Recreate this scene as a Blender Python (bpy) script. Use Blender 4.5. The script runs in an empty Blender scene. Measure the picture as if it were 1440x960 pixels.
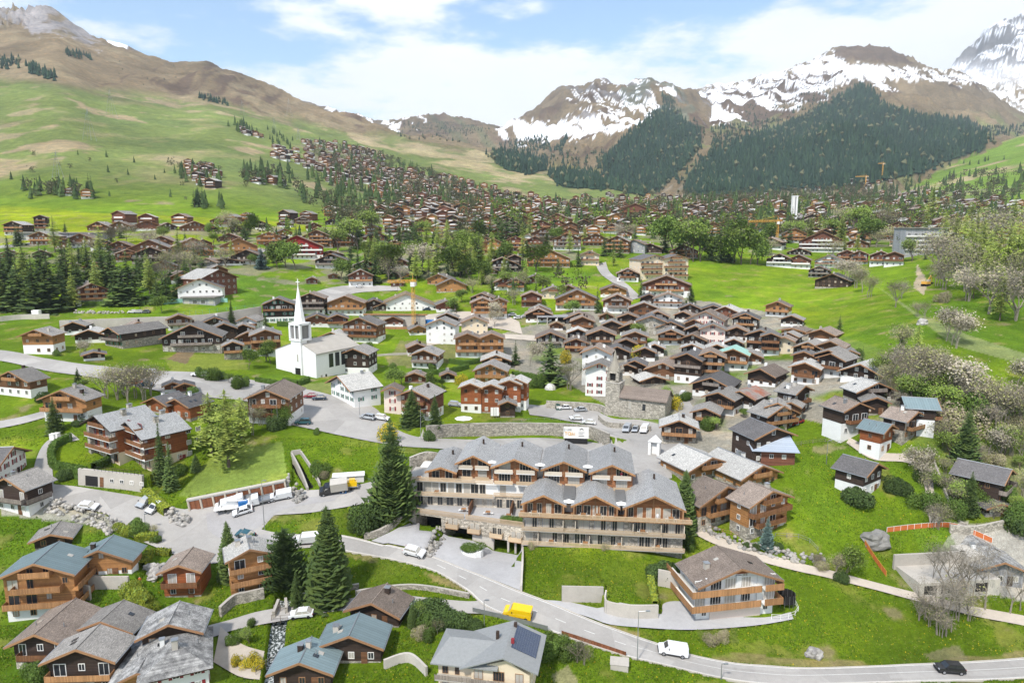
import bpy, math, random
import numpy as np
from mathutils import Vector, Matrix
random.seed(11)
R = math.radians
scene = bpy.context.scene
C = scene.collection
CZ = 70.0                      # camera height above the datum
PITCH = R(9.0); CP, SP = math.cos(PITCH), math.sin(PITCH); F = 960.0

# ------------------------------------------------------------------ camera
cam_d = bpy.data.cameras.new('camera'); cam = bpy.data.objects.new('camera', cam_d); C.objects.link(cam)
cam_d.sensor_width = 36.0; cam_d.lens = 24.0; cam_d.clip_start = 1.0; cam_d.clip_end = 60000
cam.location = (0, 0, CZ); cam.rotation_euler = (R(90) - PITCH, 0, 0)
scene.camera = cam

def ray(px, py):
    """bearing (x/y) and slope (dz/y) of the sight line through a point of the photo"""
    b = (480 - py) / F; den = CP + b * SP
    return (px - 720) / F / den, (-SP + b * CP) / den
def depth_of(py, Y): return Y / (CP + (480 - py) / F * SP)
def project(x, y, z):
    t = (z - CZ) / y; b = (t * CP + SP) / (CP - t * SP)
    den = CP + b * SP
    return 720 + x / y * den * F, 480 - b * F

# ------------------------------------------------------------------ numpy noise
def _hash(ix, iy, seed):
    h = (ix * 374761393 + iy * 668265263 + seed * 1442695041) & 0x7fffffff
    h = ((h ^ (h >> 13)) * 1274126177) & 0x7fffffff
    return ((h ^ (h >> 16)) & 0xffff) / 65535.0
def vnoise(x, y, seed=0):
    ix = np.floor(x).astype(np.int64); iy = np.floor(y).astype(np.int64)
    fx = x - ix; fy = y - iy; fx = fx * fx * (3 - 2 * fx); fy = fy * fy * (3 - 2 * fy)
    a = _hash(ix, iy, seed); b = _hash(ix + 1, iy, seed); c = _hash(ix, iy + 1, seed); d = _hash(ix + 1, iy + 1, seed)
    return (a + (b - a) * fx) * (1 - fy) + (c + (d - c) * fx) * fy
def fbm(x, y, oct=5, seed=0, ridged=False):
    s = 0; amp = 1; tot = 0
    for k in range(oct):
        n = vnoise(x, y, seed + k * 17)
        if ridged: n = 1 - abs(2 * n - 1)
        s = s + n * amp; tot += amp; amp *= .5
        x, y = 1.6 * x + 1.2 * y + 3.1, -1.2 * x + 1.6 * y + 7.7
    return s / tot
def smooth(a, b, x): t = np.clip((x - a) / (b - a), 0, 1); return t * t * (3 - 2 * t)

# ------------------------------------------------------------------ terrain
A0, A1, NA = -1.12, 1.12, 1060
Y0, Y1, NY = 52.0, 9500.0, 1000
ac = np.linspace(A0, A1, NA); ly = np.linspace(math.log(Y0), math.log(Y1), NY); Yr = np.exp(ly)
prof = {
 -260: [(960,99),(870,116),(740,140),(690,150),(610,174),(550,202),(500,238),(440,320),(410,365),(345,450),(326,500),(300,620),(290,800)],
 0:   [(960,98),(870,115),(740,138),(690,148),(610,172),(550,200),(500,235),(440,320),(410,360),(350,450),(326,510),(300,620),(290,800)],
 120: [(960,97),(870,114),(800,124),(730,141),(690,149),(655,160),(590,178),(540,205),(500,240),(440,320),(420,350),(345,460),(324,520),(300,620),(290,800)],
 240: [(960,96),(870,114),(780,132),(740,141),(700,149),(650,163),(590,182),(530,215),(500,250),(465,295),(430,330),(385,380),(350,450),(318,540),(300,620),(290,800)],
 360: [(960,96),(870,113),(800,126),(740,139),(700,148),(650,160),(592,184),(570,200),(530,235),(500,262),(470,298),(430,340),(400,380),(370,430),(340,500),(312,600),(298,680)],
 480: [(960,96),(860,113),(800,125),(768,133),(740,138),(690,149),(640,163),(600,186),(560,210),(520,255),(480,300),(440,345),(410,385),(380,430),(345,520),(310,650),(296,780)],
 600: [(960,95),(880,109),(800,124),(765,132),(735,140),(700,148),(640,164),(620,180),(560,222),(520,260),(480,300),(445,345),(410,390),(375,440),(345,520),(310,680),(296,850)],
 680: [(960,95),(900,105),(850,113.5),(800,124),(772,133),(740,142),(640,168),(618,186),(612,193),(560,224),(530,256),(480,302),(440,348),(400,400),(375,440),(348,520),(310,690),(294,900)],
 760: [(960,95.5),(900,105.5),(850,114),(800,124),(766,133),(740,140),(640,170),(618,187),(606,192),(575,217),(530,258),(480,302),(440,346),(400,402),(378,440),(350,520),(310,740),(292,950)],
 860: [(960,96),(920,103),(860,114),(800,124),(765,131),(700,148),(640,174),(620,188),(597,208),(560,228),(520,256),(480,296),(440,340),(400,400),(380,440),(350,520),(320,680),(292,1000)],
 1000:[(960,97),(920,106),(860,116.5),(790,130),(740,143),(690,155),(640,172),(600,195),(550,225),(500,265),(450,320),(420,370),(385,440),(360,500),(330,620),(292,1000)],
 1150:[(960,100),(930,106),(860,118),(800,130),(740,140),(680,155),(640,166),(600,182),(550,208),(500,245),(460,295),(430,350),(400,410),(380,460),(350,540),(320,700),(292,1000)],
 1300:[(960,101),(935,107),(860,119),(800,131),(740,141),(700,149),(650,158),(600,170),(550,185),(500,210),(460,245),(420,300),(380,380),(350,470),(320,680),(290,1000)],
 1440:[(960,102),(930,109),(860,121),(800,131),(740,141),(690,150),(640,160),(600,170),(550,188),(500,210),(460,240),(420,280),(380,350),(350,420),(320,640),(290,1000)],
 1700:[(960,103),(930,110),(860,122),(800,132),(740,142),(690,151),(640,161),(600,171),(550,189),(500,211),(460,241),(420,280),(380,350),(350,420),(320,640),(290,1000)],
}
def tslope(py): return np.vectorize(lambda p: ray(720, p)[1])(py)
def gsm(M, s, axis):
    r = int(3 * s); k = np.exp(-.5 * (np.arange(-r, r + 1) / s) ** 2); k /= k.sum()
    P = np.pad(M, [(r, r) if a == axis else (0, 0) for a in range(M.ndim)], mode='edge')
    out = 0
    for i, w in enumerate(k):
        out = out + w * (P[i:i + M.shape[0]] if axis == 0 else P[:, i:i + M.shape[1]])
    return out
cols = sorted(prof); cm = []
for c in cols:
    pts = prof[c]; yy = [math.log(p[1]) for p in pts]; tt = [ray(720, p[0])[1] for p in pts]
    last = pts[-1]
    yy = [math.log(40)] + yy + [math.log(1500), math.log(3000), math.log(12000)]
    tt = [tt[0] * pts[0][1] / 40] + tt + [ray(720, min(last[0], 279))[1], ray(720, 276)[1], ray(720, 300)[1]]
    cm.append(np.interp(ly, yy, tt))
cm = gsm(np.array(cm).T, 5, 0)            # rows x control columns
ca = [(c - 720) / F for c in cols]
T = np.empty((NY, NA))
for i in range(NY): T[i] = np.interp(ac * 1.0, ca, cm[i])
T = gsm(T, 14, 1)

def layer(ridge, base, p=1.15, front=.55, back=.45, sm=4):
    ra, rt, ry = zip(*[(ray(a, b)[0], ray(a, b)[1], y) for a, b, y in ridge])
    ba, bt, by = zip(*[(ray(a, b)[0], ray(a, b)[1], y) for a, b, y in base])
    t_r = np.interp(ac, ra, rt); y_r = gsm(np.interp(ac, ra, ry)[None], 20, 1)[0]
    t_b = np.interp(ac, ba, bt); y_b = gsm(np.interp(ac, ba, by)[None], 20, 1)[0]
    t_r = gsm(t_r[None], sm, 1)[0]; t_b = gsm(t_b[None], 12, 1)[0]
    zr, zb = t_r * y_r, t_b * y_b
    Y = Yr[:, None]
    s = np.clip((Y - y_b) / (y_r - y_b), 0, 1)
    z = zb + (zr - zb) * s ** p
    z = np.where(Y < y_b, zb - (y_b - Y) * front, z)
    z = np.where(Y > y_r, zr - (Y - y_r) * back, z)
    return z / Y
LAY = []
LAY.append(layer([(-300,60,2600),(-120,28,2700),(0,26,2800),(22,20,2800),(40,22,2800),(60,16,2850),(78,20,2850),(100,34,2850),(130,56,2800),(165,70,2750),(210,86,2750),(250,95,2800),(290,92,2900),(330,103,2900),(400,135,2800),(450,155,2700),(500,172,2600),(560,188,2500),(620,203,2400),(700,219,2250),(800,240,2100),(870,256,1950),(930,276,1800),(1000,300,1800),(1100,330,1700),(1700,400,1700)],
   [(-300,302,640),(0,302,640),(300,302,640),(400,303,680),(480,302,760),(600,300,850),(750,297,1000),(900,292,1200),(1000,300,1300),(1100,340,1300),(1700,400,1300)], p=1.12))
LAY.append(layer([(-300,160,4300),(90,110,4300),(120,80,4300),(140,57,4300),(155,56,4300),(180,66,4300),(200,79,4300),(230,90,4300),(270,96,4300),(310,104,4300),(400,190,4300),(1700,400,4300)],
   [(-300,200,3500),(1700,420,3500)]))
LAY.append(layer([(-300,220,5000),(330,160,5000),(400,138,5000),(440,142,5000),(480,152,5000),(530,170,5000),(565,168,5000),(600,163,5000),(640,165,5000),(680,170,5000),(705,180,5000),(760,215,5000),(900,300,5000),(1700,400,5000)],
   [(-300,260,3300),(500,225,3300),(700,240,3000),(800,262,2500),(900,300,2500),(1700,400,2500)], p=1.0))
LAY.append(layer([(-300,400,5200),(600,260,5200),(690,190,5200),(720,170,5200),(745,158,5100),(765,148,5000),(790,131,4900),(812,124,4900),(830,113,4800),(850,112,4700),(870,117,4600),(895,120,4400),(912,112,4300),(925,117,4200),(940,125,4200),(975,130,4400),(1010,160,4500),(1060,215,4600),(1140,290,4600),(1700,400,4600)],
   [(-300,400,2800),(600,290,2800),(700,255,2700),(780,252,2300),(860,270,2000),(960,278,1900),(1040,290,1900),(1140,320,1900),(1700,400,1900)], p=1.1, sm=3))
LAY.append(layer([(-300,400,5600),(880,200,5600),(950,150,5600),(985,132,5600),(1010,126,5600),(1035,121,5600),(1060,119,5600),(1085,112,5500),(1110,102,5400),(1130,93,5300),(1155,84,5200),(1180,77,5100),(1210,75,5000),(1240,74,5000),(1252,77,5000),(1270,88,5000),(1300,96,5000),(1320,103,5000),(1350,112,5000),(1390,140,4800),(1440,175,4600),(1700,300,4000)],
   [(-300,400,1800),(860,300,1800),(960,284,1700),(1000,276,1700),(1100,270,1650),(1200,262,1650),(1270,256,1700),(1340,240,2000),(1440,235,2200),(1700,300,2300)], p=1.15, sm=3))
LAY.append(layer([(-300,500,7200),(1200,190,7200),(1310,112,7200),(1335,98,7200),(1350,82,7200),(1372,68,7200),(1386,54,7200),(1402,44,7200),(1415,32,7200),(1430,25,7200),(1445,21,7200),(1480,5,7200),(1530,-25,7200),(1700,0,7200)],
   [(-300,500,4300),(1200,230,4300),(1440,200,4300),(1700,180,4300)], p=1.2, sm=2))
LAY.append(layer([(-300,500,2400),(1200,300,2300),(1255,268,2300),(1285,250,2300),(1310,238,2300),(1350,222,2300),(1395,205,2300),(1440,190,2300),(1560,150,2300),(1700,120,2300)],
   [(-300,500,1100),(1200,320,1100),(1260,283,1150),(1340,278,1100),(1440,275,1000),(1700,270,900)], p=1.1, sm=8))
AA, YY = np.meshgrid(ac, Yr)
XX = AA * YY
gul = fbm(XX / 105 + fbm(XX / 400, YY / 400, 3, 8) * 3, YY / 620, 5, 61, True); crag = fbm(XX / 60, YY / 45, 5, 71, True)
rel = fbm(XX / 620, YY / 620, 6, 3, True); rel2 = fbm(XX / 110, YY / 110, 4, 9)
lid = np.zeros(T.shape, int)
for k, L in enumerate(LAY):
    amp = [75, 60, 90, 190, 170, 260, 18][k]
    # relief that fades out at foot and crest so the skyline stays where it is
    L = L + ((rel - .55) * amp + (rel2 - .5) * amp * .45 + (gul - .6) * [34, 30, 60, 75, 80, 120, 0][k] * (smooth(1700, 2500, YY) if k == 0 else 1) + ((crag - .66) * 120 * smooth(-.62, -.70, AA) * smooth(2350, 2700, YY) * (AA > -.9) if k == 0 else 0)) / YY * (smooth(900, 2600, YY) if k in (0, 6) else 1)
    m = L > T; lid[m] = k + 1; T = np.maximum(T, L)
T = T + (fbm(XX / 26, YY / 26, 3, 5) - .5) * 1.0 / YY * smooth(60, 160, YY)

# hotel frame: origin front-left foot, ex along the front, ey to the back
HR = R(-6.5); HO = Vector((2.2, 134.0, CZ - 63.3))
hx, hy = np.array([math.cos(HR), math.sin(HR)]), np.array([-math.sin(HR), math.cos(HR)])
lx = (XX - HO.x) * hx[0] + (YY - HO.y) * hx[1]; lyy = (XX - HO.x) * hy[0] + (YY - HO.y) * hy[1]
def lower(mask, z):
    global T
    T = np.where(mask, np.minimum(T, (z - CZ) / YY), T)
def flat(mask, z):
    global T
    T = T * (1 - mask) + mask * ((z - CZ) / YY)
lower((lx > 0) & (lx < 33) & (lyy > .3) & (lyy < 21), HO.z - 1)
# podium wing, turned further
PR = R(162); px_, py_ = math.cos(PR), math.sin(PR)
u = (XX - HO.x) * px_ + (YY - HO.y) * py_; v = (XX - HO.x) * py_ - (YY - HO.y) * px_
lower((u > -1) & (u < 26.5) & (v > .2) & (v < 24), HO.z - 3.2)
zg = np.interp(u, [-.5, 6.4, 7.5, 11, 17.4, 18.8, 26, 27], [-3.0, -2.9, -2.3, -1.3, -1.2, .8, .9, 1.0]) + HO.z
sv = np.clip(-v / 13, 0, 1); mk0 = (u > -.2) & (u < 26.3) & (v > -13) & (v <= .35)
T = np.where(mk0, ((zg - CZ) * (1 - sv ** 1.3) / YY + T * sv ** 1.3), T)
def hit(px, py, ymin=0):
    a, t = ray(px, py); f = min(max((a - A0) / (A1 - A0) * (NA - 1), 0), NA - 1.001); j = int(f); f -= j
    col = T[:, j] * (1 - f) + T[:, j + 1] * f
    i0 = int(np.searchsorted(Yr, ymin)); w = np.nonzero(col[i0:] >= t)[0]
    i = i0 + int(w[0]) if len(w) else NY - 1
    if i > i0 and len(w):
        g = (t - col[i - 1]) / max(col[i] - col[i - 1], 1e-9); Y = math.exp(ly[i - 1] + g * (ly[i] - ly[i - 1]))
    else: Y = Yr[i]
    return Vector((a * Y, Y, CZ + t * Y))
def H(x, y):
    a = x / y; f = min(max((a - A0) / (A1 - A0) * (NA - 1), 0), NA - 1.001); j = int(f); f -= j
    g = min(max((math.log(y) - ly[0]) / (ly[-1] - ly[0]) * (NY - 1), 0), NY - 1.001); i = int(g); g -= i
    t = (T[i, j] * (1 - f) + T[i, j + 1] * f) * (1 - g) + (T[i + 1, j] * (1 - f) + T[i + 1, j + 1] * f) * g
    return CZ + t * y
def inpoly(PX, PY, poly):
    n = len(poly); r = np.zeros(np.shape(PX), bool)
    for i in range(n):
        x1, y1 = poly[i]; x2, y2 = poly[i - 1]
        if y1 == y2: continue
        r ^= ((y1 > PY) != (y2 > PY)) & (PX < (x2 - x1) * (PY - y1) / (y2 - y1) + x1)
    return r

BANKP = {}
def bank(pts, h, run):
    """raise the ground behind a retaining wall"""
    global T
    P = [hit(*q) for q in pts]; BANKP[(pts[0], pts[-1])] = P; ys = [p.y for p in P]; i0 = np.searchsorted(Yr, min(ys) - 2); i1 = np.searchsorted(Yr, max(ys) + run + 2)
    X, Y = XX[i0:i1], YY[i0:i1]; best = np.full(X.shape, 1e9)
    for a, b in zip(P, P[1:]):
        d = np.array([b.x - a.x, b.y - a.y]); L = np.hypot(*d); d = d / L; n = np.array([-d[1], d[0]]); n = n if n[1] > 0 else -n
        s = (X - a.x) * d[0] + (Y - a.y) * d[1]; e = (X - a.x) * n[0] + (Y - a.y) * n[1]
        g = (s > -.6) & (s < L + .6) & (e > max(.3, .0065 * a.y)); best = np.where(g & (e < best), e, best)
    T[i0:i1] += np.where(best < run, h * (1 - np.clip(best / run, 0, 1)) ** .7, 0) / Y
bank([(267,718),(404,690)], 2.5, 11); bank([(110,682),(200,692)], 3.4, 8); bank([(790,845),(848,846)], 1.9, 9); bank([(852,862),(885,868),(925,868)], 2.0, 8)
bank([(600,617),(660,613),(720,612),(790,613),(830,617),(856,628)], 3.3, 9); bank([(85,468),(200,463),(290,458),(368,446)], 4.6, 14); bank([(768,573),(835,577),(852,583)], 2, 9); bank([(105,440),(210,439)], 2, 9); bank([(120,828),(182,828)], 1.8, 5)
# ------------------------------------------------------------------ object helpers
def tag(o, label=None, cat=None, group=None, kind=None):
    if label: o['label'] = label
    if cat: o['category'] = cat
    if group: o['group'] = group
    if kind: o['kind'] = kind
    return o
def empty(name, loc, rz=0):
    o = bpy.data.objects.new(name, None); o.empty_display_size = .5; C.objects.link(o)
    o.location = loc; o.rotation_euler = (0, 0, rz); return o
def link(name, me, parent=None, loc=None, rz=0):
    o = bpy.data.objects.new(name, me); C.objects.link(o)
    if parent: o.parent = parent
    if loc is not None: o.location = loc
    if rz: o.rotation_euler = (0, 0, rz)
    return o
class MB:
    def __init__(s, M=None): s.v = []; s.f = []; s.m = []; s.M = M
    def pt(s, p): s.v.append(tuple(s.M @ Vector(p)) if s.M is not None else tuple(p)); return len(s.v) - 1
    def face(s, pts, m=0):
        s.f.append([s.pt(p) for p in pts]); s.m.append(m)
    def box(s, x0, x1, y0, y1, z0, z1, m=0, top=None):
        i = [s.pt(p) for p in ((x0,y0,z0),(x1,y0,z0),(x1,y1,z0),(x0,y1,z0),(x0,y0,z1),(x1,y0,z1),(x1,y1,z1),(x0,y1,z1))]
        for k, q in enumerate(((3,2,1,0),(4,5,6,7),(0,1,5,4),(1,2,6,5),(2,3,7,6),(3,0,4,7))):
            s.f.append([i[a] for a in q]); s.m.append(top if (k == 1 and top is not None) else m)
        return s
    def prism(s, poly, y0, y1, m=0, axis='y'):
        """extrude an (a,b) outline along y (poly in x,z), along z (poly in x,y) or along x (poly in y,z)"""
        f = {'y': lambda a, b, t: (a, t, b), 'z': lambda a, b, t: (a, b, t), 'x': lambda a, b, t: (t, a, b)}[axis]
        n = len(poly); i = [s.pt(f(a, b, y0)) for a, b in poly]; j = [s.pt(f(a, b, y1)) for a, b in poly]
        s.f.append(i[:]); s.m.append(m); s.f.append(j[::-1]); s.m.append(m)
        for k in range(n): s.f.append([i[k], j[k], j[(k + 1) % n], i[(k + 1) % n]]); s.m.append(m)
        return s
    def bar(s, a, b, r=.05, m=0, n=4, r2=None):
        a = Vector(a); b = Vector(b); d = (b - a)
        if d.length < 1e-6: return s
        d.normalize(); u = d.orthogonal().normalized(); w = d.cross(u); r2 = r if r2 is None else r2
        i = [s.pt(a + (u * math.cos(2*math.pi*k/n) + w * math.sin(2*math.pi*k/n)) * r) for k in range(n)]
        j = [s.pt(b + (u * math.cos(2*math.pi*k/n) + w * math.sin(2*math.pi*k/n)) * r2) for k in range(n)]
        for k in range(n): s.f.append([i[k], i[(k+1) % n], j[(k+1) % n], j[k]]); s.m.append(m)
        s.f.append(i[::-1]); s.m.append(m); s.f.append(j); s.m.append(m)
        return s
    def mesh(s, name, mats, smooth=False):
        me = bpy.data.meshes.new(name); me.from_pydata(s.v, [], s.f)
        for m in mats: me.materials.append(m)
        if len(mats) > 1: me.polygons.foreach_set('material_index', s.m)
        if smooth: me.polygons.foreach_set('use_smooth', [True] * len(s.f))
        return me
    def build(s, name, mats, parent=None, loc=None, rz=0, smooth=False):
        if not isinstance(mats, (list, tuple)): mats = [mats]
        return link(name, s.mesh(name, mats, smooth), parent, loc, rz)
SUNE, SUNA, EXPO, HAZE, CLV, SKYT = 3.4, 5.0, .63, 6.5e-5, 7.6, (1.42, 1.50, 1.42)
# ------------------------------------------------------------------ materials
def new_mat(name):
    m = bpy.data.materials.new(name); m.use_nodes = True; n = m.node_tree; n.nodes.clear()
    o = n.nodes.new('ShaderNodeOutputMaterial'); p = n.nodes.new('ShaderNodeBsdfPrincipled'); n.links.new(p.outputs[0], o.inputs[0])
    return m, n, p
def math_(n, op, a, b=None, c=None):
    x = n.nodes.new('ShaderNodeMath'); x.operation = op
    for k, q in enumerate((a, b, c)):
        if q is None: continue
        if isinstance(q, (int, float)): x.inputs[k].default_value = q
        else: n.links.new(q, x.inputs[k])
    return x.outputs[0]
def noise_(n, vec, scale, detail=4, rough=.55):
    x = n.nodes.new('ShaderNodeTexNoise'); x.inputs['Scale'].default_value = scale; x.inputs['Detail'].default_value = detail
    x.inputs['Roughness'].default_value = rough
    if vec is not None: n.links.new(vec, x.inputs['Vector'])
    return x.outputs[0]
def scale_(n, vec, s):
    x = n.nodes.new('ShaderNodeMapping'); x.inputs['Scale'].default_value = s; n.links.new(vec, x.inputs['Vector']); return x.outputs[0]
def bump_(n, p, h, strength=.4, dist=.05):
    b = n.nodes.new('ShaderNodeBump'); b.inputs['Strength'].default_value = strength; b.inputs['Distance'].default_value = dist
    n.links.new(h, b.inputs['Height']); n.links.new(b.outputs[0], p.inputs['Normal'])
def mixc(n, f, a, b, mode='MIX'):
    x = n.nodes.new('ShaderNodeMix'); x.data_type = 'RGBA'; x.blend_type = mode
    for k, q in ((0, f), (6, a), (7, b)):
        if isinstance(q, (int, float)): x.inputs[k].default_value = q
        elif isinstance(q, tuple): x.inputs[k].default_value = (*q, 1)
        else: n.links.new(q, x.inputs[k])
    return x.outputs[2]
def valc(n, v, col):   # colour times value
    x = n.nodes.new('ShaderNodeVectorMath'); x.operation = 'SCALE'
    if isinstance(col, tuple): x.inputs[0].default_value = col
    else: n.links.new(col, x.inputs[0])
    n.links.new(v, x.inputs['Scale']); return x.outputs[0]
def mat(name, col, rough=.8, pat=None, ns=1.2, amp=.35, metal=0, rnd=.15, spec=.3, col2=None, bump=.3):
    m, n, p = new_mat(name)
    tc = n.nodes.new('ShaderNodeTexCoord').outputs['Object']
    nz = noise_(n, tc, ns, 5, .6)
    v = math_(n, 'MULTIPLY_ADD', nz, 2 * amp, 1 - amp)
    fine = noise_(n, tc, ns * 7, 3); v = math_(n, 'MULTIPLY', v, math_(n, 'MULTIPLY_ADD', fine, amp, 1 - amp / 2))
    h = fine
    if pat in ('planks', 'vplanks', 'seams', 'boards'):
        sep = n.nodes.new('ShaderNodeSeparateXYZ'); n.links.new(tc, sep.inputs[0])
        if pat == 'planks': ax, w, k = sep.outputs[2], .24, .45
        elif pat == 'boards': ax, w, k = math_(n, 'ADD', sep.outputs[0], sep.outputs[1]), .19, .55
        elif pat == 'vplanks': ax, w, k = math_(n, 'ADD', sep.outputs[0], sep.outputs[1]), .3, .4
        else: ax, w, k = sep.outputs[1], .6, .3
        q = math_(n, 'DIVIDE', ax, w); fr = math_(n, 'FRACT', q)
        edge = math_(n, 'LESS_THAN', fr, .14)
        fl = math_(n, 'FLOOR', q); wn = n.nodes.new('ShaderNodeTexWhiteNoise'); wn.noise_dimensions = '1D'; n.links.new(fl, wn.inputs['W'])
        v = math_(n, 'MULTIPLY', v, math_(n, 'MULTIPLY_ADD', wn.outputs[0], .4 if pat != 'seams' else .12, .8 if pat != 'seams' else .94))
        v = math_(n, 'MULTIPLY', v, math_(n, 'MULTIPLY_ADD', edge, -k, 1))
        h = math_(n, 'SUBTRACT', 1, edge) if pat != 'seams' else edge
    if pat == 'slate':
        b = n.nodes.new('ShaderNodeTexBrick'); b.inputs['Scale'].default_value = 1.6; b.inputs['Mortar Size'].default_value = .03
        b.inputs['Color1'].default_value = (.72, .72, .72, 1); b.inputs['Color2'].default_value = (1.2, 1.2, 1.2, 1); b.inputs['Mortar'].default_value = (.45, .45, .45, 1)
        sep = n.nodes.new('ShaderNodeSeparateXYZ'); n.links.new(tc, sep.inputs[0]); cb = n.nodes.new('ShaderNodeCombineXYZ')
        n.links.new(sep.outputs[1], cb.inputs[0]); n.links.new(math_(n, 'MULTIPLY', sep.outputs[2], 2.4), cb.inputs[1]); n.links.new(cb.outputs[0], b.inputs['Vector'])
        bw = n.nodes.new('ShaderNodeRGBToBW'); n.links.new(b.outputs[0], bw.inputs[0]); v = math_(n, 'MULTIPLY', v, bw.outputs[0]); h = bw.outputs[0]
    if pat == 'stone':
        vo = n.nodes.new('ShaderNodeTexVoronoi'); vo.inputs['Scale'].default_value = 1.7; n.links.new(scale_(n, tc, (1, 1, 1.6)), vo.inputs['Vector'])
        vd = n.nodes.new('ShaderNodeTexVoronoi'); vd.feature = 'DISTANCE_TO_EDGE'; vd.inputs['Scale'].default_value = 1.7; n.links.new(scale_(n, tc, (1, 1, 1.6)), vd.inputs['Vector'])
        sp = n.nodes.new('ShaderNodeSeparateColor'); n.links.new(vo.outputs['Color'], sp.inputs[0])
        v = math_(n, 'MULTIPLY', v, math_(n, 'MULTIPLY_ADD', sp.outputs[0], .7, .65))
        e = math_(n, 'LESS_THAN', vd.outputs[0], .06); v = math_(n, 'MULTIPLY', v, math_(n, 'MULTIPLY_ADD', e, -.4, 1)); h = vd.outputs[0]
    if rnd:
        oi = n.nodes.new('ShaderNodeObjectInfo'); v = math_(n, 'MULTIPLY', v, math_(n, 'MULTIPLY_ADD', oi.outputs['Random'], 2 * rnd, 1 - rnd))
    base = col if col2 is None else mixc(n, math_(n, 'SMOOTH_MIN', math_(n, 'MULTIPLY', math_(n, 'MAXIMUM', math_(n, 'SUBTRACT', noise_(n, tc, ns * .8, 6, .7), .42), 0), 5), 1, .1), col, col2)
    n.links.new(valc(n, v, base), p.inputs['Base Color'])
    p.inputs['Roughness'].default_value = rough; p.inputs['Metallic'].default_value = metal; p.inputs['Specular IOR Level'].default_value = spec
    if bump: bump_(n, p, h, bump, .04)
    return m
M = {}
M['K'] = mat('wood_dark', (.048, .031, .023), .85, 'planks')
M['B'] = mat('wood_brown', (.165, .078, .038), .8, 'planks')
M['O'] = mat('wood_honey', (.36, .175, .065), .7, 'planks')
M['Q'] = mat('wood_reddish', (.27, .085, .03), .7, 'planks')
M['R'] = mat('wood_red_brown', (.165, .066, .04), .8, 'planks')
M['X'] = mat('wood_red', (.34, .03, .025), .8, 'planks')
M['W'] = mat('plaster_white', (.74, .73, .70), .9, None, .5, .1, rnd=.05)
M['C'] = mat('plaster_cream', (.66, .55, .40), .9, None, .5, .1, rnd=.06)
M['N'] = mat('plaster_rose', (.72, .60, .52), .9, None, .5, .1, rnd=.05)
M['S'] = mat('stone_masonry', (.38, .345, .285), .9, 'stone', .6, .25)
M['G'] = mat('wall_grey', (.30, .30, .31), .85, 'vplanks', .6, .15)
M['g'] = mat('roof_grey', (.28, .26, .235), .75, 'slate', .35, .35, rnd=.32)
M['l'] = mat('roof_light', (.52, .50, .46), .75, 'slate', .35, .22)
M['d'] = mat('roof_charcoal', (.15, .14, .135), .7, 'slate', .4, .3, rnd=.25)
M['m'] = mat('roof_weathered', (.27, .215, .175), .85, 'slate', .4, .4, rnd=.3)
M['t'] = mat('roof_sheet_teal', (.17, .225, .235), .6, 'seams', .25, .15, spec=.3)
M['a'] = mat('roof_sheet_green', (.30, .50, .42), .6, 'seams', .3, .12)
M['r'] = mat('roof_sheet_rust', (.30, .26, .23), .6, 'seams', .3, .2, col2=(.36, .11, .05))
M['b'] = mat('roof_brown', (.26, .20, .13), .85, 'slate', .4, .3)
M['s'] = mat('roof_stone_slab', (.40, .39, .37), .85, 'slate', .8, .6, col2=(.17, .165, .16))
M['rail'] = mat('railing_wood', (.22, .10, .045), .75, 'boards', 1, .25)
M['hs'] = mat('hotel_stone', (.46, .405, .33), .9, 'stone', .6, .25); M['hq'] = mat('hotel_timber', (.29, .125, .055), .7, 'planks')
M['railo'] = mat('railing_honey', (.37, .19, .085), .7, 'boards', 1, .2)
M['railg'] = mat('railing_weathered', (.24, .20, .17), .8, 'boards', 1, .3)
M['fascia'] = mat('fascia_wood', (.30, .16, .08), .7, None, 1, .2)
M['trim'] = mat('trim_white', (.75, .73, .69), .7, None, 1, .06, bump=0)
M['conc'] = mat('concrete', (.43, .395, .345), .9, None, .35, .22)
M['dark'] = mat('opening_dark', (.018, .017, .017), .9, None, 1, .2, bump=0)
M['metal'] = mat('metal_grey', (.35, .36, .37), .4, None, 1, .1, metal=.6, bump=0)
M['garage'] = mat('garage_door_brown', (.20, .075, .035), .7, 'vplanks', 1, .2)
M['grn'] = mat('shutter_green', (.03, .16, .11), .6, None, 1, .15, bump=0)
M['redsh'] = mat('shutter_red', (.22, .025, .03), .6, None, 1, .15, bump=0)
M['yel'] = mat('crane_yellow', (.62, .33, .06), .5, None, 1, .08, bump=0)
M['orn'] = mat('orange_plastic', (.62, .17, .05), .7, None, 1, .15, bump=0)
M['blue'] = mat('blue_plastic', (.03, .16, .42), .5, None, 1, .1, bump=0)
M['tarp'] = mat('pale_blue_sheet', (.38, .43, .50), .85, 'seams', .3, .08)
M['rock'] = mat('boulder_rock', (.30, .28, .26), .9, None, 1.1, .55, col2=(.42, .40, .36), bump=.8)
m, n, p = new_mat('glass_window'); p.inputs['Base Color'].default_value = (.03, .035, .04, 1); p.inputs['Roughness'].default_value = .12; p.inputs['Specular IOR Level'].default_value = .8
oi = n.nodes.new('ShaderNodeObjectInfo'); n.links.new(mixc(n, math_(n, 'GREATER_THAN', oi.outputs['Random'], .55), (.03, .033, .036), (.42, .39, .34)), p.inputs['Base Color'])
M['glass'] = m
m, n, p = new_mat('solar_panel'); p.inputs['Roughness'].default_value = .15
tc = n.nodes.new('ShaderNodeTexCoord').outputs['Object']; b = n.nodes.new('ShaderNodeTexBrick'); b.inputs['Scale'].default_value = 1.1; b.offset = 0
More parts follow.
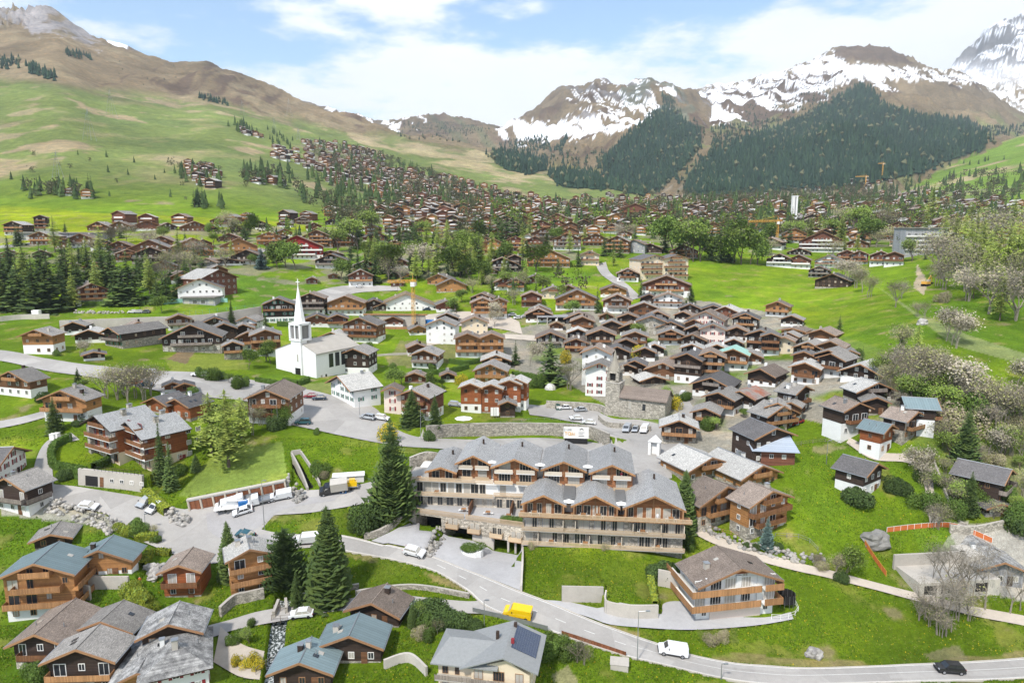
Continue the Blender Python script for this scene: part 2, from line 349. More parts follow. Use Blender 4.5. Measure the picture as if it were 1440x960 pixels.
b.inputs['Color1'].default_value = (.02, .035, .07, 1); b.inputs['Color2'].default_value = (.025, .04, .085, 1); b.inputs['Mortar'].default_value = (.12, .14, .17, 1); b.inputs['Mortar Size'].default_value = .02
n.links.new(tc, b.inputs['Vector']); n.links.new(b.outputs[0], p.inputs['Base Color']); M['solar'] = m
def paint(name, col, r=.25):
    m, n, p = new_mat(name); tc = n.nodes.new('ShaderNodeTexCoord').outputs['Object']
    n.links.new(valc(n, math_(n, 'MULTIPLY_ADD', noise_(n, tc, 2, 4), .2, .9), col), p.inputs['Base Color'])
    p.inputs['Roughness'].default_value = r; p.inputs['Coat Weight'].default_value = .5; return m
PAINT = {k: paint('paint_' + k, c) for k, c in dict(white=(.72, .72, .72), silver=(.38, .40, .42), black=(.02, .02, .022), green=(.015, .05, .035), red=(.25, .015, .03),
         grey=(.14, .15, .16), navy=(.02, .045, .08), yellow=(.8, .5, .01), teal=(.03, .09, .11), beige=(.5, .46, .40), orange=(.6, .15, .03)).items()}
M['tyre'] = mat('tyre_rubber', (.015, .015, .015), .9, None, 3, .2, bump=0)
M['rim'] = mat('wheel_rim', (.4, .4, .42), .3, None, 3, .1, metal=.7, bump=0)
M['lamp'] = mat('headlight_glass', (.6, .6, .62), .15, None, 3, .1, bump=0)
M['tail'] = mat('taillight_red', (.4, .02, .02), .2, None, 3, .1, bump=0)
# ground: colour comes per vertex from what grows there
def ground_mat(name, attr='ground', speck=True):
    m, n, p = new_mat(name); geo = n.nodes.new('ShaderNodeNewGeometry').outputs['Position']
    at = n.nodes.new('ShaderNodeAttribute'); at.attribute_name = attr; col = at.outputs['Color']
    n1 = noise_(n, geo, .9, 8, .72); n2 = noise_(n, geo, .11, 5, .6); n3 = noise_(n, scale_(n, geo, (.004, .004, .014)), 1, 10, .68)
    n4 = noise_(n, geo, 3.2, 5, .75); n5 = noise_(n, scale_(n, geo, (.035, .035, .06)), 1, 8, .7)
    v = math_(n, 'MULTIPLY_ADD', n1, 1.3, .35); v = math_(n, 'MULTIPLY', v, math_(n, 'MULTIPLY_ADD', n2, .9, .55)); v = math_(n, 'MULTIPLY', v, math_(n, 'MULTIPLY_ADD', n3, 1.3, .35))
    v = math_(n, 'MULTIPLY', v, math_(n, 'MULTIPLY_ADD', n4, 1.5, .25)); v = math_(n, 'MULTIPLY', v, math_(n, 'MULTIPLY_ADD', n5, 1.0, .5))
    c = valc(n, v, col)
    hue = mixc(n, math_(n, 'MULTIPLY', math_(n, 'MAXIMUM', math_(n, 'SUBTRACT', n2, .5), 0), 1.6), (1, 1, 1), (1.5, 1.12, .8)); c = mixc(n, 1.0, c, hue, 'MULTIPLY')
    n.links.new(c, p.inputs['Base Color']); p.inputs['Roughness'].default_value = 1; p.inputs['Specular IOR Level'].default_value = .05
    bump_(n, p, math_(n, 'MULTIPLY_ADD', n4, .5, n1), .8, .6)
    return m
M['ground'] = ground_mat('ground_cover')
def tarmac(name, c, crack=.12):
    m, n, p = new_mat(name); geo = n.nodes.new('ShaderNodeNewGeometry').outputs['Position']
    v = math_(n, 'MULTIPLY', math_(n, 'MULTIPLY_ADD', noise_(n, geo, .12, 5, .65), .5, .75), math_(n, 'MULTIPLY_ADD', noise_(n, geo, 1.1, 6, .7), .34, .83))
    vo = n.nodes.new('ShaderNodeTexVoronoi'); vo.inputs['Scale'].default_value = .09; n.links.new(geo, vo.inputs['Vector']); sp = n.nodes.new('ShaderNodeSeparateColor'); n.links.new(vo.outputs['Color'], sp.inputs[0])
    v = math_(n, 'MULTIPLY', v, math_(n, 'MULTIPLY_ADD', sp.outputs[0], crack, 1 - crack / 2))
    n.links.new(valc(n, v, c), p.inputs['Base Color']); p.inputs['Roughness'].default_value = .9; p.inputs['Specular IOR Level'].default_value = .15
    bump_(n, p, noise_(n, geo, 6, 3), .2, .02); return m
M['road'] = tarmac('asphalt_pale', (.355, .335, .31), .25); M['drive'] = tarmac('driveway_concrete', (.40, .39, .385), .05); M['dirt'] = tarmac('gravel_track', (.46, .40, .33)); M['asph'] = tarmac('asphalt_grey', (.33, .315, .305))
M['mark'] = mat('road_paint', (.62, .61, .58), .8, None, 2, .25, rnd=0, bump=0)
def leaf(name, col, rnd=.28, tr=.15, ns=.6):
    m, n, p = new_mat(name); tc = n.nodes.new('ShaderNodeTexCoord').outputs['Object']; oi = n.nodes.new('ShaderNodeObjectInfo')
    v = math_(n, 'MULTIPLY', math_(n, 'MULTIPLY_ADD', noise_(n, tc, ns, 4), .9, .55), math_(n, 'MULTIPLY_ADD', oi.outputs['Random'], 2 * rnd, 1 - rnd))
    n.links.new(valc(n, v, col), p.inputs['Base Color']); p.inputs['Roughness'].default_value = .85; p.inputs['Specular IOR Level'].default_value = .1
    return m
M['n1'] = leaf('needles_dark', (.050, .080, .027)); M['n2'] = leaf('needles_mid', (.080, .122, .036)); M['n3'] = leaf('needles_tip', (.11, .155, .040))
M['b1'] = leaf('needles_bluish', (.10, .15, .13)); M['lar'] = leaf('larch_needles', (.36, .43, .09)); M['lar2'] = leaf('larch_needles_dark', (.23, .30, .065))
M['lf1'] = leaf('leaves_green', (.105, .16, .035)); M['lf2'] = leaf('leaves_fresh', (.19, .26, .05)); M['lf3'] = leaf('buds_beige', (.33, .28, .19)); M['lf4'] = leaf('buds_olive', (.30, .30, .12))
M['blo'] = leaf('blossom_white', (.42, .37, .28)); M['yelf'] = leaf('flowers_yellow', (.55, .42, .03)); M['hedge'] = leaf('hedge_leaves', (.075, .13, .025)); M['hedgey'] = leaf('hedge_yellow_green', (.22, .25, .03))
M['bark'] = mat('bark', (.13, .10, .08), .95, None, 3, .3); M['barkg'] = mat('bark_grey', (.24, .21, .165), .95, None, 3, .3); M['fard'] = leaf('forest_needles', (.026, .050, .032), .1, ns=.01); M['fard2'] = leaf('forest_needles_mid', (.038, .068, .038), .1, ns=.01); M['farb'] = leaf('forest_bare', (.12, .12, .065), .1, ns=.01)
# ------------------------------------------------------------------ roads, then the terrain mesh
TM = T.copy(); ROADS = []
def resamp(P, n):
    d = [0]
    for a, b in zip(P, P[1:]): d.append(d[-1] + (b - a).length)
    out = []
    for k in range(n):
        s = d[-1] * k / (n - 1); i = 0
        while i < len(P) - 2 and d[i + 1] < s: i += 1
        out.append(P[i].lerp(P[i + 1], (s - d[i]) / max(d[i + 1] - d[i], 1e-6)))
    return out
def dens(P):   # smooth the polyline (Catmull-Rom) after projecting it on the ground
    out = []
    for i in range(len(P) - 1):
        p0, p1, p2, p3 = P[max(i-1, 0)], P[i], P[i+1], P[min(i+2, len(P)-1)]
        for k in range(6):
            t = k / 6; out.append(.5 * ((2*p1) + (p2-p0)*t + (2*p0-5*p1+4*p2-p3)*t*t + (3*p1-p0-3*p2+p3)*t**3))
    return out + [P[-1]]
def gxy(pts): return [hit(*q) for q in pts]
def strip(name, U, L, m, off=.0, sink=.4, kind='structure', world=False, step=1.4):
    U = dens(U if world else gxy(U)); L = dens(L if world else gxy(L))
    n = len(U); L = L if len(L) == n else resamp(L, n)
    ln = sum((a - b).length for a, b in zip(U, U[1:])); N = max(4, min(260, int(ln / step)))
    # keep pairing: resample both with the same parameter
    def par(P): return [P[min(int(k*(len(P)-1)/(N-1)), len(P)-2)].lerp(P[min(int(k*(len(P)-1)/(N-1)), len(P)-2)+1], k*(len(P)-1)/(N-1) - min(int(k*(len(P)-1)/(N-1)), len(P)-2)) for k in range(N)]
    U = par(U); L = par(L); wd = max((a - b).length for a, b in zip(U, L)); K = max(2, min(24, int(wd / 1.3)))
    v = []; f = []
    for a, b in zip(U, L):
        for k in range(K + 1):
            q = a.lerp(b, k / K); v.append((q.x, q.y, H(q.x, q.y) + .02 + off))
    for i in range(N - 1):
        for k in range(K): o = i * (K + 1) + k; f.append((o, o + 1, o + K + 2, o + K + 1))
    me = bpy.data.meshes.new(name); me.from_pydata(v, [], f); me.materials.append(m); me.polygons.foreach_set('use_smooth', [True] * len(f))
    o = link(name, me); tag(o, kind=kind)
    poly = [(q.x, q.y) for q in U] + [(q.x, q.y) for q in reversed(L)]
    ys = [q[1] for q in poly]; i0 = max(0, np.searchsorted(Yr, min(ys)) - 1); i1 = min(NY, np.searchsorted(Yr, max(ys)) + 1)
    if sink:
        msk = inpoly(XX[i0:i1], YY[i0:i1], poly); TM[i0:i1] -= np.where(msk, sink, 0) / YY[i0:i1] * (TM[i0:i1] >= T[i0:i1] - 1e-9)
    ROADS.append((poly, min(ys), max(ys)))
    return U, L
mainU, mainL = strip('main_road', [(475,752),(510,759),(567,771),(600,780),(660,803),(720,827),(770,846),(837,874),(895,895),(925,905),(970,920),(1030,932),(1080,936),(1150,939),(1280,934),(1440,925),(1560,915)],
 [(470,768),(485,774),(540,784),(610,802),(655,828),(690,856),(770,885),(820,903),(880,922),(915,930),(950,938),(1000,950),(1060,960),(1150,962),(1290,958),(1440,953),(1560,945)], M['road'])
strip('road', [(70,680),(110,684),(160,692),(205,700),(262,716),(330,705),(400,690),(450,688),(500,682),(545,670),(595,655)],
 [(70,708),(110,716),(150,722),(165,745),(235,775),(300,792),(352,765),(372,728),(440,720),(520,706),(598,690)], M['road'])
strip('road', [(335,735),(385,748),(430,751),(476,752)], [(300,791),(380,776),(430,770),(471,768)], M['road'], off=.012)
strip('lane', [(200,905),(290,880),(320,872),(360,860),(400,853),(450,846),(500,840),(560,836),(620,842),(665,845),(692,840)],
 [(210,925),(300,895),(330,885),(370,877),(410,870),(450,862),(500,856),(560,856),(620,860),(665,862),(705,862)], M['road'], off=.006)
strip('road', [(-100,483),(0,492),(60,503),(140,514),(215,521),(300,525),(360,535),(420,545),(470,556),(525,572),(550,598),(590,614),(640,617),(720,616),(800,618),(850,624)],
 [(-100,500),(0,507),(60,520),(130,530),(215,548),(290,558),(350,565),(385,592),(410,597),(470,610),(520,620),(575,628),(640,632),(720,636),(800,640),(850,648)], M['road'])
strip('village_square', [(740,568),(790,566),(830,573),(862,588),(900,590),(940,600)], [(745,583),(790,590),(832,601),(850,642),(885,675),(945,672)], M['road'], off=.008)
strip('footpath', [(968,733),(1000,750),(1060,772),(1120,790),(1170,802),(1230,818),(1285,832),(1360,850),(1440,865),(1500,880)],
 [(965,742),(995,760),(1055,784),(1115,801),(1165,812),(1228,828),(1280,842),(1355,862),(1435,878),(1495,892)], M['dirt'])
strip('forecourt', [(760,843),(800,846),(850,851),(925,861),(933,848),(962,846),(1000,862),(1070,868),(1112,860)], [(778,852),(830,868),(860,878),(920,883),(958,885),(1000,884),(1070,878),(1116,870)], M['drive'], off=.01)
strip('driveway', [(577,735),(560,742),(540,752),(522,760)], [(615,738),(612,750),(604,765),(598,777)], M['drive'], off=.015)
strip('driveway', [(624,750),(615,764),(608,773),(602,780)], [(736,768),(735,790),(734,810),(732,830)], M['drive'], off=.015)
strip('village_street', [(838,372),(845,385),(868,402),(888,422)], [(852,368),(858,383),(880,398),(902,418)], M['road'])
strip('village_street', [(945,560),(958,590),(945,615),(925,640)], [(965,556),(982,590),(965,615),(945,645)], M['road'], off=.012)
strip('village_street', [(1140,500),(1120,530),(1105,560),(1095,590)], [(1155,500),(1134,532),(1120,562),(1112,592)], M['dirt'])
strip('footpath', [(1195,615),(1235,635),(1290,640),(1308,660),(1315,700),(1325,735)], [(1190,622),(1225,645),(1275,650),(1295,665),(1303,702),(1308,740)], M['dirt'])
strip('village_street', [(100,608),(66,620),(50,648),(46,680)], [(112,618),(84,626),(74,650),(76,684)], M['road'])
strip('lane', [(-60,600),(20,588),(80,573),(130,568)], [(-60,612),(20,598),(82,582),(130,578)], M['road'])
strip('street', [(200,452),(280,447),(370,440),(420,418),(480,402),(560,402)], [(200,458),(280,455),(375,452),(440,432),(500,412),(565,408)], M['road'])
strip('yard', [(560,445),(640,438),(700,440),(730,452)], [(560,462),(640,458),(700,462),(735,470)], M['dirt'])
strip('street', [(600,480),(680,470),(760,472),(800,480)], [(600,486),(680,476),(760,480),(800,490)], M['dirt'])
strip('street', [(0,345),(80,338),(160,343),(240,352),(340,350),(440,352)], [(0,349),(80,342),(160,347),(240,356),(340,354),(440,356)], M['road'])
strip('yard', [(310,880),(340,905),(372,915)], [(300,930),(335,950),(365,955)], M['dirt'], off=.01)
# darker repair tarmac of the roundabout and kerb sheets
strip('asphalt_patch', [(290,722),(330,712),(380,706),(430,700),(480,694)], [(292,745),(320,760),(358,745),(400,716),(470,704)], M['asph'], off=.03, sink=0)
strip('asphalt_patch', [(355,752),(400,752),(440,752)], [(352,760),(400,760),(438,758)], M['asph'], off=.03, sink=0)
# painted markings of the main road
mk = MB()
def markline(A, B, fr, w, dash=None, off=.035):
    P = [a.lerp(b, fr) for a, b in zip(A, B)]; run = 0
    for i in range(len(P) - 1):
        a, b = P[i], P[i + 1]; seg = (b - a); l = seg.length; d = seg.normalized(); nrm = Vector((-d.y, d.x, 0)) * w / 2
        if dash is None or (run % (dash[0] + dash[1])) < dash[0]:
            q = [a - nrm, b - nrm, b + nrm, a + nrm]; mk.face([(c.x, c.y, H(c.x, c.y) + .02 + off) for c in q])
        run += l
fineU = resamp(mainU, 400) if False else mainU
mU = dens(mainU); mL = dens(mainL)
markline(mU[int(len(mU)*.2):int(len(mU)*.5)], mL[int(len(mL)*.2):int(len(mL)*.5)], .5, .14, (2.0, 3.4)); markline(mU[int(len(mU)*.5):], mL[int(len(mL)*.5):], .46, .1); markline(mU, mL, .05, .14); markline(mU, mL, .95, .14)
tag(mk.build('road_markings', M['mark']), kind='structure')
def patch(f0, f1, a, c, m, off=.028):
    n = len(mainU); i0, i1 = int(f0 * n), max(int(f0 * n) + 4, int(f1 * n)); U2 = [mainU[i].lerp(mainL[i], a) for i in range(i0, min(i1, n))]; L2 = [mainU[i].lerp(mainL[i], c) for i in range(i0, min(i1, n))]
    strip('asphalt_patch', U2[::3] + [U2[-1]], L2[::3] + [L2[-1]], m, off=off, sink=0, world=True)
M['asp2'] = tarmac('asphalt_repair', (.30, .285, .265)); M['asp3'] = tarmac('asphalt_worn', (.375, .355, .33)); M['seal'] = mat('tar_seal', (.16, .15, .14), .8, None, 2, .2, rnd=0, bump=0)
for q in ((.27, .40, .55, .93, 'asp3'), (.63, .80, .07, .3, 'asp3'), (.86, .97, .55, .8, 'asp3')): patch(*q[:4], M[q[4]])

# kerb along the main road
kb = MB()
for A in (resamp(mainU, 150), resamp(mainL, 150)):
    ctr = [a.lerp(b, .5) for a, b in zip(mainU, mainL)]
    for a, b in zip(A, A[1:]):
        d = (b - a).normalized(); nrm = Vector((-d.y, d.x, 0)) * .12
        q = [a - nrm, b - nrm, b + nrm, a + nrm]
        lo = [(c.x, c.y, H(c.x, c.y) - .3) for c in q]; hi = [(c.x, c.y, H(c.x, c.y) + .13) for c in q]
        kb.face(hi); kb.face([lo[0], lo[1], hi[1], hi[0]]); kb.face([lo[3], lo[2], hi[2], hi[3]])
tag(kb.build('kerb', M['conc']), kind='structure')

# stream gully near the lower lane and the culvert channel
def channel(pts, w, d):
    P = dens(gxy(pts)); 
    for q in P:
        i0 = np.searchsorted(Yr, q.y - w - 1); i1 = np.searchsorted(Yr, q.y + w + 1)
        dd = np.hypot(XX[i0:i1] - q.x, YY[i0:i1] - q.y); tgt = (q.z - d - CZ) / YY[i0:i1]
        TM[i0:i1] = np.where(dd < w, np.minimum(TM[i0:i1], tgt), TM[i0:i1])
    return P
stream = channel([(400,835),(396,850),(392,870),(388,900),(386,930),(380,975)], 1.5, 1.6)
culv = channel([(415,645),(425,662),(436,680)], 1.3, 1.6)
def ribbon(name, P, w, dz, m, lab=None, cat=None):
    b = MB()
    for a, c in zip(P, P[1:]):
        d = (c - a).normalized(); nr = Vector((-d.y, d.x, 0)) * w
        b.face([a - nr + Vector((0,0,dz)), c - nr + Vector((0,0,dz)), c + nr + Vector((0,0,dz)), a + nr + Vector((0,0,dz))])
    o = b.build(name, m); return o
mw, nw_, pw = new_mat('stream_water'); gp = nw_.nodes.new('ShaderNodeNewGeometry').outputs['Position']
nn = noise_(nw_, gp, 2.2, 6, .7); fo = math_(nw_, 'GREATER_THAN', nn, .53); nw_.links.new(mixc(nw_, fo, (.05, .06, .055), (.6, .62, .62)), pw.inputs['Base Color']); pw.inputs['Roughness'].default_value = .2; bump_(nw_, pw, nn, .8, .2)
tag(ribbon('stream_water', stream, 1.35, -1.3, mw), kind='structure')
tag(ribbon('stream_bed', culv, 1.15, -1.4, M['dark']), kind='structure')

FPOLY = [[(1205,120),(1228,128),(1240,150),(1300,165),(1360,170),(1388,190),(1383,210),(1335,226),(1290,245),(1230,258),(1160,266),(1060,272),(985,277),(962,268),(975,245),(1000,218),(1040,200),(1090,182),(1150,158)],
 [(915,165),(935,152),(985,182),(985,208),(955,242),(930,264),(905,276),(850,264),(848,226),(872,202)], [(770,246),(830,242),(852,262),(848,268),(790,263)], [(688,219),(712,216),(770,226),(766,240),(745,246),(712,239)]]
# ---- what grows where (vertex colours)
CPH, SPH = CP, SP
bb = (T * CP + SP) / (CP - T * SP); PXa = 720 + AA * (CP + bb * SP) * F; PYa = 480 - bb * F
w1 = (fbm(XX / 90, YY / 90, 5, 21) - .5); w2 = fbm(XX / 300, YY / 300, 5, 33) - .5; w3 = fbm(XX / 14, YY / 14, 4, 41) - .5
lnx = XX * .9 + YY * .25; str_ = fbm(lnx / 34 + w2 * 3, (YY * .25 - (T * YY) * 1.0) / 260, 5, 51) - .5
PXj = PXa + w1 * 40 * smooth(700, 2500, YY) + w3 * 6; PYj = PYa + w1 * 26 * smooth(600, 2500, YY) + w3 * 4
def cc(*c): return np.array(c)
def blend(col, msk, c): return col * (1 - msk[..., None]) + msk[..., None] * np.asarray(c)
lush = cc(.128, .205, .012); col = np.ones(T.shape + (3,)) * lush
col = blend(col, smooth(-.05, .2, w1) * .6, (.175, .285, .015)); col = blend(col, smooth(.02, .25, -w1) * .5, (.085, .185, .016))
col = blend(col, smooth(.12, .3, w3) * .35, (.22, .26, .04))
alp = cc(.150, .188, .058)
A_ = (lid == 1)
w5a = fbm(XX / 120, (YY + T * YY * 2) / 160, 5, 141) - .5; w6a = fbm(XX / 60 + w2 * 2, (YY * .3 + T * YY) / 45, 5, 151) - .5
col = blend(col, A_ * smooth(620, 900, YY) * .95, alp)
col = blend(col, A_ * smooth(.04, .2, w5a) * .5, (.10, .14, .05)); col = blend(col, A_ * (YY > 750) * smooth(.06, .2, w6a) * .6, (.235, .215, .10)); col = blend(col, A_ * (YY > 900) * smooth(.2, .26, w6a - .5 * w5a) * .7, (.30, .245, .15))
# yellow flowering meadows
for poly, s in (([(-50,285),(150,300),(430,312),(430,335),(100,345),(-50,345)], .4), ([(1080,440),(1150,430),(1240,470),(1290,520),(1200,510),(1100,470)], .35), ([(750,395),(850,398),(900,425),(760,425)], .2)):
    col = blend(col, inpoly(PXj, PYj, poly) * s * smooth(-.15, .15, w1), (.42, .42, .01))
tan = cc(.36, .29, .17); brown = cc(.215, .165, .095); dbrown = cc(.14, .10, .065); rock = cc(.30, .28, .265); snow = cc(.86, .88, .92)
# dry patches on the left hill
col = blend(col, A_ * (YY > 700) * smooth(.17, .27, w1 + .2 * w3 + .2 * str_), tan * .8)
lineA = np.interp(PXa, [-300,0,130,250,330,430,500,560,620,700,800], [100,108,128,138,152,172,188,192,203,219,240])
col = blend(col, A_ * smooth(10, -12, PYj - lineA), brown)
col = blend(col, A_ * smooth(10, -12, PYj - lineA) * smooth(.02, .16, str_ + w2 * .6), dbrown)
col = blend(col, A_ * smooth(10, -12, PYj - lineA) * smooth(.05, .2, -w1), tan * .7)
col = blend(col, A_ * inpoly(PXj, PYj, [(480,180),(600,205),(720,222),(880,262),(860,268),(780,262),(650,245),(520,215)]) * smooth(-.12, .1, w1 + .3 * str_) * .8, tan)
col = blend(col, A_ * inpoly(PXj, PYj, [(-80,-30),(150,-30),(140,75),(95,50),(45,50),(30,30),(-80,30)]) * smooth(-.2, .0, str_ + w1 * .5), rock * 1.05)
B_ = (lid == 2); col = blend(col, B_ * 1., snow); col = blend(col, B_ * smooth(.03, .08, str_ + .4 * w1), dbrown)
C_ = (lid == 3); col = blend(col, C_ * 1., brown * .85); col = blend(col, C_ * smooth(.03, .15, w1), dbrown); col = blend(col, C_ * smooth(.0, .2, str_) * .5, (.10, .13, .06))
col = blend(col, C_ * inpoly(PXa, PYa, [(400,120),(600,150),(600,182),(560,190),(480,165),(430,150)]) * (str_ + .5 * w1 > .0), snow)
D_ = (lid == 4); col = blend(col, D_ * 1., brown); col = blend(col, D_ * smooth(.0, .15, w1), dbrown)
col = blend(col, D_ * smooth(215, 250, PYa) * smooth(-.1, .1, w1), (.21, .21, .07))
col = blend(col, D_ * smooth(.03, .14, str_) * (PYa < 175) * .9, rock * .75); col = blend(col, D_ * inpoly(PXj, PYj, [(880,100),(950,115),(985,150),(960,190),(920,200),(880,170)]) * smooth(-.1, .1, w1) * .7, (.17, .19, .13))
snD = inpoly(PXj, PYj * 1.0, [(680,180),(722,168),(760,172),(800,168),(860,160),(895,152),(930,122),(950,124),(935,150),(905,170),(850,186),(780,196),(720,200),(690,195)])
col = blend(col, D_ * snD * (str_ + .3 * w1 > -.10), snow)
col = blend(col, D_ * inpoly(PXj, PYj, [(800,118),(840,100),(925,118),(925,135),(880,160),(800,170)]) * (np.abs(str_) < .035), snow)
E_ = (lid == 5); col = blend(col, E_ * 1., brown)
col = blend(col, E_ * smooth(-.05, .15, w1) * smooth(150, 175, PYa), (.19, .20, .08))
snE = inpoly(PXa + w1 * 30 + str_ * 60, PYj + str_ * 26, [(960,130),(985,120),(1060,110),(1130,88),(1180,60),(1182,84),(1250,94),(1320,100),(1380,110),(1370,118),(1300,112),(1265,118),(1240,128),(1215,112),(1185,118),(1140,142),(1090,158),(1040,172),(1000,176),(970,160)])
col = blend(col, E_ * snE * (str_ + .25 * w1 > -.12), snow); col = blend(col, E_ * snE * (str_ + .25 * w1 <= -.12) , dbrown)
col = blend(col, E_ * inpoly(PXj, PYa, [(1170,60),(1270,66),(1285,90),(1240,89),(1180,82)]) * 1., dbrown * 1.1)
F_ = (lid == 6); col = blend(col, F_ * 1., snow); col = blend(col, F_ * (str_ + .35 * w1 > .0) * smooth(135, 70, PYa) * 1., rock * .5); col = blend(col, F_ * (str_ + w1 > .06) * smooth(95, 130, PYa), brown)
G_ = (lid == 7); col = blend(col, G_ * 1., (.15, .235, .035)); col = blend(col, G_ * smooth(.05, .2, w1), tan)
v0 = (lid == 0) & (YY > 1150); col = blend(col, v0 * 1., (.14, .20, .05))
for poly in FPOLY: col = blend(col, inpoly(PXa + w1 * 14, PYa + w1 * 6, poly) * 1., (.045, .065, .035))
col = blend(col, inpoly(PXa + w1*20, PYa + w1*12, [(425,205),(470,200),(525,216),(560,240),(640,254),(700,270),(760,282),(860,276),(1000,274),(1270,268),(1440,290),(1440,335),(1000,330),(760,330),(560,326),(500,302),(560,287),(470,264)]) * smooth(-.2, .1, w3 + w1) * .75, (.20, .175, .12))
col = np.where(((lid == 0) & (YY < 400))[..., None], col * (.80 + .2 * smooth(150, 400, YY))[..., None], col)
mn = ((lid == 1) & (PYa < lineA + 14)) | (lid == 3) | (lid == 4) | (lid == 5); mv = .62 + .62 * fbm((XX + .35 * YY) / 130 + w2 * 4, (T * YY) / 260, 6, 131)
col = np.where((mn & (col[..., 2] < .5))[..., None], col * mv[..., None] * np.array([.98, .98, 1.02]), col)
col = np.where((((lid == 4) | (lid == 5)) & (col[..., 2] < .5))[..., None], col * .92, col)
w4 = fbm(XX / 6, YY / 6, 4, 91) - .5; w5 = fbm(XX / 38, YY / 38, 4, 95) - .5; lo_ = (lid == 0)
col = blend(col, lo_ * smooth(.10, .24, w4 + .5 * w5) * .5, (.24, .225, .06)); col = blend(col, lo_ * smooth(.08, .22, w5) * .5, (.19, .27, .014)); col = blend(col, lo_ * smooth(.08, .25, -w5) * .55, (.085, .165, .02))
col = blend(col, lo_ * smooth(.24, .30, w4 - .4 * w5) * .6, (.27, .22, .13))
for poly in ([(1000,914),(1150,930),(1310,928),(1440,916),(1440,926),(1280,936),(1150,941),(1000,928)], [(700,828),(780,850),(900,890),(900,898),(780,858),(700,836)], [(480,770),(560,790),(650,822),(680,842),(640,828),(540,795),(470,778)]):
    col = blend(col, inpoly(PXa + w4 * 8, PYa + w4 * 8, poly) * smooth(-.15, .05, w4) * .7, (.30, .235, .11))
# lighter mown lawns, worn strips and gardens near by
for poly, c, s in (([(250,695),(300,640),(395,620),(405,680),(300,712)], (.20, .265, .055), .85), ([(380,545),(470,535),(480,556),(420,545)], (.22, .25, .08), .8), ([(0,700),(90,700),(155,725),(165,740),(60,730),(0,722)], (.40, .37, .32), .8),
                   ([(1200,640),(1240,650),(1270,690),(1250,700),(1215,668)], (.24, .22, .06), .5), ([(1350,735),(1460,745),(1460,850),(1330,820),(1320,775)], (.42, .39, .34), .95), ([(1275,735),(1330,740),(1350,775),(1310,800)], (.14, .25, .02), .5),
                   ([(1230,400),(1290,440),(1360,470),(1450,500),(1450,515),(1340,485)], (.26, .28, .13), .6), ([(800,935),(815,960),(790,975),(775,950)], (.33, .29, .17), .7),
                   ([(230,500),(340,495),(350,520),(240,522)], (.22, .25, .05), .7), ([(235,505),(255,490),(275,492),(262,512)], (.20, .14, .09), .9), ([(560,478),(640,478),(640,510),(545,515)], (.20, .19, .08), .75),
                   ([(970,870),(1030,860),(1040,905),(985,900)], (.15, .17, .05), .6), ([(1300,920),(1345,905),(1360,925),(1310,930)], (.25, .22, .12), .7),
                   ([(1180,470),(1440,560),(1440,720),(1330,700),(1250,560)], (.14, .19, .05), .45), ([(690,470),(735,465),(745,510),(690,500)], (.36,.32,.27), .5), ([(1290,370),(1305,400),(1300,415),(1285,405)], (.42, .34, .24), .9)):
    col = blend(col, inpoly(PXa + w3 * 8, PYa + w3 * 5, poly) * s, c)
# trodden, half-paved ground between the old houses
vil = inpoly(PXa + w3 * 12, PYa + w3 * 8, [(700,470),(800,440),(960,420),(1090,440),(1190,480),(1250,540),(1290,590),(1180,600),(1110,585),(1060,650),(960,640),(880,585),(800,540),(720,520)])
col = blend(col, vil * (.95 * smooth(-.3, .0, w3 + .3 * w1)), (.29, .265, .22))
vil2 = (lid != 1) * inpoly(PXa, PYa, [(-50,330),(300,322),(700,300),(860,260),(1440,262),(1560,335),(1270,345),(1080,360),(900,345),(700,390),(500,400),(300,400),(100,400)])
col = blend(col, vil2 * smooth(.0, .12, w3 + .3 * w1) * .7, (.24, .21, .16)); col = blend(col, inpoly(PXa, PYa, [(1160,480),(1240,520),(1290,560),(1440,640),(1440,700),(1350,660),(1240,560)]) * smooth(0, .2, w1 + w3) * .5, (.20, .18, .10))
# worn banks beside the roads
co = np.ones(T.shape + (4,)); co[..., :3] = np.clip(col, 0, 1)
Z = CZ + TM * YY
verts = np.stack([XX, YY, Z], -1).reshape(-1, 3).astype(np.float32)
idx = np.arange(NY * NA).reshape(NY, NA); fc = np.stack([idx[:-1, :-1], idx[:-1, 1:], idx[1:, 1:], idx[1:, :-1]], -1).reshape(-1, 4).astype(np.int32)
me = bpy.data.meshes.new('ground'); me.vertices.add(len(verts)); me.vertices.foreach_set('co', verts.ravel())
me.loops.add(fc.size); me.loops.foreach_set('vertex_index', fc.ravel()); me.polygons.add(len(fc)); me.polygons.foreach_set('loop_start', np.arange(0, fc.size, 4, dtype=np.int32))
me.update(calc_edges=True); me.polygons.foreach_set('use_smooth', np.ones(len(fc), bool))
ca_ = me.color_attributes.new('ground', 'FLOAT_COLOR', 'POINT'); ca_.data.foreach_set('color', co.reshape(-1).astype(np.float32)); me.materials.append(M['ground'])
tag(link('ground', me), kind='structure')
# plain under and around the picture's wedge
b = MB(); b.face([(-10900,-1400,-60),(10900,-1400,-60),(10900,9550,-60),(-10900,9550,-60)]); m, n, p = new_mat('plain_grass'); p.inputs['Base Color'].default_value = (.10, .15, .04, 1); p.inputs['Roughness'].default_value = 1
tag(b.build('terrain', m), kind='structure')
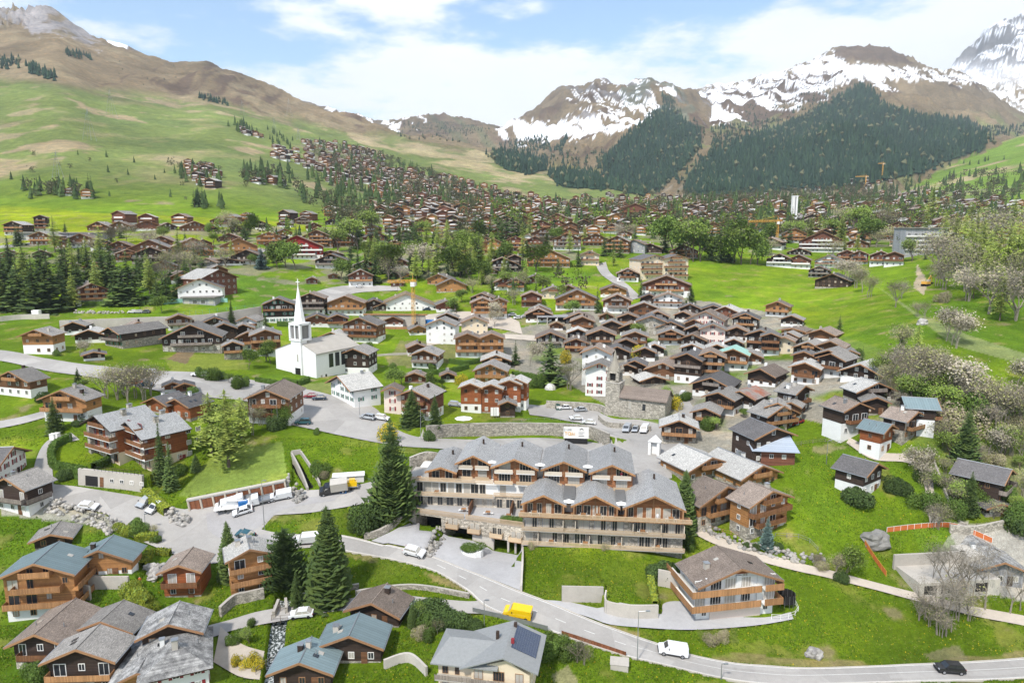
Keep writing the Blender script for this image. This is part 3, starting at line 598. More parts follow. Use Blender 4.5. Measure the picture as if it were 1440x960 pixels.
# ------------------------------------------------------------------ houses
REG = []       # things waiting for a label: (object, description, px, py, category, group)
_wc = {}
def win_mesh(w, h, sh=None, lod=2, fr='trim'):
    k = (round(w, 1), round(h, 1), sh, lod, fr)
    if k in _wc: return _wc[k]
    w, h = k[0], k[1]
    f = MB(); t = .09
    for x0, x1, z0, z1 in ((-w/2, -w/2+t, 0, h), (w/2-t, w/2, 0, h), (-w/2+t, w/2-t, h-t, h), (-w/2+t, w/2-t, 0, t)): f.box(x0, x1, -.07, .05, z0, z1, 0)
    if w > .8: f.box(-.03, .03, -.065, .05, t, h - t, 0)
    if w > 2: f.box(-w/4-.03, -w/4+.03, -.065, .05, t, h - t, 0); f.box(w/4-.03, w/4+.03, -.065, .05, t, h - t, 0)
    mats = [M[fr]]
    if sh:
        for s in (-1, 1): a = s * (w/2 + .26); f.box(a - .24, a + .24, -.05, .04, -.03, h + .03, 1)
        mats.append(M[sh])
    g = MB(); g.box(-w/2+t*.6, w/2-t*.6, -.03, .03, t*.6, h-t*.6, 0)
    if lod >= 3: r = (f.mesh('window', mats), g.mesh('pane', [M['glass']]))
    else:
        gi = len(mats); n0 = len(f.v)
        f.v += g.v; f.f += [[i + n0 for i in q] for q in g.f]; f.m += [gi] * len(g.f); r = (f.mesh('window', mats + [M['glass']]), None)
    _wc[k] = r; return r
def window(parent, x, y, z, w=1.1, h=1.25, rz=0, sh=None, lod=2, fr='trim', name='window'):
    a, b = win_mesh(w, h, sh, lod, fr); o = link(name, a, parent, (x, y, z), rz)
    if b: link('pane', b, o)
    return o
WALLW = dict(K='dark timber', B='brown timber', O='honey wood', Q='reddish wood', R='red-brown timber', X='bright red', W='white', C='cream', N='pale rose', S='stone', G='grey')
ROOFW = dict(g='grey slate', l='pale grey', d='charcoal', m='weathered brown-grey', t='blue-grey sheet', a='pale green sheet', r='rust-stained', b='brown', s='rough slab')
def chalet(P, W, L, Hr, rot, st, D, name='chalet', sl=None, ox=.75, oy=1.75, shut=None, bal=True, rail=None, chim=None, fd=5, lod=None, hip=False, boxroof=False, sidebal=0, seed=None, ridge=True, nomidwin=False):
    rnd = random.Random(int(P.x * 7 + P.y * 13)) if seed is None else random.Random(seed)
    wc, rc, bc = st[0], st[1], st[2]
    lod = lod if lod is not None else (3 if D < 200 else 2 if D < 330 else 1 if D < 640 else 0)
    sl = sl or rnd.uniform(.38, .46)
    He = Hr - W / 2 * sl
    if He < 2.3: sl = max(.16, (Hr - 2.3) / (W / 2)); He = Hr - W / 2 * sl
    ns = max(1, int(round(He / 2.75))); sh = He / ns
    if D > 300: ox, oy = min(ox, .8 + W * .02), 1.6
    root = empty(name, P, rot)
    tim = M[wc]; masonry = wc in 'WCNSG'
    nb = {'n': 0, 'w': 1, 's': 1, 'c': 1, 'W': 2, 'S2': 2}.get(bc, 0); hb = sh * nb if ns > nb else sh * nb * .55
    if ns == 1 and nb: hb = sh * .4
    if bc == 'n': hb = .5
    lm = M[{'w': 'W', 's': 'S', 'c': 'C', 'W': 'W'}.get(bc, 'S')]
    if masonry: hb = 0
    e = .05
    gable = lambda w, z0: [(-w, z0), (w, z0), (w, Hr - w * sl - .02), (0, Hr - .02), (-w, Hr - w * sl - .02)]
    if not masonry:
        MB().box(-W/2 + e, W/2 - e, e, L - e, -fd, hb).build('wall', lm, root)
        MB().prism(gable(W/2, hb), 0, L).build('timber_wall', tim, root)
    elif hip: MB().box(-W/2, W/2, 0, L, -fd, Hr - (W/2 + ox) * sl - .03).build('wall', tim, root)
    else:
        MB().prism(gable(W/2, -fd), 0, L).build('wall', tim, root)
        if wc in 'WCN' and st[3:4] == 'k':
            z0 = He * .9; MB().prism([(-W/2-.03, z0), (W/2+.03, z0), (W/2+.03, He), (0, Hr), (-W/2-.03, He)], -.06, L + .06).build('gable_boards', M['B'], root)
    # roof: a chevron slab, boards on its edges
    th = .26; xe = W/2 + ox; ze = Hr - xe * sl
    r = MB(); y0, y1 = -oy, L + min(oy, .8)
    if hip:
        ry0, ry1 = y0 + xe * .95, y1 - xe * .95
        if ry1 < ry0 + .5: ry0 = ry1 = (y0 + y1) / 2
        v = [(-xe, y0, ze), (xe, y0, ze), (xe, y1, ze), (-xe, y1, ze), (0, ry0, Hr + .2), (0, ry1, Hr + .2)]
        for q in ((0, 1, 4), (1, 2, 5, 4), (2, 3, 5), (3, 0, 4, 5)): r.face([v[i] for i in q])
        r.box(-xe, xe, y0, y1, ze - .2, ze - .01, 1)
    else:
        for s in (-1, 1):
            a = (0, Hr + th); b_ = (s * xe, ze + th); c = (s * xe, ze); d = (0, Hr)
            q = [(p[0], y0, p[1]) for p in (a, b_, c, d)]; w = [(p[0], y1, p[1]) for p in (a, b_, c, d)]
            r.face([q[0], q[1], w[1], w[0]], 0); r.face([q[1], q[2], w[2], w[1]], 1); r.face([q[2], q[3], w[3], w[2]], 1); r.face(q, 1); r.face(w, 1)
    rf = r.build('roof', [M[rc], M['fascia'] if wc in 'OQB' or lod < 2 else M['K']], root)
    if lod >= 2 and not hip:
        fa = MB()
        for s in (-1, 1):
            fa.face([(0, y0 - .04, Hr + th + .03), (s * (xe + .02), y0 - .04, ze + th + .03), (s * (xe + .02), y0 - .04, ze - .08), (0, y0 - .04, Hr - .08)])
            fa.face([(0, y0 - .01, Hr + th + .03), (s * (xe + .02), y0 - .01, ze + th + .03), (s * (xe + .02), y0 - .01, ze - .08), (0, y0 - .01, Hr - .08)])
            fa.face([(0, y0 - .04, Hr + th + .03), (s * (xe + .02), y0 - .04, ze + th + .03), (s * (xe + .02), y0 + .1, ze + th + .03), (0, y0 + .1, Hr + th + .03)])
        fa.build('bargeboard', M['fascia'], root)
    if lod >= 3 and not hip:
        for s, nm in ((-1, 'purlin'), (0, 'purlin'), (1, 'purlin')):
            x = s * W/2 * .92; z = Hr - abs(x) * sl - .32; MB().box(x - .12, x + .12, y0 + .15, .1, z, z + .26).build(nm, M['fascia'] if wc in 'OQ' else M['B'], root)
        if ridge: MB().bar((0, y0, Hr + th + .02), (0, y1, Hr + th + .02), .11, 0, 5).build('ridge_cap', M['metal'] if rc in 'tld' else M[rc], root)
        g = MB(); 
        for s in (-1, 1): g.bar((s * (xe + .08), y0, ze + th - .08), (s * (xe + .08), y1, ze + th - .08), .08, 0, 5)
        g.build('gutter', M['metal'], root)
    # chimney
    nch = chim if chim is not None else (rnd.choice([0, 1, 1, 2]) if lod >= 1 else 0)
    for k in range(nch):
        x = rnd.uniform(-.32, .32) * W; y = L * rnd.uniform(.3, .75); z = Hr - abs(x) * sl; cw = rnd.uniform(.35, .55) * .6 + .12
        cm_ = rnd.choice([M['conc'], M['W'], M['metal'], M['K']]) if lod > 1 else M['conc']
        c = MB().box(x - cw, x + cw, y - cw, y + cw, z - .3, z + 1.25).build('chimney', cm_, rf)
        if lod >= 3: MB().box(x - cw - .1, x + cw + .1, y - cw - .1, y + cw + .1, z + 1.3, z + 1.38).build('chimney_cap', M['metal'], rf)
    if lod >= 3:
        for k in range(rnd.choice([1, 2, 3])):
            s = rnd.choice([-1, 1]); x = s * W * rnd.uniform(.12, .35); y = L * rnd.uniform(.2, .8); z = Hr + th - abs(x) * sl
            a = math.atan(sl) * s; mm = MB(Matrix.Translation((x, y, z)) @ Matrix.Rotation(a, 4, 'Y'))
            if rnd.random() < .5: mm.box(-.45, .45, -.35, .35, 0, .1, 0); mm.build('roof_window', M['glass'], rf)
            else: MB().bar((x, y, z - .1), (x, y, z + .7), .09, 0, 6).build('vent_pipe', M['metal'], rf)
    # balconies and openings on the gable
    rl = M[rail] if rail else M[{'O': 'railo', 'Q': 'rail', 'B': rnd.choice(['rail', 'railo', 'railg']), 'R': rnd.choice(['rail', 'railo', 'railo']), 'K': rnd.choice(['railg', 'rail', 'railo']), 'X': 'trim', 'W': 'rail', 'C': 'rail', 'N': 'rail', 'S': 'railg', 'G': 'railg'}[wc]]
    frm = 'trim' if (masonry or rnd.random() < .6) else 'fascia'
    levels = list(range(ns + (1 if W * sl / 2 > 2.1 else 0)))
    for k in levels:
        z = k * sh; top = k >= ns; wz = W if not top else W * .45
        has = bal and k >= 1 and (bal == 2 or not (top and rnd.random() < .45) and not (masonry and lod > 1 and rnd.random() < .4) and (rnd.random() < .85 or lod <= 1))
        if D > 640 and k % 2 == 0: has = False
        if has:
            bw = wz * (.98 if rnd.random() < .7 or top else .7); dp = 1.5
            s = MB().box(-bw/2, bw/2, -dp, -.01, z - .16, z, 0)
            rr = MB(); rr.box(-bw/2, bw/2, -dp - .03, -dp + .05, z + .02, z + 1.0, 0); rr.box(-bw/2, -bw/2 + .07, -dp + .05, -.01, z + .02, z + 1.0, 0); rr.box(bw/2 - .07, bw/2, -dp + .05, -.01, z + .02, z + 1.0, 0)
            if lod >= 2:
                so = s.build('balcony', M['trim'] if masonry and lod > 2 else tim if not masonry else M['conc'], root); rr.build('railing', rl, so)
            else:
                n0 = len(s.v); s.v += rr.v; s.f += [[i + n0 for i in q] for q in rr.f]; s.m += [1] * len(rr.f); s.build('balcony', [tim, rl], root)
        if lod == 0 and k > 1: continue
        nwin = max(1, int(wz / (2.6 if lod >= 2 else 2.9 if lod else 4.2)))
        for j in range(nwin):
            x = (j + .5) / nwin * wz - wz / 2
            if rnd.random() < .1 and nwin > 2: continue
            zz = z if (not top) else z
            door = has and rnd.random() < .7
            hmax = (He if abs(x) > W/2 - 1 else Hr - (abs(x) + .8) * sl) - z - .25
            if hmax < .8: continue
            if door: window(root, x, -.02, z + .05, rnd.choice([1.2, 1.6, 1.9]) if lod >= 1 else 2, min(2.1, hmax), 0, None, lod, frm, 'balcony_door')
            else: window(root, x, -.02, z + .9 if hmax > 2.2 else z + .3, 1.0 if masonry or lod else 1.4, min(1.25, hmax - .3 if hmax > 1 else hmax), 0, shut if shut else ('redsh' if masonry and wc in 'N' else None), lod, frm)
    if lod >= 1:
        for s in ((-1, 1) if lod >= 2 else (1 if math.sin(-rot) > 0 or P.x < 0 else -1,)):
            n2 = max(1, int(L / (3.3 if lod >= 2 else 4.5)))
            for k in range(ns):
                for j in range(n2):
                    if rnd.random() < .22 or (k == 0 and rnd.random() < .4): continue
                    window(root, s * (W/2 + .02), (j + .5) / n2 * L, k * sh + .95, .95, 1.1, R(90) * s, shut if masonry else None, lod, frm)
            if sidebal and s == sidebal:
                for k in range(1, ns):
                    x0 = s * W/2; so = MB().box(min(x0, x0 + s * 1.2), max(x0, x0 + s * 1.2), -1.25, L * .8, k * sh - .16, k * sh).build('balcony', tim, root)
                    x1 = x0 + s * 1.2; MB().box(x1 - .04, x1 + .04, -1.25, L * .8, k * sh + .02, k * sh + 1.0).build('railing', rl, so)
    if lod >= 3:
        MB().box(W*.22 - .5, W*.22 + .5, -.09, .02, 0, 2.05).build('door', M['B'] if not masonry else M['K'], root)
    return root, ns
def describe(st, ns, bal=True, big=False):
    d = WALLW[st[0]]; n = 'chalet'
    base = ', white base' if st[2] in 'wW' and st[0] not in 'WCNG' else ', stone base' if st[2] == 's' and st[0] != 'S' else ''
    return f"{d} {n}, {ROOFW[st[1]]} roof{base}"
def reg(o, desc, px, py, cat, group=None): REG.append((o, desc, px, py, cat, group))
HOUSES = []
xw_ = random.Random(8)
def hs(rows, ox, oy, k=4.0, **kw):
    """rows of (centre x, foot y, gable width, apex y, turn, length/width, style[, options]) read off an enlarged view"""
    for r in rows:
        cx, cy, cw, ay, rot, Lr, st = r[:7]; opt = dict(kw); opt.update(r[7] if len(r) > 7 else {})
        px, py = ox + cx / k, oy + cy / k; w = cw / k; lab = opt.pop('label', None); wm = opt.pop('W', None)
        P = hit(px, py); a, t = ray(px, py); D = depth_of(py, P.y)
        be = math.atan(a); W = wm or min(max(w * D / F / max(math.cos(R(rot)), .4), 4.5), 27)
        rd = opt.pop('rd', None)
        if D > 205 and not lab and not rd: rr_ = random.Random(int(px * 31 + py * 17)).random(); st = st[0] + {'g': 'g' if rr_ < .45 else 'm' if rr_ < .75 else 'd' if rr_ < .92 else 'l', 'm': 'm' if rr_ < .7 else 'g'}.get(st[1], st[1]) + st[2:]
        if D < 345 and not wm: W *= 1.04; Lr *= .82
        if 345 <= D < 900 and not wm: W *= 1.2
        h = (cy - (rd[1] if rd else ay)) / k * D * (CP - t * SP) / F * (1 if rd else .9 if D < 205 else 1.06)
        h = max(3.2, h * (1 if W > 6 else 1)); L = W * Lr * (1 if W < 14 or wm else .72); 
        if 205 < D < 345 and xw_.random() < .45 and len(st) > 2 and st[2] == 'n' and not lab: st = st[:2] + 'w'
        rot = rot - math.degrees(be)
        if D < 205: opt.setdefault('oy', 1.15); W *= .95
        if rd:
            zr = P.z + h + .2; q = []
            for u_, v_ in ((rd[0], rd[1]), (rd[2], rd[3])): a2, t2 = ray(ox + u_ / k, oy + v_ / k); y2 = (zr - CZ) / t2; q.append(Vector((a2 * y2, y2, zr)))
            d_ = q[1] - q[0]; rot = math.degrees(math.atan2(-d_.x, d_.y)); L = min(28, max(5, Vector((d_.x, d_.y)).length - 2.0))
            fr = Vector((math.sin(R(rot)), -math.cos(R(rot)), 0)); P = Vector((q[0].x - fr.x * 1.2, q[0].y - fr.y * 1.2, P.z))
        if L > 30: L = 30
        o, ns = chalet(P, W, L, h, R(rot), st, D, **opt)
        HOUSES.append((P.x, P.y, max(W, L), px, py))
        if lab: tag(o, lab, 'chalet' if 'barn' not in lab else 'barn', 'chalets of the village')
        else: reg(o, describe(st, ns), px, py - h * F / D / 2, 'chalet', 'chalets of the village')
# ------------------------------------------------------------------ plants
def tri(b, a, c, d, m=0): b.face((a, c, d), m)
def spruce(h, Rr, step, dens_, sprays, seed, flat=.8, droop=.35, sparse=0, sp=1.0, z0=.05):
    rnd = random.Random(seed); b = MB(); z = h * z0
    while z < h * .985:
        fz = z / h; r = Rr * ((1 - fz) ** flat) * rnd.uniform(.82, 1.12) + .12
        n = max(4, int(dens_ * (r + .8)))
        for k in range(n):
            if rnd.random() < sparse: continue
            a = rnd.random() * 2 * math.pi; l = r * rnd.uniform(.62, 1.12); zz = z + rnd.uniform(-.5, .5) * step
            dx, dy = math.cos(a), math.sin(a); tl = -l * droop * rnd.uniform(.6, 1.3)
            prev = Vector((dx * .1, dy * .1, zz)); m = rnd.choice([0, 0, 1, 1, 2])
            for j in range(sprays):
                s0 = (j + .15) / sprays; s1 = (j + 1.05) / sprays
                p0 = Vector((dx * l * s0, dy * l * s0, zz + tl * s0)); p1 = Vector((dx * l * s1, dy * l * s1, zz + tl * s1 + l * .07 * s1))
                w = sp * l * .3 * (1.15 - s0 * .5) * rnd.uniform(.7, 1.2); side = Vector((-dy, dx, 0)) * w; dr = Vector((0, 0, -w * rnd.uniform(.3, .7)))
                mm = min(2, m + (1 if s1 > .8 and rnd.random() < .5 else 0))
                b.face([p0, p1, p0.lerp(p1, .35) + side + dr], mm); b.face([p0, p0.lerp(p1, .35) - side + dr, p1], mm)
        z += step * (1 - .45 * fz)
    for k in range(5): b.face([(0, 0, h), (.25 * math.cos(k * 1.25), .25 * math.sin(k * 1.25), h - 1.1), (.25 * math.cos(k * 1.25 + .8), .25 * math.sin(k * 1.25 + .8), h - 1.3)], 1)
    t = MB().bar((0, 0, -1.5), (0, 0, h * .97), max(.1, h * .014), 0, 7, .03)
    return b, t
PROTO = {}
def proto(kind, name, b, t, mats, tm): PROTO.setdefault(kind, []).append((b.mesh('crown', mats), t.mesh('trunk', [tm]) if t else None, name))
NM = [M['n1'], M['n2'], M['n3']]
for k in range(3): proto('spruce3', 'spruce_tree', *spruce(20, 4.6, .38, 3.4, 4, 100 + k, .78), NM, M['bark'])
proto('bigspruce', 'spruce_tree', *spruce(20, 6.0, .42, 3.2, 5, 321, .72, .22), NM, M['bark'])
proto('cone', 'spruce_tree', *spruce(20, 5.2, .32, 4.6, 4, 77, .62, .5, sp=1.25), [M['n2'], M['n2'], M['n3']], M['bark'])
proto('slim', 'spruce_tree', *spruce(20, 2.6, .36, 5, 3, 55, .8, .5), NM, M['bark'])
proto('blue', 'blue_fir', *spruce(20, 6.5, .6, 3, 3, 56, .8, .15), [M['b1']] * 3, M['bark'])
for k in range(4): proto('spruce2', 'spruce_tree', *spruce(20, 4.0 + .4 * k, .85, 2.6, 2, 200 + k, .8), NM, M['bark'])
for k in range(4): proto('spruce1', 'spruce_tree', *spruce(20, 4.2, 1.7, 1.9, 1, 300 + k, .85, sp=1.5), [M['n1'], M['n1'], M['n2']], M['bark'])
for k in range(3): proto('larch', 'larch_tree', *spruce(20, 4.2, .55, 2.6, 4, 400 + k, .5, .28, .3, sp=.75, z0=.2), [M['lar2'], M['lar'], M['lar']], M['bark'])
def broad(h, r, nl, ls, seed, twig=0, leafm=0, bare=False, low=.22, blobs=14):
    rnd = random.Random(seed); t = MB(); b = MB(); ends = []
    def grow(p, d, l, rad, lv):
        q = p + d * l; t.bar(p, q, rad, 0, 5, rad * .62)
        if lv == 0: ends.append((q, d)); return
        for k in range(rnd.choice([2, 3, 3])):
            nd = (d + Vector((rnd.uniform(-1, 1), rnd.uniform(-1, 1), rnd.uniform(-.25, .6))) * .75).normalized()
            grow(q if k else p.lerp(q, .8), nd, l * rnd.uniform(.62, .85), rad * .58, lv - 1)
    for s in range(1 if not bare else rnd.choice([1, 2, 3])):
        grow(Vector((rnd.uniform(-.5, .5) * s, rnd.uniform(-.5, .5) * s, -.8)), Vector((rnd.uniform(-.12, .12), rnd.uniform(-.12, .12), 1)).normalized(), h * low + .8, h * .018, 4)
    mz = max(e[0].z for e in ends); mr = sorted(math.hypot(e[0].x, e[0].y) for e in ends)[int(len(ends) * .85)]
    sz, sr = h * .95 / mz, r / max(mr, .1)
    t.v = [(x * (sr if z > 0 else 1) , y * (sr if z > 0 else 1), z * sz if z > 0 else z) for x, y, z in t.v]
    ends = [(Vector((e.x * sr, e.y * sr, e.z * sz)), d) for e, d in ends]
    for k in range(nl):
        e, d = ends[int(rnd.random() * len(ends))]; g = .15 * r + .35
        c = e + Vector((rnd.gauss(0, g), rnd.gauss(0, g), rnd.gauss(0, g * .9))); 
        u = Vector((rnd.uniform(-1, 1), rnd.uniform(-1, 1), rnd.uniform(-1, 1))).normalized(); w = u.orthogonal().normalized(); s = ls * rnd.uniform(.6, 1.3)
        if rnd.random() < twig: b.face([c - u * s * 1.9 + w * .035, c + u * s * 1.9, c - u * s * 1.9 - w * .035], 2)
        else: b.face([c + u * s, c + w * s * .8, c - u * s, c - w * s * .8], leafm if rnd.random() < .8 else 1 - leafm)
    return b, t
for k in range(3): proto('green', 'broadleaf_tree', *broad(9, 3.6, 3200, .26, 500 + k, low=.12), [M['lf1'], M['lf2'], M['barkg']], M['bark'])
for k in range(2): proto('fresh', 'broadleaf_tree', *broad(9, 3.4, 2600, .24, 520 + k, .15, low=.12), [M['lf2'], M['lf1'], M['barkg']], M['bark'])
for k in range(4): proto('bare', 'bare_tree', *broad(10, 4, 1300, .21, 540 + k, .8, bare=True), [M['lf3'], M['lf4'], M['barkg']], M['barkg'])
for k in range(2): proto('olive', 'bare_tree', *broad(10, 4, 1500, .2, 560 + k, .55, bare=True), [M['lf4'], M['lf3'], M['barkg']], M['barkg'])
for k in range(2): proto('blossom', 'blossom_tree', *broad(7, 3.4, 2200, .19, 580 + k, .35), [M['blo'], M['lf4'], M['barkg']], M['barkg'])
proto('thin', 'bare_tree', *broad(12, 3.6, 420, .26, 601, 1, bare=True), [M['lf3'], M['lf3'], M['barkg']], M['barkg'])
proto('thin', 'bare_tree', *broad(12, 3.2, 380, .26, 603, 1, bare=True), [M['lf3'], M['lf3'], M['barkg']], M['barkg'])
proto('darkpine', 'pine_tree', *spruce(13, 5.2, .42, 3.4, 5, 611, .42, -.05, .15, sp=.8), [M['n1'], M['n1'], M['n2']], M['bark'])
def bushmesh(kind, n, s, mats, seed, boxy=False):
    rnd = random.Random(seed); b = MB(); lob = [(Vector((rnd.uniform(-.5, .5), rnd.uniform(-.5, .5), rnd.uniform(.2, .6))), rnd.uniform(.35, .6)) for _ in range(6)]
    for k in range(n):
        u = Vector((rnd.gauss(0, 1), rnd.gauss(0, 1), rnd.gauss(0, 1))).normalized()
        c, r_ = rnd.choice(lob); p = c + u * r_ * rnd.uniform(.75, 1.05); p.z = abs(p.z)
        t1 = (u + Vector((rnd.uniform(-1, 1), rnd.uniform(-1, 1), rnd.uniform(-1, 1))) * .8).normalized(); a = t1.orthogonal().normalized(); w = t1.cross(a)
        ss = s * rnd.uniform(.6, 1.3); b.face([p + a * ss, p + w * ss, p - a * ss, p - w * ss], 0 if rnd.random() < .7 else 1)
    PROTO.setdefault(kind, []).append((b.mesh('bush', mats), None, 'shrub'))
for k in range(2): bushmesh('bush', 4200, .04, [M['lf1'], M['hedge']], 700 + k)
bushmesh('bushy', 4200, .04, [M['hedgey'], M['lf2']], 705); bushmesh('bushd', 4600, .042, [M['n2'], M['n1']], 706); bushmesh('bushb', 3600, .035, [M['lf3'], M['lf4']], 707); bushmesh('bushf', 2400, .04, [M['yelf'], M['lf1']], 708)
TD = {'spruce3': 'dark green spruce', 'bigspruce': 'broad dark spruce', 'cone': 'dense cone-shaped spruce', 'slim': 'slender spruce', 'blue': 'small bluish fir', 'spruce2': 'dark spruce', 'spruce1': 'small dark spruce', 'larch': 'airy light green larch',
      'green': 'green leafy tree', 'fresh': 'yellow-green leafy tree', 'bare': 'bare beige-twigged tree', 'olive': 'olive budding tree', 'blossom': 'white blossoming tree', 'thin': 'tall leafless tree', 'darkpine': 'spreading dark pine',
      'bush': 'round green shrub', 'bushy': 'yellow-green clipped shrub', 'bushd': 'dark green shrub', 'bushb': 'leafless beige shrub', 'bushf': 'yellow flowering shrub'}
BASEH = dict(spruce3=20, bigspruce=20, cone=20, slim=20, blue=20, spruce2=20, spruce1=20, larch=20, green=9, fresh=9, bare=10, olive=10, blossom=7, thin=12, darkpine=13, bush=1, bushy=1, bushd=1, bushb=1, bushf=1)
NTREE = {}
trnd = random.Random(5)
def tree(kind, px, py, hpx, wid=1.0, label=None, ymin=0):
    P = hit(px, py, ymin); a, t = ray(px, py); D = depth_of(py, P.y); h = hpx * D * (CP - t * SP) / F
    if kind == 'spruce' : kind = 'spruce3' if D < 210 else 'spruce2' if D < 520 else 'spruce1'
    cr, tk, nm = trnd.choice(PROTO[kind]); s = h / BASEH[kind]; rz = trnd.random() * 6.28
    small = tk is None or D > 420
    if not small:
        o = empty(nm, P, rz); link('crown', cr, o); link('trunk', tk, o)
    elif tk is None: o = link(nm, cr, None, P, rz)
    else:
        key = (cr.name, tk.name)
        if key not in NTREE:
            b = MB(); 
            for me_, off in ((cr, 0), (tk, len(cr.materials))):
                n0 = len(b.v); b.v += [tuple(v.co) for v in me_.vertices]; b.f += [[i + n0 for i in p.vertices] for p in me_.polygons]; b.m += [p.material_index + off for p in me_.polygons]
            NTREE[key] = b.mesh(nm, list(cr.materials) + list(tk.materials))
        o = link(nm, NTREE[key], None, P, rz)
    if tk is None: o.scale = (s * wid * .78, s * wid * .78, s)
    else: o.scale = (s * wid, s * wid, s)
    cat = 'shrub' if tk is None else 'tree'; g = {'shrub': 'garden and slope shrubs', 'spruce_tree': 'spruces of the village and slopes', 'larch_tree': 'larches'}.get(nm, 'leafy and bare trees')
    if label: tag(o, label, cat, g)
    else: reg(o, TD[kind], px, py - hpx / 2, cat, g)
    return o
tree('bigspruce', 552, 722, 132, 1.0, 'big drooping spruce standing at the left end of the hotel')
tree('cone', 464, 842, 130, 1.02, 'dense dark cone-shaped tree beside the lane')
tree('darkpine', 402, 825, 82, 1.0, 'spreading dark pine beside the dense cone-shaped tree')
tree('spruce3', 418, 850, 48, 1.0); tree('cone', 323, 812, 80, .8, 'narrow cone tree left of the bright honey chalet')
tree('slim', 228, 678, 84, 1.15); tree('slim', 241, 688, 68, 1.3)
tree('cone', 962, 742, 82, .95, 'dense dark tree at the right corner of the hotel'); tree('spruce3', 957, 760, 40, 1.4)
tree('larch', 298, 640, 88, 1.5); tree('larch', 322, 656, 108, 1.55); tree('larch', 340, 618, 60, 1.5); tree('spruce3', 276, 662, 26, 1.5)
tree('spruce3', 1357, 650, 78, 1.25, 'big dark spruce above the long charcoal-roofed house'); tree('spruce3', 1362, 722, 60, 1.1, 'green spruce in front of the long charcoal-roofed house')
tree('blue', 1078, 770, 45, .8, 'bluish fir on the rockery right of the hotel')
tree('spruce3', 78, 607, 50, 1.2); tree('spruce3', 121, 590, 38, 1.4); tree('spruce3', 110, 540, 24, 1.2)
tree('spruce', 580, 600, 54, 1.7); tree('spruce', 612, 600, 46, 1.1)
tree('spruce', 774, 540, 68, 1.5); tree('bush', 757, 545, 22, .8); tree('bushf', 796, 510, 18, .8); tree('blossom', 745, 515, 30); tree('olive', 800, 548, 40, 1.1)
tree('slim', 326, 455, 35, 1.3); tree('spruce', 374, 466, 30, .9); tree('spruce', 312, 450, 14, 1.3); tree('spruce', 1180, 466, 24, 1.3); tree('spruce', 1212, 516, 30, 1.0); tree('spruce', 725, 512, 34, 1.4); tree('spruce', 1015, 535, 24, 1.2)
tree('spruce', 901, 418, 30, 1.0); tree('spruce', 971, 426, 30, 1.1); tree('spruce', 840, 440, 40, .8); tree('spruce', 692, 420, 36, 1.1); tree('spruce', 754, 415, 22, 1); tree('spruce', 785, 385, 26, 1.2); tree('spruce', 813, 375, 30, .9)
for x, y, h in ((8,435,85),(28,436,75),(50,440,82),(72,438,90),(98,428,80),(125,398,60),(145,408,62),(166,428,68),(182,428,75),(35,400,60),(60,405,64),(15,385,50),(90,392,55),(28,345,30),(235,425,48),(222,428,40),(252,415,36),(5,420,70),(110,415,50),(158,400,55),(195,400,45),(215,405,44)):
    tree('spruce', x, y, h, trnd.uniform(1.45, 1.9))
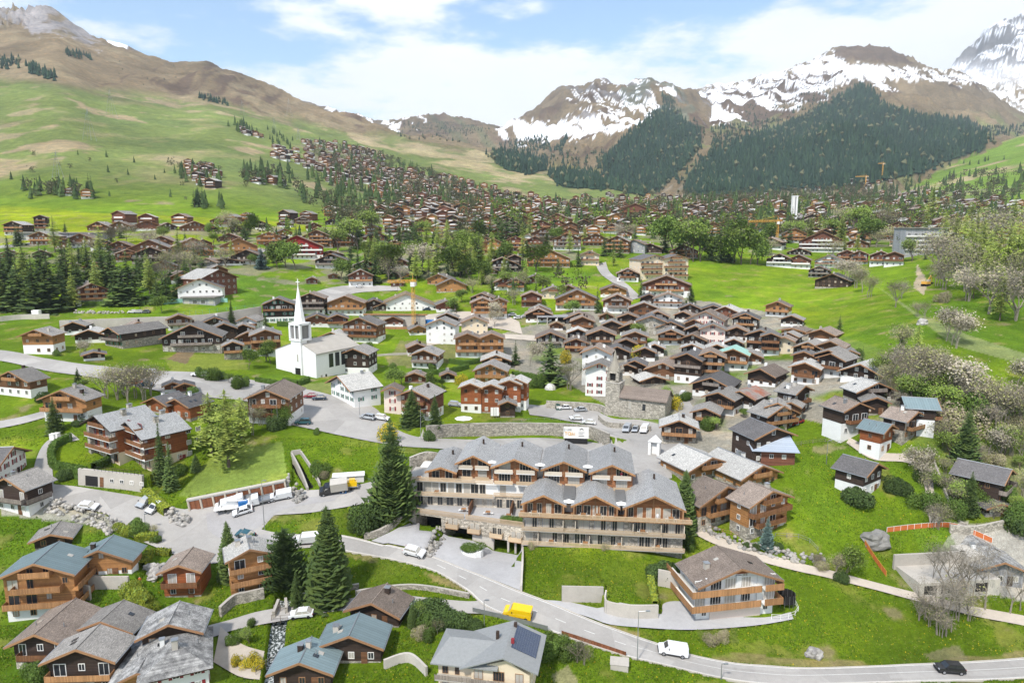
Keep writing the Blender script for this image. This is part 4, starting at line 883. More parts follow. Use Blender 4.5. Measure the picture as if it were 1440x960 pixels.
for x, y, h, k in ((100,375,40,'larch'),(122,370,38,'larch'),(140,385,30,'green'),(208,395,40,'larch'),(228,440,22,'green'),(165,348,26,'blossom'),(178,342,22,'blossom'),(156,340,22,'spruce'),(170,335,26,'spruce'),(92,330,20,'spruce'),(24,345,30,'spruce'),
   (300,345,14,'fresh'),(232,340,20,'fresh'),(330,330,22,'olive'),(345,335,26,'spruce'),(352,330,28,'green'),(320,325,28,'olive'),(298,330,16,'green'),(352,375,16,'green'),(386,370,26,'spruce'),(402,376,36,'green'),(415,380,36,'green'),(390,378,34,'green'),
   (368,378,32,'blue'),(475,356,30,'fresh'),(503,350,32,'spruce'),(492,398,42,'spruce'),(504,392,46,'spruce'),(515,396,48,'spruce'),(528,398,52,'spruce'),(538,385,44,'spruce'),(545,392,44,'fresh'),(552,380,40,'larch'),(532,370,30,'spruce'),(480,395,30,'green'),
   (585,390,40,'spruce'),(594,385,36,'blossom'),(603,388,46,'larch'),(612,395,42,'larch'),(578,380,34,'spruce'),(630,392,44,'spruce'),(640,388,40,'green'),(566,372,24,'green'),(548,340,34,'spruce'),(562,345,36,'spruce'),(572,342,34,'spruce'),(586,348,38,'spruce'),
   (612,345,36,'spruce'),(628,345,24,'olive'),(670,358,28,'fresh'),(668,345,30,'green'),(672,400,32,'green'),(660,395,28,'green'),(690,345,50,'spruce'),(700,340,56,'spruce'),(680,335,48,'spruce'),(668,330,46,'spruce'),(712,338,52,'spruce'),(720,332,46,'spruce'),(706,350,44,'spruce'),
   (735,345,34,'larch'),(745,335,36,'larch'),(776,330,26,'spruce'),(765,350,20,'olive'),(740,400,34,'larch'),(730,410,30,'olive'),(822,345,30,'larch'),(850,360,34,'spruce'),(858,355,30,'spruce'),(890,335,20,'olive'),(868,340,26,'bare'),(880,345,28,'spruce'),(893,340,26,'spruce'),
   (935,355,44,'spruce'),(945,358,50,'green'),(955,362,52,'spruce'),(965,366,48,'green'),(975,368,52,'fresh'),(985,368,56,'green'),(1000,366,60,'spruce'),(1012,368,66,'spruce'),(1022,368,68,'spruce'),(1032,370,56,'green'),(1042,372,48,'fresh'),(1055,372,44,'green'),(1064,372,40,'fresh'),(992,352,40,'spruce'),(1008,350,44,'spruce'),
   (1088,345,30,'green'),(1100,350,32,'spruce'),(1110,342,34,'spruce'),(1118,340,26,'fresh'),(1172,335,38,'spruce'),(1185,325,36,'olive'),(1200,335,40,'fresh'),(1212,342,44,'spruce'),(1224,345,38,'green'),(1228,338,34,'spruce'),(1262,342,20,'green'),(1158,352,20,'green'),(1240,330,40,'olive'),
   (1300,350,57,'larch'),(1310,315,59,'larch'),(1325,360,62,'larch'),(1340,372,72,'larch'),(1352,378,78,'larch'),(1362,380,72,'larch'),(1378,385,78,'larch'),(1388,395,72,'larch'),(1400,405,85,'larch'),(1412,408,93,'larch'),(1425,410,98,'larch'),(1436,412,104,'larch'),(1420,390,78,'larch'),(1440,395,83,'larch'),(1395,380,65,'larch'),(1370,370,57,'larch'),
   (1345,350,46,'olive'),(1282,368,30,'fresh'),(1301,365,18,'spruce'),(1318,402,36,'olive'),(1330,408,44,'bare'),(1185,395,24,'blossom'),(1193,402,32,'blossom'),(1205,405,34,'bare'),(1212,412,28,'blossom'),(1198,400,18,'spruce'),(1222,418,30,'olive'),(1260,432,38,'bare'),(1268,420,24,'bare'),(1325,425,16,'bushb'),
   (1290,445,20,'olive'),(1300,450,26,'bare'),(1330,480,40,'blossom'),(1345,490,42,'bare'),(1338,485,40,'blossom'),(1210,500,10,'bush'),(1255,530,46,'bare'),(1268,535,50,'bare'),(1280,548,66,'bare'),(1292,550,60,'olive'),(1303,556,70,'thin'),(1315,552,56,'bare'),(1328,560,58,'bare'),(1340,562,50,'olive'),
   (1350,575,60,'blossom'),(1362,580,56,'bare'),(1376,590,60,'olive'),(1388,598,64,'bare'),(1400,600,56,'olive'),(1412,596,50,'olive'),(1425,590,46,'bare'),(1436,600,60,'bare'),(1450,605,60,'bare'),(1430,545,36,'blossom'),(1448,548,36,'blossom'),(1420,640,44,'olive'),(1435,650,50,'bare'),(1405,645,40,'bare'),(1390,640,36,'blossom'),(1440,700,40,'olive'),(1378,655,30,'bare'),
   (1245,545,30,'olive'),(1232,560,20,'bush'),(1310,600,34,'bare'),(1325,625,36,'olive'),(1335,640,30,'fresh'),(1320,612,26,'bare'),(1285,670,36,'blossom'),(1296,680,30,'blossom'),(1305,690,26,'olive'),(1260,690,24,'bushd'),(1272,695,22,'bushd'),(1340,712,32,'olive'),(1352,716,34,'fresh'),(1335,695,30,'bare'),(1300,715,26,'bush'),(1310,740,34,'bare'),(1320,745,36,'olive'),
   (1420,735,30,'bush'),(1435,745,34,'bushd'),(1450,740,30,'bush'),(1412,700,20,'bush'),
   (1325,845,80,'thin'),(1338,850,90,'thin'),(1310,830,70,'thin'),(1352,845,84,'thin'),(1368,850,80,'thin'),(1385,856,90,'thin'),(1300,870,60,'thin'),(1318,892,76,'thin'),(1330,894,84,'thin'),(1345,870,60,'bare'),(1308,880,40,'bare'),(1292,872,36,'bare'),(1420,862,70,'thin'),(1435,858,60,'thin'),(1325,896,40,'bare'),(1360,872,36,'olive'),(1338,888,60,'thin'),
   (1190,812,40,'fresh'),(1176,806,28,'olive'),(1186,818,18,'bushd'),(1152,800,20,'bare'),
   (1155,800,14,'bushb'),(150,560,44,'olive'),(165,562,46,'bare'),(180,565,48,'olive'),(192,560,44,'bare'),(205,562,50,'bare'),(212,556,44,'olive'),(173,555,44,'olive'),(120,498,20,'bare'),(112,500,18,'blossom'),(350,520,26,'green'),(345,600,40,'bare'),(356,612,36,'bare'),(400,600,28,'green'),(392,602,24,'bushd'),(366,598,28,'olive'),
   (80,500,8,'bush'),(283,530,14,'bush'),(296,535,18,'bush'),(308,533,14,'bushd'),(330,545,18,'bush'),(345,542,12,'bush'),(375,508,28,'fresh'),(380,512,24,'green'),(553,545,26,'green'),(565,542,20,'fresh'),(605,545,20,'green'),(622,548,14,'green'),(648,540,14,'bushf'),(690,450,24,'blossom'),(695,460,20,'blossom'),
   (548,618,24,'bushf'),(602,618,16,'bushd'),(608,520,10,'bush'),(518,490,10,'bush'),(445,610,8,'bush'),(450,668,20,'bush'),(455,672,12,'bushb'),(1205,705,26,'bushd'),(100,668,14,'bush'),(90,675,18,'bushd'),(248,668,16,'bush'),(256,664,12,'bush'),
   (520,740,40,'bushd'),(505,738,30,'bush'),(535,735,34,'bushd'),(492,745,16,'bush'),(495,740,22,'olive'),(930,810,26,'bushd'),(942,812,26,'bushd'),(955,808,20,'bushd'),(918,812,22,'bushd'),(748,770,10,'bushb'),(905,768,10,'bushb'),(850,772,8,'bushb'),(970,770,14,'bush'),
   (176,752,16,'bushy'),(190,748,18,'bush'),(203,748,16,'bush'),(216,752,14,'olive'),(166,745,12,'bushy'),(220,762,10,'bush'),(190,845,22,'bushy'),(200,852,18,'bushy'),(210,862,16,'bushy'),(185,835,20,'bushy'),(60,955,24,'bush'),(45,950,20,'bush'),
   (598,866,30,'bushd'),(608,868,32,'bushd'),(618,875,30,'bushd'),(630,878,30,'bushd'),(640,880,26,'bushd'),(652,882,20,'bushd'),(664,884,18,'bushd'),(672,886,16,'bushd'),(580,880,30,'cone'),(588,872,24,'fresh'),(600,885,22,'bush'),(615,890,20,'olive'),(605,900,14,'bush'),(590,895,16,'bushb'),
   (812,930,34,'bare'),(822,935,26,'olive'),(805,925,22,'bush'),(790,915,20,'bush'),(765,925,26,'bush'),(775,905,16,'bush'),(350,905,20,'fresh'),(335,935,14,'bushf'),(345,938,12,'bushf'),(358,930,14,'bushf'),(365,938,14,'bushf'),(340,895,14,'bush'),(355,880,10,'bush'),(326,905,12,'bush'),(350,760,10,'bush'),
   (1000,905,16,'bushb'),(1015,900,14,'bushb'),(1050,768,8,'bushd'),(1062,772,10,'bushd'),(1095,772,12,'bushd'),(1150,788,10,'bushb'),(1180,792,12,'bushb'),(865,640,14,'bush'),(900,505,20,'bushf'),(940,570,24,'fresh'),(948,575,18,'bushf'),(730,640,10,'bush'),(1040,640,10,'bush'),(1100,610,10,'bush')):
    tree(k, x, y, h)
for px, py, w, h, k in ((1187,715,34,22,'bushd'),):
    tree('bushd', 1202, 708, 24, 1.5, 'rounded dark clipped bush before the low white and dark house')
for _ in range(26):
    x = trnd.uniform(1230, 1455); y = 500 + (x - 1230) * .36 + trnd.uniform(0, 75)
    tree(trnd.choice(['bare', 'olive', 'olive', 'bushb', 'bushb', 'bush', 'fresh']), x, y, trnd.uniform(16, 44), 1.1)
for _ in range(20): tree(trnd.choice(['bushb', 'bush', 'olive', 'fresh']), trnd.uniform(1290, 1440), trnd.uniform(640, 735), trnd.uniform(10, 26), 1.1)
# hedges
def hedge(pts, hgt, wid, m, label, seed=1):
    P = dens(gxy(pts)); b = MB(); rnd = random.Random(seed)
    for p, q in zip(P, P[1:]):
        d = (q - p); l = d.length
        if l < .01: continue
        d.normalize(); nr = Vector((-d.y, d.x, 0)); dn = Vector((0, 0, 1))
        b.face([p - nr*wid*.45 - dn, q - nr*wid*.45 - dn, q - nr*wid*.45 + dn*hgt*.93, p - nr*wid*.45 + dn*hgt*.93]); b.face([p + nr*wid*.45 - dn, q + nr*wid*.45 - dn, q + nr*wid*.45 + dn*hgt*.93, p + nr*wid*.45 + dn*hgt*.93]); b.face([p - nr*wid*.45 + dn*hgt*.93, q - nr*wid*.45 + dn*hgt*.93, q + nr*wid*.45 + dn*hgt*.93, p + nr*wid*.45 + dn*hgt*.93])
        for k in range(int(l * 34 * (hgt + wid))):
            s = rnd.random() * l; u_ = rnd.uniform(-1, 1); side = rnd.random()
            if side < .35: c = p + d*s + nr*u_*wid/2 + dn*hgt
            else: c = p + d*s + nr*wid/2*rnd.choice([-1, 1]) + dn*hgt*rnd.random()
            c += Vector((rnd.gauss(0, .06), rnd.gauss(0, .06), rnd.gauss(0, .07))); u2 = Vector((rnd.uniform(-1,1), rnd.uniform(-1,1), rnd.uniform(-1,1))).normalized(); w2_ = u2.orthogonal().normalized(); z = rnd.uniform(.08, .17)
            b.face([c + u2*z, c + w2_*z, c - u2*z, c - w2_*z], rnd.choice([0, 0, 1]))
    o = b.build('hedge', [m, M['lf1']]); tag(o, label, 'hedge', 'clipped hedges'); return o
hedge([(120,668),(92,662),(74,655),(76,632),(100,618)], 1.9, 1.4, M['hedge'], 'curved clipped hedge round the lawn of the red-brown apartment house')
hedge([(132,660),(150,652),(163,640)], 1.6, 1.2, M['hedge'], 'short hedge before the left terrace of the apartment house')
hedge([(205,695),(222,712),(236,722)], 1.6, 2.2, M['hedgey'], 'yellow-green hedge on the bank beside the garage row')
hedge([(915,822),(921,858)], 2.0, 1.1, M['hedgey'], 'narrow clipped hedge along the garden wall edge')
hedge([(190,762),(205,758),(222,757)], 1.4, 1.6, M['hedgey'], 'low hedge beneath the roundabout, upper one')
hedge([(200,800),(212,780)], 1.5, 1.3, M['hedgey'], 'slanting hedge in the garden below the roundabout')
hedge([(220,778),(240,780)], 1.2, 1.2, M['hedgey'], 'short hedge at the right of the garden below the roundabout')
hedge([(182,835),(185,852),(208,856)], 2.0, 1.6, M['hedgey'], 'angled yellow hedge beside the curtained chalet')
hedge([(400,538),(418,542),(434,536)], 1.8, 1.6, M['hedge'], 'hedge in front of the white church'); hedge([(360,536),(385,540),(405,543)], 1.4, 1.4, M['hedge'], 'low hedge left of the white church')
hedge([(720,530),(745,532),(768,540)], 2.0, 1.6, M['hedge'], 'dark hedge left of the tall square spruce'); hedge([(580,524),(620,526),(658,518)], 1.8, 1.6, M['hedge'], 'long hedge along the garden behind the orange houses')
hedge([(632,510),(655,513),(680,508)], 1.8, 1.6, M['hedge'], 'garden hedge under the double honey chalet'); hedge([(104,429),(150,430),(205,429)], 2, 1.5, M['hedge'], 'hedge on the stone wall below the dark firs'); hedge([(390,458),(410,459)], 2, 2, M['hedge'], 'hedge before the green-shuttered chalet')
# ------------------------------------------------------------------ houses read off the photograph
hs([(555,178,90,130,-25,1.2,'Bmn'),(675,172,90,128,-20,1,'Bmn'),(830,178,130,124,0,1,'Rmw'),(945,175,80,135,10,1,'Kmn'),(1098,182,120,128,5,1,'Bmn'),(1190,185,60,148,0,1,'Kmn'),(1325,188,70,155,0,1,'Kgn'),
 (235,258,90,188,-30,2,'Bgn'),(460,272,120,200,-20,1.2,'Bgw'),(375,277,90,225,-20,1,'Bgn'),(580,284,100,232,0,1,'Kgw'),(235,335,70,290,0,1,'Kgn'),(915,275,110,213,-20,1,'Bmn'),(845,325,190,235,-12,1,'Bgn'),
 (1090,322,175,225,5,1,'Omn'),(1290,238,110,195,-10,1,'Rmn'),(1345,312,165,226,0,1,'Omn'),(1390,368,140,290,-10,1,'Kgw'),(1270,372,150,335,0,1.1,'Kgw'),(1165,380,80,335,-20,1,'Ggw'),(720,348,100,287,0,1,'Rmn'),
 (850,355,160,275,-5,1,'Kmn'),(920,402,110,350,-5,1,'Omn'),(410,392,60,362,0,1,'Kgn'),(60,330,90,290,0,1,'Bgn'),
 (520,590,150,482,10,1,'Rgw'),(1232,548,165,406,35,1,'Rln',{'bal':False}),
 (220,872,135,742,-30,.9,'Ogw'),(510,808,140,738,-15,1.0,'Kln'),(642,832,100,728,-55,1.9,'Kgs',{'W':10,'shut':'grn'}),(532,908,100,868,0,.8,'Kdn',{'bal':False}),(1010,738,110,655,0,.8,'Bgw'),
 (1085,862,290,715,-12,.9,'Kgs',{'label':'broad dark farmhouse with grey balconied front, left of the white steeple'}),(1210,730,130,668,0,1,'Kgn'),(1265,805,120,705,0,1,'Kgn'),(1370,778,110,708,0,1,'Kgn'),(1398,735,90,665,-30,1,'Wgw'),(1315,903,95,806,0,.8,'Kgs'),(1402,852,110,753,-10,1,'Bmw')], 0, 280)
hs([(75,258,110,190,0,1,'Omn'),(150,254,70,200,0,1,'Kmn'),(100,272,80,235,0,1,'Bmn'),(235,338,250,213,-3,1,'Xmw',{'rail':'trim','label':'large bright red chalet with white balcony lines below the slope'}),(345,272,140,180,-10,1,'Bmn'),(485,268,130,190,-10,1,'Bmn'),(645,276,90,235,-5,1,'Omn'),
 (420,330,115,293,0,1,'Kgw'),(425,392,145,314,-8,1,'Kgw'),(780,272,100,236,0,1,'Bgn'),(790,308,80,286,0,1,'Cgn'),(955,287,60,250,0,1,'Kgn'),(1085,274,80,235,0,1,'Rgn'),(1090,240,45,200,0,1,'Rrn'),(1170,332,80,260,0,1,'Cmn'),
 (1155,392,90,348,0,1,'Bgn'),(1295,252,80,205,0,1,'Kmn'),(1335,312,150,228,0,1,'Omn'),(1420,275,80,218,0,1,'Bmn'),(1400,342,120,303,0,1,'Bmn'),(1385,408,150,333,0,1,'Kgn'),(1325,422,50,398,0,1,'Bgn'),
 (590,492,110,403,0,1,'Rmw'),(435,450,45,425,0,1,'Bdn',{'bal':False}),(315,478,50,442,0,1,'Rdn',{'bal':False}),(808,442,85,402,0,1,'Bgn'),(795,493,60,463,0,.8,'Rdn',{'bal':False}),(1030,482,110,426,-15,1,'Ogn'),(1100,524,140,453,0,.9,'Ogn'),(1405,512,110,443,0,1,'Rmw'),
 (130,697,160,566,-5,1,'Kgw',{'shut':'grn','label':'dark chalet with green shutters over white base, behind the white steeple'}),(310,648,140,536,-10,1,'Kmw'),(505,653,190,551,-10,1,'Omw'),(345,720,130,653,0,1,'Rdn'),(460,724,110,653,0,1,'Rdn'),
 (845,628,290,538,0,.7,'Wbn',{'bal':False,'label':'white workshop hall with wide brown roof behind the building pit'}),(665,628,110,568,0,1,'Kdn',{'bal':False}),(590,806,180,674,-25,.9,'Bgw'),(430,812,120,750,-20,1,'Gln',{'bal':False}),
 (1040,812,155,683,-12,.9,'Wgn',{'bal':False,'label':'plain white house with pale grey roof right of the building pit'}),(1075,705,110,645,-5,1,'Kgn'),(1230,765,140,668,0,1,'Cmn'),(1190,892,130,763,0,1,'Omw'),(1325,892,130,763,0,1,'Omw'),(1275,668,125,563,0,1,'Omw'),(1370,672,80,565,0,1,'Omw'),
 (60,884,150,743,0,1,'Bgw'),(560,985,140,848,-20,1.2,'Kgw'),(950,952,140,853,-15,1.1,'Bmw')], 360, 280)
hs([(185,238,130,163,0,1,'Bmn'),(130,268,100,213,0,1,'Rmw'),(85,244,60,200,0,1,'Wgn'),(310,288,130,198,0,1,'Bmw'),(85,318,90,263,0,1,'Rmw'),(155,303,80,263,0,1,'Rmn'),(20,293,80,213,0,1,'Rmn'),(15,402,60,318,0,1,'Kmn'),
 (205,383,200,288,0,1,'Omn'),(435,373,90,296,0,1,'Cmw'),(420,238,110,198,0,1,'Bmn'),(470,264,120,198,0,1,'Bmn'),(590,303,110,213,-10,1,'Bmn'),(685,302,100,232,-15,1,'Ggn',{'bal':False}),(775,303,110,253,0,1,'Kdn',{'bal':False}),
 (800,453,130,322,30,1,'Cdn',{'sl':.3}),(920,456,110,322,25,.9,'Cdn',{'sl':.3}),(650,464,100,396,0,1,'Kmw'),(865,548,225,438,0,.8,'Rmw'),(570,553,120,488,0,1,'Omw'),(875,612,130,533,0,1,'Wgn'),(770,593,80,538,0,1,'Kgn'),
 (315,533,100,488,0,1,'Bmw'),(230,560,100,498,0,1,'Cmw'),(365,624,200,518,0,.8,'Omw'),(590,643,150,543,0,1,'Bmw'),(110,608,95,528,0,1,'Rmn'),(20,520,80,453,0,1,'Rmw'),(740,675,160,588,0,1,'Bmw'),(1000,645,110,593,0,1,'Kgn'),
 (150,693,140,620,0,1,'Kgw'),(155,662,110,603,0,1,'Kgn'),(530,692,75,643,0,.8,'Bbn',{'bal':False}),(375,705,150,643,0,1,'Kgn'),(395,750,120,666,0,1,'Bgs'),(250,738,70,693,0,.8,'Bbn',{'bal':False}),(650,730,110,648,0,1,'Kgn'),(560,764,100,688,0,1,'Kgn'),
 (670,765,120,700,0,1,'Kgw'),(780,768,150,663,0,1,'Sgn'),(890,765,140,693,0,1,'Kgn'),(1085,748,190,638,-10,1.2,'Nmn',{'shut':'redsh','bal':False,'label':'large pale rose house with red shutters, back row of the old village'}),(1200,670,180,608,-10,1.2,'Rgn'),(1130,645,110,600,0,1,'Kdn'),(1310,745,130,648,-5,1,'Kgn'),
 (1260,804,120,723,0,1,'Kgn'),(1395,855,140,743,-10,1,'Kgn'),(1245,838,90,788,0,1,'Kgn'),(370,804,110,733,0,1,'Kls'),(500,842,150,738,0,1,'Kgs'),(690,842,130,750,0,1,'Bmn'),(640,865,110,790,0,1,'Kmn'),(890,822,130,738,0,1,'Kgn'),
 (1015,825,140,763,-10,1,'Kgn'),(1125,818,130,710,0,1,'Ngn',{'shut':'redsh','bal':False,'label':'smaller pale rose house in front of the large rose one'}),(215,838,150,753,0,1,'Kgs'),(360,864,120,788,0,1,'Rmn'),(430,884,90,835,-20,1,'Kgn'),(590,908,130,833,0,1,'Kgn'),(745,914,110,838,0,1,'Kgn'),(800,885,100,818,0,1,'Kln'),
 (470,1045,150,843,-8,1,'Wmn',{'bal':False,'label':'tall white house with brown roof behind the red-shuttered house'}),(985,1035,140,876,-15,1.4,'Kgw'),(1110,1012,150,863,0,1,'Kmn'),(1240,965,150,848,-5,1,'Ban'),(940,965,100,880,-10,1,'Kmn'),(1010,905,110,820,-5,1,'Kgn'),(1150,885,110,820,0,1,'Kln'),
 (1330,930,130,860,0,1,'Bgn'),(500,935,90,880,0,1,'Kgn'),(1020,745,90,680,0,1,'Bgn')], 720, 280)
hs([(490,228,150,52,-6,1,'Wgn',{'shut':'redsh','bal':False,'label':'white house with dark red shutters left of the stone steeple'}),(690,105,110,30,-5,1,'Kgn'),(645,112,80,50,0,1,'Kgn'),(800,172,150,72,-10,1,'Kls',{'rd':(800,113,748,87)}),(850,138,180,45,-10,1.2,'Bgs'),
 (1120,230,200,128,-14,1.1,'Kdn'),(1165,335,150,212,-20,1.2,'Kgw'),(1085,398,140,283,-8,1.2,'Kgs'),(950,495,190,318,-5,1.1,'Kls',{'rd':(942,364,938,320),'bal':True,'label':'dark timber barn chalet with pale roof at the edge of the square'}),
 (1400,172,140,78,-20,1.4,'Kgn'),(1290,295,140,203,-25,1.2,'Krn'),(1540,420,150,238,-20,1.4,'Kgn',{'rd':(1536,282,1416,246),'W':11}),(1500,600,220,340,-25,1.3,'Kdn',{'rd':(1492,408,1338,346),'bal':False,'W':12,'label':'big dark barn with the pale blue lean-to sheet'}),
 (1120,700,235,568,22,1.0,'Ols',{'bal':2,'rd':(1130,573,942,492),'W':13.5,'label':'honey timber house with pale roof and green panels right of the hotel'}),(1385,745,190,603,22,1.3,'Ols',{'bal':2,'rd':(1416,618,1158,514),'W':12.5,'rail':'railo'}),(1200,948,290,732,16,.9,'Oms',{'bal':2,'rd':(1218,736,1078,674),'rail':'railo','W':15,'label':'three-storey timber chalet with long balconies behind the tall dark tree'}),
 (1475,1000,210,748,12,.9,'Oms',{'bal':2,'rd':(1472,762,1385,726),'W':12.5,'rail':'rail'}),
 (30,303,95,138,-12,1,'Qln',{'bal':False})], 720, 500)
hs([(355,125,130,-5,-22,1.3,'Kgw'),(205,165,140,45,-10,1,'Bgw'),(220,318,130,162,-22,1.3,'Kgn',{'rd':(215,170,112,151),'W':9}),(520,142,200,52,-15,1.1,'Kgn',{'bal':False}),(620,275,210,138,-20,1.1,'Kls',{'rd':(625,152,522,119),'W':12}),(45,420,110,248,0,1.2,'Cgn',{'bal':False}),(125,388,70,248,-10,1,'Bgw'),
 (525,445,140,258,28,1.2,'Kmw',{'rd':(520,265,375,225),'W':9.5}),(600,335,120,222,15,1,'Kgn'),(830,465,150,285,30,1.2,'Kms',{'rd':(850,316,690,282),'W':9}),(925,400,60,232,62,1.7,'Ktw',{'rd':(955,242,750,230),'W':8}),(690,548,100,378,38,1.1,'Qtw',{'rd':(702,388,560,358),'W':6.5,'bal':False,'label':'small red-brown hut with blue-grey roof and green door on the meadow edge'}),
 (632,780,125,600,42,1.3,'Kdw',{'rd':(625,607,420,553),'W':9,'bal':False,'label':'low white and dark timber house with charcoal slab roof on the green slope'}),
 (1325,818,120,640,50,1.8,'Kdn',{'rd':(1378,642,1065,576),'W':10,'rail':'railg','label':'long dark timber house with charcoal roof at the right edge'}),(1290,905,70,828,40,.9,'Kds',{'W':6,'bal':False})], 1080, 500)
hs([(300,205,170,108,-18,.9,'Kgn',{'bal':False,'label':'small dark shed above the teal-roofed houses'}),(185,608,245,285,-14,1.15,'Otw',{'bal':2,'rd':(185,292,335,162),'W':12.3,'sidebal':1,'label':'large honey timber chalet with teal roof at the left edge'}),(575,382,260,210,-18,1.0,'Otw',{'rd':(548,216,632,134),'W':11,'bal':False,'label':'honey gabled house with teal roof and two wide brown doors'}),
 (1010,492,205,295,-16,1.15,'Qmn',{'bal':2,'rd':(1000,300,1088,195),'W':7,'label':'brown timber chalet with curtained balcony below the roundabout'}),(1395,465,210,208,-12,1,'Oln',{'bal':2,'rd':(1405,210,1388,138),'W':7.6,'rail':'railo','label':'bright honey chalet with pale roof beside the stream'}),
 (220,895,215,685,-26,1.9,'Kms',{'rd':(188,690,430,482),'W':9,'label':'long dark barn with brown-grey roof patched with rust'}),(575,790,250,612,-20,1.2,'Kgw',{'rd':(560,617,688,502),'W':9.8}),(440,1030,310,770,-20,1.2,'Kgw',{'rd':(422,774,560,632),'W':10.5,'sidebal':1,'label':'dark timber house with grey roof and satellite dish, bottom left'}),
 (900,860,220,625,-22,1.5,'Kss',{'rd':(945,634,1012,498),'W':9.2,'label':'old dark house under a mottled slab roof with a rusty ridge'}),(1000,1045,250,800,-5,1.1,'Wsn',{'W':9.4,'sl':.42,'hip':True,'bal':False,'shut':'redsh','label':'white house with hipped slab roof at the bottom edge'}),(800,1050,120,870,-20,1.4,'Osn',{'W':8,'bal':False})], 0, 720)
hs([(650,650,195,507,-22,1.0,'Kmn',{'rd':(645,514,740,398),'W':9.5,'bal':False,'label':'open timber barn with brown roof left of the hedge row'}),(545,868,210,692,-20,1.05,'Ktn',{'rd':(520,699,578,571),'W':10,'bal':False,'label':'dark log barn with teal sheet roof, farther of the pair'}),
 (260,1015,340,845,-17,1.0,'Ktn',{'rd':(240,850,312,702),'W':9.2,'bal':False,'label':'dark log barn with teal sheet roof, nearer of the pair'})], 360, 720)
hs([(100,228,220,72,-18,1.2,'Bgw',{'rd':(45,88,180,62),'W':13.5,'label':'long timber house with white side wall and pale roof, far left'}),(330,372,235,188,-14,1.0,'Ogw',{'bal':2,'rd':(335,195,455,160),'W':13.5,'label':'honey chalet with pale roof and two firs before its balconies'}),(850,325,150,232,-16,1.2,'Qdn',{'rd':(858,236,1008,198),'W':9}),(1010,355,150,247,-14,1.2,'Qdn',{'rd':(980,244,1130,205),'W':9}),
 (60,890,150,675,-38,1.2,'Kgw',{'rd':(20,690,212,624),'W':10,'sidebal':1}),(70,695,210,500,60,1.1,'Wdn',{'W':13,'bal':False,'shut':'redsh','label':'white house with charcoal roof and red shutters at the left edge'}),(975,205,60,152,0,.8,'Rdn',{'bal':False}),(1040,208,60,160,0,.8,'Rdn',{'bal':False})], 0, 500)
hs([(75,385,180,170,-22,1,'Bmw',{'W':12}),(470,250,235,110,-18,1.1,'Wlw',{'rd':(462,112,640,86),'W':15.5,'bal':False,'shut':'grn','label':'white restaurant house with green trim and pale roof at the junction'}),(770,325,90,180,-10,.9,'Nmn',{'bal':False}),(915,352,190,185,-14,1.1,'Rgw',{'rd':(880,190,975,148),'W':10.5}),
 (1210,320,110,163,-8,1,'Qln',{'bal':False}),(1325,325,110,168,-8,1,'Qln',{'bal':False}),(1430,312,110,146,-8,1,'Qln',{'bal':False}),(1415,348,70,258,0,.8,'Kgn',{'bal':False}),(1320,155,170,53,-8,.9,'Omn'),(1350,70,150,0,0,1,'Kln'),
 (895,155,110,97,-8,.7,'Rgn',{'bal':False}),(1080,148,75,95,0,.8,'Kgn',{'bal':False})], 360, 500)
hs([(1245,272,120,196,-3,1.1,'Bmn'),(300,300,340,188,0,.7,'Rmw',{'rail':'trim','label':'broad brown and white balconied building behind the green field'}),(60,382,110,312,-5,.8,'Kgw',{'rail':'trim'}),(170,392,100,318,-5,.8,'Rgw',{'rail':'trim'}),(340,385,120,318,-10,.8,'Wgw'),
 (440,370,85,292,0,.9,'Rmw'),(510,370,75,296,0,.9,'Rmw'),(630,375,90,298,0,.9,'Rmw'),(705,378,80,302,0,.9,'Rmw'),(720,230,160,135,0,.8,'Rmn'),(765,262,120,200,0,1,'Cmn'),(285,440,90,382,-5,1,'Kgn'),(360,500,150,425,-10,1,'Kmn',{'bal':False}),(50,660,120,580,-10,.8,'Omn'),
 (500,275,100,228,0,1,'Bmn'),(175,315,100,278,0,1,'Kmn'),(220,208,150,170,0,1,'Bmn'),(1060,190,120,150,0,1,'Bbn'),(1130,196,100,152,0,1,'Kmn'),(1320,180,120,150,0,1,'Rmn'),(1400,190,90,140,0,1,'Bmn'),(640,220,70,155,0,1,'Rmn'),
 (140,770,120,728,-15,1.1,'Ogn'),(300,800,130,735,-15,1.2,'Bgn'),(90,870,90,780,-8,1,'Cgn',{'bal':False}),(225,880,140,808,-12,1.2,'Kgn'),(350,870,130,802,-10,1.1,'Bgn'),(340,960,150,855,-15,1.2,'Kgw'),(10,880,90,760,0,1,'Kgn'),(460,900,60,855,0,1,'Wgn',{'bal':False})], 1080, 280)
hs([(965,330,130,262,0,1,'Rmn'),(870,118,130,62,0,1,'Rmn'),(690,118,150,30,0,1,'Rmn'),(560,100,120,60,0,1,'Rmn'),(1420,250,70,200,0,1,'Bmn'),(1400,225,110,165,0,1,'Gmn'),(620,180,100,140,0,1,'Bmn'),(330,180,110,130,0,1,'Bmn'),(250,160,100,118,0,1,'Rmn'),(420,150,90,110,0,1,'Kmn')], 720, 280)
xr_ = random.Random(21)
